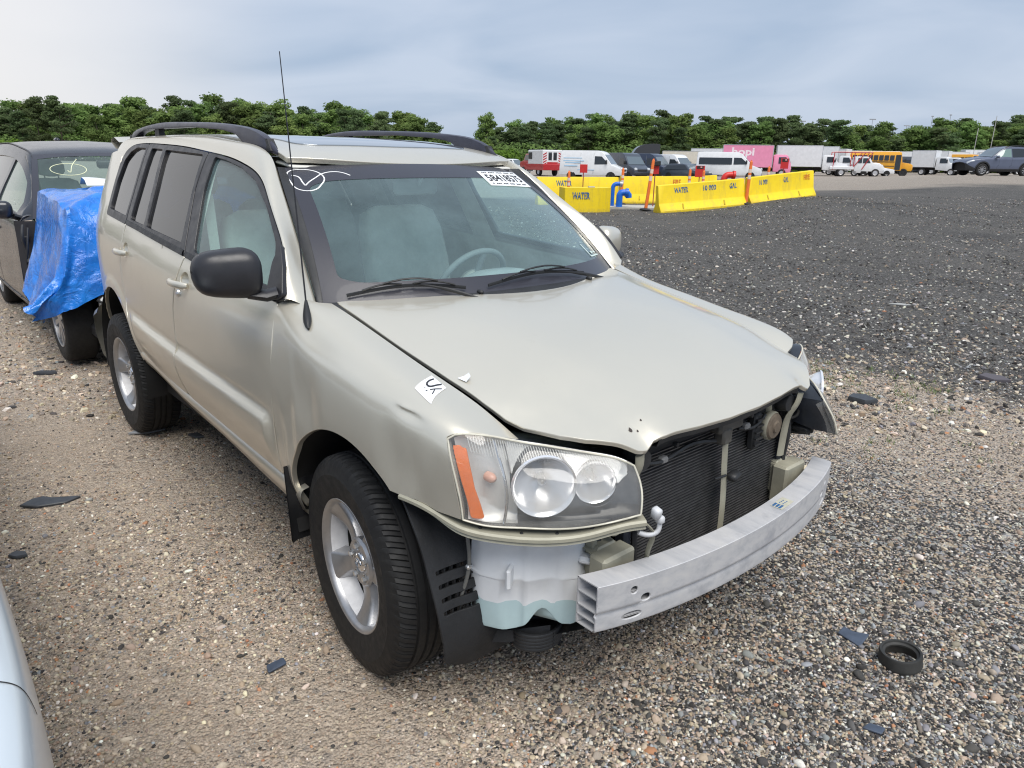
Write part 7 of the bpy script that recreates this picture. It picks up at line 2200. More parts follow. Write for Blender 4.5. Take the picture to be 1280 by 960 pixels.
def van(k, F, rz, mat, label, L=5.9, H=2.55, group='vans parked in a row beyond the barriers', win=False, streak=None, ws=V_WS):
    o = empty('van', spot(k, F), rz, label, 'van', group); h = L / 2
    wf = lambda x, z: 1.0 - .13 * max(0, (z - 1.15) / 1.4) - .10 * max(0, (x - h + 1.0)) ** 2
    prof = [(-h, .42), (-h, 1.0), (-h + .06, H - .10), (-h + .20, H), (h - 2.35, H), (h - 1.95, H - .10), (h - 1.72, H - .28), (h - .92, 1.32), (h - .10, 1.02), (h, .80), (h, .42)]
    hull('body', prof, wf, mat, o, .06)
    a, b = (h - 1.66, H - .34), (h - 1.00, 1.40)
    y0, y1 = wf(*a) - .12, wf(*b) - .06
    quad_panel('windscreen', [(a[0] + .02, -y0, a[1]), (b[0] + .02, -y1, b[1]), (b[0] + .02, y1, b[1]), (a[0] + .02, y0, a[1])], ws, o, (.70, 0, .70))
    side_panel('cab_window', [(h - 2.55, H - .48), (h - 1.90, H - .50), (h - 1.34, 1.50), (h - 1.40, 1.38), (h - 2.55, 1.36)], wf, V_GLASS, o)
    if win: side_panel('side_glass', [(-h + .25, H - .50), (h - 2.70, H - .50), (h - 2.70, H - 1.10), (-h + .25, H - 1.10)], wf, V_GLASS, o)
    else:
        for x in (h - 2.66, h - 3.9): side_panel('door_seam', [(x, .55), (x + .02, .55), (x + .02, H - .2), (x, H - .2)], wf, simple('seam_grey', (.25, .26, .27), .6), o, .005)
    arches(o, (h - 1.0, -h + 1.15), .99, .42)
    for x in (h - 1.0, -h + 1.15):
        for y in (-.88, .88): far_wheel(o, x, y, .345)
    for sg in (-1, 1):
        mb = MB(); mb.bbox((h - .06, sg * .72, .98), (.16, .30, .24), .04, rot=(0, -.3, 0)); mb.build('headlight', V_LAMP, o, smooth=40)
        mb = MB(); mb.bbox((h - 1.42, sg * 1.10, 1.58), (.12, .22, .36), .04); mb.build('door_mirror', M_BLACKPLASTIC, o, smooth=40)
    mb = MB(); mb.bbox((h - .02, 0, .54), (.10, 1.75, .26), .04); mb.build('bumper', M_BLACKPLASTIC, o, smooth=40)
    mb = MB(); mb.bbox((h - .02, 0, .86), (.07, 1.05, .20), .02); mb.build('grille', M_BLACKPLASTIC, o)
    if streak:
        for i, (x0, x1, z) in enumerate(streak): side_panel('blue_stripe_print', [(x0, z), (x1, z), (x1, z + .06), (x0, z + .06)], wf, simple('pale_blue_print', (.30, .50, .68), .5), o, .007)
    return o
def box_truck(k, F, rz, label, boxm=V_WHITE, cabm=V_WHITE, bl=6.0, bh=2.5, cab='hood', group='box trucks parked in rows', text=None, bw=1.22, sill=1.05):
    o = empty('box_truck', spot(k, F), rz, label, 'truck', group)
    x0 = -bl / 2 - .6
    mb = MB(); mb.bbox((x0 + bl / 2, 0, sill + bh / 2), (bl, bw * 2, bh), .04); bx_ = mb.build('cargo_box', boxm, o, smooth=30)
    for x in (x0 + .03, x0 + bl - .03):
        mb = MB()
        for sg in (-1, 1): mb.bbox((x, sg * (bw + .005), sill + bh / 2), (.07, .03, bh * .98), .01)
        mb.build('corner_post', V_SILVER, bx_)
    mb = MB(); mb.bbox((x0 + bl / 2, 0, sill + bh + .0), (bl * .98, bw * 2 + .04, .05), .01); mb.build('roof_rail', V_SILVER, bx_)
    mb = MB(); mb.box((x0 + bl / 2 + .4, 0, .82), (bl + 1.4, .9, .28)); mb.build('chassis', M_GAP, o)
    c0 = x0 + bl + .12
    if cab == 'hood':
        wf = lambda x, z: 1.02 - .12 * max(0, (z - 1.5) / 1.0) - .06 * max(0, x - c0 - 1.6)
        hull('cab', [(c0, .75), (c0, 2.30), (c0 + .15, 2.45), (c0 + 1.10, 2.45), (c0 + 1.35, 2.30), (c0 + 1.70, 1.62), (c0 + 2.75, 1.42), (c0 + 2.85, 1.25), (c0 + 2.85, .62), (c0 + 1.6, .60)], wf, cabm, o, .06)
        a, b = (c0 + 1.40, 2.24), (c0 + 1.68, 1.70); wx = c0 + .45, c0 + 1.25; fx = c0 + 2.86; wz = 1.62, 2.24; wheel_x = c0 + 2.0
    else:
        wf = lambda x, z: 1.02 - .10 * max(0, (z - 1.4) / 1.0)
        hull('cab', [(c0, .62), (c0, 2.40), (c0 + .2, 2.52), (c0 + 1.35, 2.50), (c0 + 1.55, 2.38), (c0 + 1.92, 1.50), (c0 + 1.98, .95), (c0 + 1.95, .50)], wf, cabm, o, .07)
        a, b = (c0 + 1.60, 2.30), (c0 + 1.90, 1.56); wx = c0 + .55, c0 + 1.45; fx = c0 + 1.99; wz = 1.52, 2.22; wheel_x = c0 + 1.0
    quad_panel('windscreen', [(a[0], -wf(*a) + .1, a[1]), (b[0], -wf(*b) + .06, b[1]), (b[0], wf(*b) - .06, b[1]), (a[0], wf(*a) - .1, a[1])], V_WS, o, (.9, 0, .4))
    side_panel('cab_window', [(wx[0], wz[1]), (wx[1] - .1, wz[1]), (wx[1] + .2, wz[0]), (wx[0], wz[0])], wf, V_GLASS, o)
    for sg in (-1, 1):
        mb = MB(); mb.bbox((fx - .03, sg * .74, 1.0), (.10, .30, .20), .03); mb.build('headlight', V_LAMP, o)
        mb = MB(); mb.bbox((wx[1] + .15, sg * 1.22, 1.9), (.10, .20, .42), .03); mb.build('door_mirror', M_BLACKPLASTIC, o)
    mb = MB(); mb.bbox((fx + .02, 0, .62), (.16, 2.0, .26), .04); mb.build('bumper', V_SILVER if cab == 'hood' else M_BLACKPLASTIC, o)
    mb = MB(); mb.bbox((fx, 0, 1.05), (.06, .90, .34), .02); mb.build('grille', M_BLACKPLASTIC, o)
    for x, r in ((wheel_x, .46), (x0 + 1.5, .46)):
        for y in (-.95, .95): far_wheel(o, x, y, r, .30)
    return o, bx_

Tn = 'standing across the yard'
# ---- left of the barriers
o = van(K(742), 69, head(.92, .40), V_WHITE, 'white high roof cargo van with pale blue stripes behind the square red sign', 5.9, 2.55, streak=((-2.6, -.6, 1.62), (-2.4, -.9, 1.46), (-2.5, -1.2, 1.18), (-1.2, .4, .84), (-2.6, -.8, 1.86)))
van(K(783), 73, head(.42, .90), V_DARK, 'dark grey blue van with pale grille next to the striped white van', 5.6, 2.45)
o = van(K(811), 80, head(.72, .70), V_NAVY, 'navy cargo van with small white lettering left of the black box sign', 5.9, 2.50)
van(K(842), 80, head(.62, .80), V_WHITE, 'white van between the navy van and the dark cars', 5.6, 2.45)
van(K(912), 70, head(.95, .30), V_WHITE, 'white passenger van with black side glass in front of the pink truck', 5.9, 2.45, win=True)
def wagon(k, F, rz, mat, label, name='car', H=1.5, L=4.6, cat='car', group='cars parked among the vans'):
    o = empty(name, spot(k, F), rz, label, cat, group); h = L / 2
    wf = lambda x, z: .90 - .22 * max(0, (z - .90) / (H - .9)) - .05 * max(0, abs(x) - h + .5)
    hull('body', [(-h, .35), (-h, .85), (-h + .25, H - .35), (-h + .75, H - .05), (0.0, H), (.45, H - .08), (1.05, .98), (h - .2, .85), (h, .70), (h, .32)], wf, mat, o, .06)
    quad_panel('windscreen', [(.50, -.62, H - .11), (1.02, -.76, 1.00), (1.02, .76, 1.00), (.50, .62, H - .11)], V_WS, o, (.7, 0, .7))
    side_panel('side_window', [(-h + .55, H - .20), (.38, H - .14), (.86, .98), (-h + .40, .98)], wf, V_GLASS, o)
    arches(o, (h - .85, -h + .90), .89, .37)
    for x in (h - .85, -h + .90):
        for y in (-.78, .78): far_wheel(o, x, y, .33, .22)
    for sg in (-1, 1):
        mb = MB(); mb.bbox((h - .06, sg * .62, .74), (.14, .34, .14), .03); mb.build('headlight', V_LAMP, o)
    mb = MB(); mb.bbox((h - .0, 0, .50), (.06, 1.3, .18), .02); mb.build('grille', M_BLACKPLASTIC, o)
    return o
wagon(K(859), 70, head(.6, .8), V_DARK, 'dark car squeezed between the white van and the two orange posts')
wagon(K(872), 78, head(.6, .8), vcol('black', (.03, .03, .033)), 'black car just left of the white passenger van')
wagon(K(641), 92, head(.8, .6), V_WHITE, 'white pickup roof at the far left beside the red fire truck', 'pickup', 1.75, 5.2, 'pickup')
# ---- red and white rescue truck seen from behind
o = empty('rescue_truck', spot(K(676), 84), head(-.42, -.91), 'red and white rescue truck with chevron stripes on its tail', 'fire truck')
mb = MB(); mb.bbox((-1.0, 0, 1.95), (3.6, 2.4, 1.5), .06); bx_ = mb.build('box_body', V_WHITE, o, smooth=30)
mb = MB(); mb.bbox((-.9, 0, .92), (4.2, 2.42, .66), .05); mb.build('lower_body', V_RED, o, smooth=30)
hull('cab', [(.9, .6), (.9, 2.2), (1.1, 2.32), (2.0, 2.30), (2.4, 1.6), (3.3, 1.4), (3.4, .6)], lambda x, z: 1.0 - .1 * max(0, z - 1.4), V_RED, o, .06)
side_panel('cab_window', [(1.2, 2.2), (1.95, 2.2), (2.2, 1.6), (1.2, 1.6)], lambda x, z: 1.0 - .1 * max(0, z - 1.4), V_GLASS, o)
for sg in (-1, 1):
    for i in range(5):
        z = 1.30 + i * .26; y0, y1 = sg * .72, sg * 1.16
        mb = MB(); mb.add([(-2.812, y0, z), (-2.812, y1, z - .22), (-2.812, y1, z - .09), (-2.812, y0, z + .13), (-2.79, y0, z), (-2.79, y1, z - .22), (-2.79, y1, z - .09), (-2.79, y0, z + .13)], [(0, 1, 2, 3), (4, 5, 1, 0), (3, 2, 6, 7)]); mb.build('chevron', V_RED, bx_)
    mb = MB(); mb.bbox((-2.815, sg * .30, 2.05), (.03, .42, .80), .01); mb.build('rear_window', V_GLASS, bx_)
mb = MB(); mb.bbox((-2.82, 0, 1.22), (.04, 1.30, .46), .01); mb.build('tail_door', V_RED, bx_)
mb = MB(); mb.bbox((.2, 1.21, 2.1), (.9, .06, .7), .02); mb.bbox((.2, -1.21, 2.1), (.9, .06, .7), .02); mb.build('equipment_locker', M_BLACKPLASTIC, bx_)
for x in (-1.6, 2.4):
    for y in (-.95, .95): far_wheel(o, x, y, .45, .28)
# ---- box trucks
def lettered(bx_, txt, x, z, w, h, mat, y=-1.232):
    me = fit_text(text_mesh(txt, 1.0, bold=.03), w, h); t = mobj('lettering', me, mat, bx_); t.location = (x, y, z); t.rotation_euler = (R(90), 0, 0)
M_PALELET = simple('pale_pink_lettering', (.86, .74, .78), .5)
o, b_ = box_truck(K(940), 88, head(.97, .25), 'pink box truck with pale round lettering on its side', V_PINK, V_PINK, 5.6, 2.45, 'flat', None)
lettered(b_, 'hopi', -1.15, 2.65, 2.5, 1.15, M_PALELET)
b1, _ = box_truck(K(893), 104, head(.9, .4), 'white box truck showing above the white passenger van', V_WHITE, V_WHITE, 5.0, 2.4)
o, _ = box_truck(K(860), 100, head(.95, .3), 'cream box truck at the left end behind the dark cars', V_CREAM, V_CREAM, 5.4, 2.0)
box_truck(K(1004), 92, head(.96, .28), 'white box truck with bonnet just right of the pink truck', V_WHITE, V_WHITE, 5.2, 2.45)
box_truck(K(1030), 98, head(.90, .42), 'second white box truck right behind the first one', V_WHITE, V_WHITE, 4.6, 2.5)
box_truck(K(1058), 122, head(.95, .3), 'white box trailer truck behind the red framed tow truck', V_WHITE, V_WHITE, 8.0, 2.5)
box_truck(K(1142), 132, head(.95, .3), 'long white truck behind the dark van', V_WHITE, V_WHITE, 8.5, 2.6)
box_truck(K(1176), 112, head(.75, .65), 'white bonneted truck with small box left of the far school bus', V_WHITE, V_WHITE, 3.4, 2.3)
box_truck(K(1205), 150, head(.98, .2), 'long white trailer truck behind the far school bus', V_WHITE, V_WHITE, 11.0, 2.9)
box_truck(K(1252), 150, head(.98, .2), 'white trailer truck behind the grey SUV', V_WHITE, V_WHITE, 9.0, 2.7)
box_truck(K(1243), 120, head(.9, .4), 'white truck cab peeking over the grey SUV bonnet', V_WHITE, V_WHITE, 3.6, 2.3)
box_truck(K(1118), 140, head(.97, .2), 'white trailer truck behind the near school bus roof', V_WHITE, V_WHITE, 8.0, 2.6)
box_truck(K(1185), 138, head(.97, .2), 'white box truck between the two rows of trailers', V_WHITE, V_WHITE, 7.0, 2.7)
box_truck(K(1228), 140, head(.97, .2), 'rounded white trailer truck right of the far school bus', V_WHITE, V_WHITE, 6.0, 3.1)
box_truck(K(1049), 101, head(.75, .65), 'small white truck left of the tow truck facing the barriers', V_WHITE, V_WHITE, 3.4, 2.3)
box_truck(K(1163), 104, head(.70, .70), 'white truck cab standing right of the dark passenger van', V_WHITE, V_WHITE, 3.0, 2.2)
# purple-blue wrapped box vans further back
for u, F, lb in ((1092, 128, 'box truck with purple blue wrap above the near school bus'), (1166, 138, 'box truck with purple blue wrap left of the white truck')):
    box_truck(K(u), F, head(.9, .4), lb, V_PURPLE, V_WHITE, 3.6, 2.6)
# ---- white tow truck with a red frame
o = empty('tow_truck', spot(K(1074), 90), head(.97, .25), 'white tow truck with a red boom frame left of the school bus', 'truck')
wf = lambda x, z: 1.0 - .10 * max(0, z - 1.5)
hull('cab', [(-.6, .62), (-.6, 2.15), (-.4, 2.30), (.75, 2.28), (1.0, 2.15), (1.35, 1.55), (2.45, 1.38), (2.6, 1.15), (2.6, .58)], wf, V_WHITE, o, .06)
side_panel('cab_window', [(-.3, 2.10), (.15, 2.10), (.15, 1.55), (-.3, 1.55)], wf, V_GLASS, o); side_panel('cab_window', [(.25, 2.10), (.78, 2.10), (1.12, 1.55), (.25, 1.55)], wf, V_GLASS, o)
quad_panel('windscreen', [(1.0, -.85, 2.10), (1.34, -.93, 1.62), (1.34, .93, 1.62), (1.0, .85, 2.10)], V_WS, o, (.8, 0, .5))
mb = MB(); mb.bbox((-2.0, 0, .95), (2.7, 2.2, .35), .04); mb.build('deck', V_WHITE, o)
fr_o = None
for sg in (-1, 1):
    mb = MB()
    for P in ([(-3.0, .75), (-3.0, 2.75)], [(-.75, .75), (-.75, 2.75)], [(-3.0, 2.75), (1.2, 2.75)], [(-.75, 1.1), (.4, 2.7)], [(1.2, 2.72), (.2, .8)]): mb.tube([(P[0][0], sg * 1.05, P[0][1]), (P[1][0], sg * 1.05, P[1][1])], .055, 6)
    mb.build('red_frame', V_RED, o)
mb = MB(); mb.bbox((2.6, 0, .66), (.14, 2.0, .24), .03); mb.build('bumper', V_SILVER, o)
for sg in (-1, 1):
    mb = MB(); mb.bbox((2.56, sg * .75, 1.02), (.10, .30, .18), .03); mb.build('headlight', V_LAMP, o)
for x in (1.75, -2.0):
    for y in (-.92, .92): far_wheel(o, x, y, .45, .28)
# white pickup in front of the school bus
wagon(K(1094), 93.5, head(.97, .25), V_WHITE, 'white pickup with dark wheels standing before the school bus', 'pickup', 1.6, 4.4, 'pickup')
# ---- school buses
def school_bus(k, F, rz, label, L=7.2):
    o = empty('school_bus', spot(k, F), rz, label, 'bus', 'yellow school buses'); h = L / 2
    wf = lambda x, z: 1.18 - .14 * max(0, (z - 2.1)) ** 1.5
    hull('body', [(-h, .70), (-h, 2.75), (-h + .2, 2.98), (h - 1.7, 3.0), (h - 1.45, 2.90), (h - 1.25, 1.75), (h - 1.25, .70)], wf, V_YELLOW, o, .09)
    wf2 = lambda x, z: 1.02 - .10 * max(0, x - h + .6)
    hull('bonnet', [(h - 1.27, .65), (h - 1.27, 1.72), (h - .25, 1.55), (h, 1.35), (h, .65)], wf2, V_YELLOW, o, .09)
    n = int((L - 2.2) / .62)
    for i in range(n):
        x = -h + .35 + i * .62; side_panel('side_window', [(x, 2.55), (x + .50, 2.55), (x + .50, 1.92), (x, 1.92)], wf, V_GLASS, o)
    side_panel('entry_door', [(h - 2.05, 2.60), (h - 1.45, 2.60), (h - 1.42, .78), (h - 2.05, .78)], wf, V_GLASS, o, .014)
    for z in (1.20, 1.72): side_panel('black_rub_rail', [(-h + .05, z), (h - 2.1, z), (h - 2.1, z + .07), (-h + .05, z + .07)], wf, M_BLACKPLASTIC, o, .02)
    quad_panel('windscreen', [(h - 1.43, -.98, 2.72), (h - 1.25, -1.05, 1.80), (h - 1.25, 1.05, 1.80), (h - 1.43, .98, 2.72)], V_WS, o, (.95, 0, .2))
    mb = MB(); mb.bbox((-.6, 0, 3.0), (L * .7, 1.6, .06), .02); mb.build('white_roof', V_WHITE, o)
    mb = MB(); mb.bbox((h + .03, 0, .68), (.16, 2.2, .28), .03); mb.build('bumper', M_BLACKPLASTIC, o)
    mb = MB(); mb.bbox((h, 0, 1.12), (.05, .95, .45), .02); mb.build('grille', M_BLACKPLASTIC, o)
    for sg in (-1, 1):
        mb = MB(); mb.bbox((h - .03, sg * .76, 1.12), (.08, .26, .22), .03); mb.build('headlight', V_LAMP, o)
        mb = MB(); mb.bbox((h - .9, sg * 1.32, 2.0), (.08, .22, .40), .03); mb.build('door_mirror', M_BLACKPLASTIC, o)
    for x in (h - 1.0, -h + 1.9):
        for y in (-1.0, 1.0): far_wheel(o, x, y, .48, .28, False)
    return o
school_bus(K(1101), 97, head(.90, .42), 'yellow school bus behind the tow truck', 7.4)
school_bus(K(1206), 118, head(.55, .83), 'yellow school bus left of the grey SUV', 6.0)
school_bus(K(1290), 160, head(.9, .3), 'orange yellow bus at the far right behind the trailers', 7.5)
van(K(1142), 116, head(.97, .25), V_DARK, 'dark passenger van right of the near school bus', 6.0, 2.6, win=True)

# ---- blue grey SUV on the right, nearest of the far vehicles
def grey_suv():
    o = empty('grey_suv', spot(K(1244.5), 45.5), head(-1, .06), 'blue grey compact SUV parked side-on at the right edge', 'SUV')
    xs = [-2.30, -2.20, -1.95, -1.55, -1.0, -.40, .10, .45, .80, 1.15, 1.6, 1.95, 2.18, 2.28]
    def sc(w, zs, zb, wt, zt): return [(w * .93, zs), (w * .99, zs + .14), (w, zs + .35), (w * .99, zb - .12), (w * .965, zb), (w * .95 - (w * .95 - wt) * .5, zb + (zt - zb) * .5), (wt, zt - .04), (wt - .10, zt), (0, zt + .02)]
    secs = [sc(.66, .45, .98, .50, 1.08), sc(.80, .34, 1.06, .56, 1.22), sc(.88, .30, 1.08, .60, 1.50), sc(.915, .28, 1.07, .63, 1.63), sc(.92, .26, 1.05, .64, 1.69), sc(.92, .26, 1.03, .64, 1.69), sc(.92, .26, 1.02, .64, 1.60), sc(.92, .26, 1.01, .66, 1.36), sc(.92, .26, 1.0, .70, 1.10), sc(.915, .26, .985, .68, 1.06), sc(.90, .26, .95, .66, 1.01), sc(.86, .28, .90, .62, .95), sc(.74, .32, .80, .55, .85), sc(.60, .38, .70, .48, .74)]
    Lf = Loft(xs, secs)
    A1 = Lf.poly(arch_pts(1.38, .37, .40, 0, 180)); A2 = Lf.poly(arch_pts(-1.32, .37, .40, 0, 180))
    bp = [(x, .01) for x in np.linspace(2.25, 1.80, 4)] + [tuple(p) for p in A1] + [(x, .01) for x in np.linspace(.95, -.90, 8)] + [tuple(p) for p in A2] + [(x, .01) for x in np.linspace(-1.76, -2.28, 4)] + [(-2.29, .4), (-2.29, .7)] + [(x, .995) for x in np.linspace(-2.28, 2.26, 40)] + [(2.27, .7), (2.27, .4)]
    both('body', panel_mesh('body', Lf.S, np.array(bp), res=.07, bstep=.04, thick=.02), V_GREY, o)
    w1 = Lf.poly([(.70, 1.05), (.42, 1.30), (.10, 1.50), (-.32, 1.57), (-.32, 1.08)]); w2 = Lf.poly([(-.38, 1.08), (-.38, 1.57), (-1.20, 1.56), (-1.20, 1.11)]); w3 = Lf.poly([(-1.27, 1.12), (-1.27, 1.55), (-1.60, 1.50), (-1.88, 1.32), (-1.80, 1.14)])
    both('front_window', panel_mesh('front_window', Lf.S, w1, res=.1, bstep=.05, thick=0, off=.006), simple('greenish_glass', (.16, .24, .22), .06, coat=1), o)
    for w_ in (w2, w3): both('rear_window', panel_mesh('rear_window', Lf.S, w_, res=.1, bstep=.05, thick=0, off=.006), V_GLASS, o)
    for cx in (1.38, -1.32):
        p = Lf.poly(arch_pts(cx, .37, .40, -4, 184) + arch_pts(cx, .37, .47, 184, -4)); both('arch_cladding', panel_mesh('arch_cladding', Lf.S, p, res=.05, bstep=.04, thick=.01, off=.010), M_BLACKPLASTIC, o)
    both('sill_cladding', panel_mesh('sill_cladding', Lf.S, Lf.poly([(.93, .28), (.93, .40), (-.88, .42), (-.88, .28)]), res=.06, bstep=.05, thick=.01, off=.010), M_BLACKPLASTIC, o)
    both('front_cladding', panel_mesh('front_cladding', Lf.S, np.array([(1.85, .02), (2.26, .02), (2.27, .22), (2.0, .18), (1.86, .15)]), res=.06, bstep=.05, thick=.01, off=.008), M_BLACKPLASTIC, o)
    both('headlight', panel_mesh('headlight', Lf.S, np.array([(1.88, .42), (2.24, .44), (2.24, .56), (1.98, .52)]), res=.06, bstep=.04, thick=.0, off=.006), V_LAMP, o)
    for x in (.42, -.36):
        mb = MB(); mb.grid(strip_on(Lf.S, Lf.poly([(x + (.10 if z < .6 else 0), z) for z in np.linspace(.42, 1.05, 10)]), .008, .001)); both('door_gap', mb.mesh('door_gap'), M_GAP, o)
    mb = MB(); X, Q = np.meshgrid(np.linspace(.16, .80, 8), np.linspace(.80, 1.0, 8), indexing='ij'); G = Lf.S(X, Q) + (.012, 0, .012); G2 = G[:, ::-1].copy(); G2[..., 1] *= -1
    mb.grid(np.concatenate([G, G2[:, 1:]], 1)); mb.build('windscreen', V_WS, o, smooth=60)
    for sg in (-1, 1):
        mb = MB(); mb.bbox((.62, sg * 1.0, 1.10), (.16, .20, .15), .04); mb.build('door_mirror', V_GREY, o, smooth=50)
        P = Lf.S(np.linspace(.02, -1.75, 16), np.full(16, .80)); P[:, 1] *= -sg; P[:, 2] += .05 * np.sin(np.linspace(0, math.pi, 16)) ** .4
        mb = MB(); mb.tube(P, .022, 6); mb.build('roof_rail', M_BLACKTRIM, o, smooth=60)
    for y, rz in ((-.80, 0), (.80, math.pi)): car_wheel(o, 1.38, y, .36, .23, rz, 9); car_wheel(o, -1.32, y, .36, .23, rz, 9)
    mb = MB(); mb.box((0, 0, .55), (4.2, 1.5, .5)); mb.build('inner_structure', M_GAP, o)
grey_suv()
# black curved deflector standing behind the navy van
o = empty('black_deflector', spot(K(806), 92), yaw, 'black arched shape rising behind the navy van', 'truck cab')
mb = MB(); P = smooth([(-1.6, 2.6), (-1.2, 3.2), (-.3, 3.62), (1.0, 3.75), (1.6, 3.70), (1.6, .5), (-1.6, .5)][:5], 16); mb.prism(np.vstack([P, [(1.6, .5), (-1.6, .5)]]), 1, -.9, .9); mb.build('dark_cab', vcol('black', (.03, .03, .033)), o, smooth=30)
for x in (-1.0, 1.0):
    for y in (-.8, .8): far_wheel(o, x, y, .45)

# ================================================================== trees
def _leafmat(name, lo_, hi_):
    m = NT(name)
    oi = m.n('ShaderNodeObjectInfo')
    n = m.noise(1.1, 4, .65); n2 = m.noise(6, 3, .6)
    c = m.ramp(n, [(.25, lo_), (.75, hi_)])
    c = m.mix(m.math('MULTIPLY', n2, .5), c, tuple(x * 1.5 for x in hi_))
    hsv = m.n('ShaderNodeHueSaturation', {'Color': c}); m.set(hsv, 'Value', m.n('ShaderNodeMapRange', {'Value': oi.outputs['Random'], 'To Min': .72, 'To Max': 1.28}).outputs[0])
    m.set(hsv, 'Hue', m.n('ShaderNodeMapRange', {'Value': m.math('FRACT', m.math('MULTIPLY', oi.outputs['Random'], 7.3)), 'To Min': .485, 'To Max': .515}).outputs[0])
    df = m.n('ShaderNodeBsdfDiffuse', {'Color': hsv.outputs[0]}); tr = m.n('ShaderNodeBsdfTranslucent', {'Color': hsv.outputs[0]})
    mx_ = m.n('ShaderNodeMixShader'); m.set(mx_, 0, .48); m.t.links.new(df.outputs[0], mx_.inputs[1]); m.t.links.new(tr.outputs[0], mx_.inputs[2])
    m.t.links.new(mx_.outputs[0], m.out.inputs['Surface'])
    return m.mat
M_OAK = _leafmat('broadleaf_foliage', (.12, .18, .055), (.18, .255, .085))
M_PINE = _leafmat('pine_foliage', (.095, .135, .062), (.135, .185, .085))
M_BUSH = _leafmat('bush_foliage', (.085, .15, .025), (.16, .24, .045))
M_BARK = simple('grey_brown_bark', (.095, .075, .058), .9, 0, var=.3, scale=6)
def crown_mesh(name, blobs, nleaf, size, seed, flat=.0):
    g = np.random.default_rng(seed)
    C_ = np.array([b[:3] for b in blobs]); S_ = np.array([b[3:6] for b in blobs])
    vol = S_.prod(1) ** (2 / 3); idx = g.choice(len(blobs), nleaf, p=vol / vol.sum())
    d = g.normal(size=(nleaf, 3)); d /= np.linalg.norm(d, axis=1)[:, None]
    r = g.random(nleaf) ** .38
    P = C_[idx] + d * r[:, None] * S_[idx]
    n = d + g.normal(0, .55, (nleaf, 3)) + np.array([0, 0, .35]); n /= np.linalg.norm(n, axis=1)[:, None]
    t = np.cross(n, g.normal(size=(nleaf, 3))); t /= np.linalg.norm(t, axis=1)[:, None]; b = np.cross(n, t)
    s = size * g.uniform(.55, 1.25, nleaf)[:, None]
    V = np.stack([P - t * s - b * s * .55, P + t * s * .9 - b * s * .4, P + t * s * .7 + b * s * .75 + n * s * .3, P - t * s * .8 + b * s * .5], 1).reshape(-1, 3)
    me = bpy.data.meshes.new(name)
    me.from_pydata(V.tolist(), [], [(4 * i, 4 * i + 1, 4 * i + 2, 4 * i + 3) for i in range(nleaf)])
    me.update(); return me
def trunk_mesh(name, H, r, seed, limbs=6, lean=.3, zl=.45):
    g = np.random.default_rng(seed); mb = MB()
    P = smooth([(0, 0, -.2), (g.normal(0, .1), g.normal(0, .1), H * .35), (g.normal(0, lean), g.normal(0, lean), H * .7), (g.normal(0, lean), g.normal(0, lean), H)], 10)
    mb.tube(P, np.linspace(r, r * .25, 10), 7)
    for i in range(limbs):
        t = g.uniform(zl, .9); p = P[int(t * 9)]; a = g.uniform(0, 6.28); l = H * g.uniform(.15, .30)
        mb.tube([p, p + (math.cos(a) * l * .5, math.sin(a) * l * .5, l * .25), p + (math.cos(a) * l, math.sin(a) * l, l * .5)], [r * .35, r * .22, r * .1], 5)
    return mb.mesh(name, smooth=60)
OAKS, PINES = [], []
for i in range(6):
    g = np.random.default_rng(100 + i); H = 10.5
    bl_ = []
    for k in range(30):
        a = g.uniform(0, 6.28); z = g.uniform(.24, .98); rr = (1 - abs(z - .50) * 1.30) * g.uniform(.35, 1.15) * 2.9
        s = g.uniform(.45, 1.25); bl_.append((rr * math.cos(a), rr * math.sin(a), z * H, s * 1.15, s * 1.15, s * .85))
    bl_.append((0, 0, H * .5, 2.0, 2.0, H * .28)); bl_.append((g.normal(0, .5), g.normal(0, .5), H * .92, 1.2, 1.2, .9))
    OAKS.append((crown_mesh('broadleaf_crown', bl_, 4200, .22, 200 + i), trunk_mesh('broadleaf_trunk', H * .85, .20, 300 + i)))
for i in range(5):
    g = np.random.default_rng(400 + i); H = 12.0
    bl_ = []
    for k in range(26):
        z = g.uniform(.34, .97); a = g.uniform(0, 6.28); rr = (1.05 - z) * 3.6 * g.uniform(.5, 1.1) + .3
        s = g.uniform(.55, 1.05); bl_.append((rr * math.cos(a), rr * math.sin(a), z * H, s * 1.3, s * 1.3, s * .60))
    bl_.append((0, 0, H * .7, .9, .9, H * .22))
    PINES.append((crown_mesh('pine_crown', bl_, 3800, .185, 500 + i), trunk_mesh('pine_trunk', H * .93, .17, 600 + i, 9, .25, .35)))
for m_, t_ in OAKS: m_.materials.append(M_OAK); t_.materials.append(M_BARK)
for m_, t_ in PINES: m_.materials.append(M_PINE); t_.materials.append(M_BARK)
def tree(kind, i, k, F, sc, wide, label, group, sink=0.0):
    me, tr = (OAKS if kind == 'broadleaf_tree' else PINES)[i]
    p = spot(k, F)
    o = empty(kind, (p[0], p[1], p[2] - sink), random.uniform(0, 6.28), label, 'tree', group)
    c = mobj('crown', me, None, o); t = mobj('trunk', tr, None, o)
    o.scale = (sc * wide, sc * wide, sc)
    return o
GL, GR = 'treeline behind the parked cars on the left', 'treeline behind the trucks on the right'
g = np.random.default_rng(77)
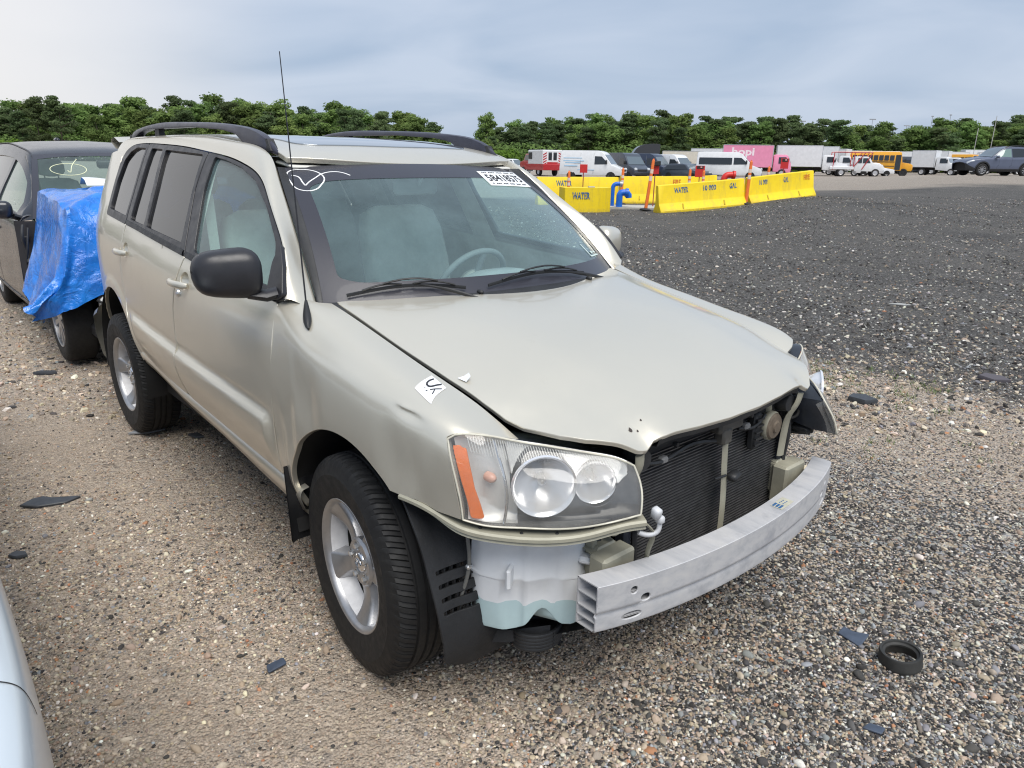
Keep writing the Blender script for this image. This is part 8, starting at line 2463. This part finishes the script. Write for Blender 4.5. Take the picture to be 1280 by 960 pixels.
# stand-alone trees with a look of their own
tree('broadleaf_tree', 1, K(608), 168, 1.04, .92, 'round loose tree standing apart right of the SUV roof rail', None)
tree('pine_tree', 0, K(55), 150, .99, 1.0, 'taller of the two dark pines above the minivan', None)
tree('pine_tree', 2, K(82), 150, 1.03, 1.1, 'spreading dark pine next to the tall pine above the minivan', None)
tree('pine_tree', 3, K(235), 158, .98, 1.05, 'dark pine poking up above the SUV roof rail', None)
tree('pine_tree', 1, K(448), 160, .93, 1.0, 'open crowned pine behind the SUV roof rail', None)
tree('broadleaf_tree', 3, K(130), 146, .80, 1.25, 'broad bright green tree right above the minivan roof', None)
tree('pine_tree', 4, K(803), 172, .98, 1.0, 'tall dark pine above the white van', None)
SECT = ((70, 'above the left half of the minivan roof'), (170, 'above the right half of the minivan roof'), (340, 'above the near roof rail of the SUV'), (560, 'above the front half of the SUV roof'), (700, 'behind the red and white rescue truck'), (770, 'behind the striped white van'), (870, 'behind the dark vans'), (1000, 'behind the pink truck'), (1075, 'behind the two white box trucks'), (1135, 'behind the near school bus'), (1195, 'behind the dark passenger van'), (9999, 'behind the blue grey SUV on the right'))
def profile_h(u):
    """height of the treeline in metres (it dips where the two woods meet)"""
    return np.interp(u, [-250, 0, 60, 150, 240, 330, 420, 500, 535, 560, 590, 640, 700, 800, 900, 1000, 1050, 1100, 1120, 1150, 1200, 1500], [10, 10, 11.5, 11.0, 12.0, 11.6, 11.2, 10.2, 9.2, 4.2, 5.0, 9.0, 9.8, 11.4, 10.8, 10.2, 10.2, 9.0, 7.4, 9.6, 10.6, 10.8])
for row, (F0, step) in enumerate(((165, 17), (178, 18), (192, 23))):
    u = -240.0 + row * 9
    while u < 1520:
        uu = u + g.normal(0, 5); F = F0 + g.normal(0, 3.5)
        right = uu > 560
        pine = g.random() < (.62 if right else .38)
        h = float(profile_h(uu)) * F / 165 * g.uniform(.80, 1.10) + (.6 if row == 2 else 0)
        if h > 3.4:
            i = int(g.integers(0, 5 if pine else 6)); base = 12.0 if pine else 10.6
            kind = 'pine_tree' if pine else 'broadleaf_tree'
            sec = [w_ for lim, w_ in SECT if uu < lim][0]
            lab = ('dark pine in the wood ' if pine else 'green broadleaf tree in the wood ') + sec
            tree(kind, i, K(uu), F, h / base, g.uniform(1.15, 1.6) * (10.0 / max(h, 5)) ** .3, lab, ('pines ' if pine else 'broadleaf trees ') + sec)
        u += step * g.uniform(.75, 1.25)
# the wood carries on to the left of the picture, where the SUV's side windows mirror it
for i_ in range(34):
    b_ = R(-46 - i_ * 1.15 + g.normal(0, .3)); D = 150 + g.normal(0, 5); kk = math.tan(b_)
    pine = g.random() < .45; ii = int(g.integers(0, 5 if pine else 6)); h = g.uniform(8.5, 11.5)
    tree('pine_tree' if pine else 'broadleaf_tree', ii, kk, D * math.cos(b_), h / (12 if pine else 10.6), g.uniform(1.2, 1.7), 'tree of the wood left of the picture mirrored in the SUV side windows', 'wood mirrored in the SUV windows')
# pale bushes along the foot of the wood
BUSH = []
for i in range(3):
    gg = np.random.default_rng(900 + i)
    BUSH.append(crown_mesh('bush_leaves', [(gg.normal(0, 1.2), gg.normal(0, 1.0), gg.uniform(.5, 1.6), gg.uniform(.7, 1.2), gg.uniform(.7, 1.2), gg.uniform(.6, 1.0)) for _ in range(9)], 900, .22, 950 + i)); BUSH[-1].materials.append(M_BUSH)
for u in (950, 985, 1030, 1060, 1085, 1112, 1128, 1150, 1172, 1195, 1245, 1262, 700, 640, 560, 20, 880, 520, 545):
    p = spot(K(u + g.normal(0, 3)), 152 + g.normal(0, 3)); o = empty('bush', p, g.uniform(0, 6.28), 'pale green bush ' + [w_ for lim, w_ in SECT if u < lim][0], 'bush', 'bushes ' + [w_ for lim, w_ in SECT if u < lim][0])
    mobj('foliage', BUSH[int(g.integers(0, 3))], None, o); s = g.uniform(1.2, 1.9); o.scale = (s * 1.2, s * 1.2, s)
# understorey so the wood has a dark foot
mb_ = crown_mesh('undergrowth', [(spot(K(u), 164 + 6 * math.sin(u))[0], spot(K(u), 164 + 6 * math.sin(u))[1], 2.4, 3.4, 3.4, 2.9) for u in np.arange(-260, 1540, 12)], 42000, .34, 42)
mb_.materials.append(M_OAK); mobj('undergrowth', mb_, None, None, kind='stuff')

# ---- floodlight masts beyond the wood
M_MAST = simple('grey_mast', (.30, .32, .35), .6)
for u, F, H, lb in ((997, 225, 13.6, 'left most floodlight mast above the wood with a flat lamp bar'), (1083, 225, 14.4, 'floodlight mast rising above the wood right of the pink truck'), (1126, 250, 14.0, 'short faint mast above the gap in the wood'), (1156, 225, 15.4, 'tall mast above the wood left of the grey SUV'), (1178, 225, 15.8, 'mast with a single lamp above the wood next to the tall mast')):
    p = spot(K(u), F); o = empty('floodlight_mast', p, yaw, lb, 'mast', 'floodlight masts beyond the wood')
    mb = MB(); mb.tube([(0, 0, 0), (0, 0, H)], [.11, .06], 8); mb.build('pole', M_MAST, o, smooth=60)
    mb = MB(); mb.bbox((0, 0, H), (1.8 if u < 1150 else .6, .3, .30), .03); mb.build('lamp_bar', M_MAST, o)
for u, F, H in ((1215, 130, 7.5), (1235, 130, 9.5)):
    p = spot(K(u), F); o = empty('thin_pole', p, yaw, 'thin pale pole standing in front of the wood ' + ('left' if u < 1230 else 'right') + ' of its pair', 'pole')
    mb = MB(); mb.tube([(0, 0, 0), (0, 0, H)], .05, 6); mb.build('shaft', simple('pale_pole', (.45, .44, .42), .6), o)

# ---- sandy hill beyond the wood on the right
hx_, hy_, _ = spot(K(1392), 560)
mb = MB(); G = []
for a in np.linspace(-170, 170, 41):
    row = []
    for b in np.linspace(-110, 110, 21):
        h = 70 * math.exp(-(a / 84) ** 2) * math.exp(-(b / 70) ** 2) + 1.5 * math.sin(a * .11) * math.sin(b * .13) - 1
        row.append((hx_ + a * RT[0] + b * FW[0], hy_ + a * RT[1] + b * FW[1], h))
    G.append(row)
mb.grid(np.array(G))
m = NT('dry_hill'); m.P(color=m.ramp(m.noise(.03, 6, .6), [(.3, (.17, .14, .07)), (.55, (.26, .185, .10)), (.8, (.13, .14, .05))]), rough=.95)
mb.build('hill', m.mat, None, smooth=180, kind='structure')
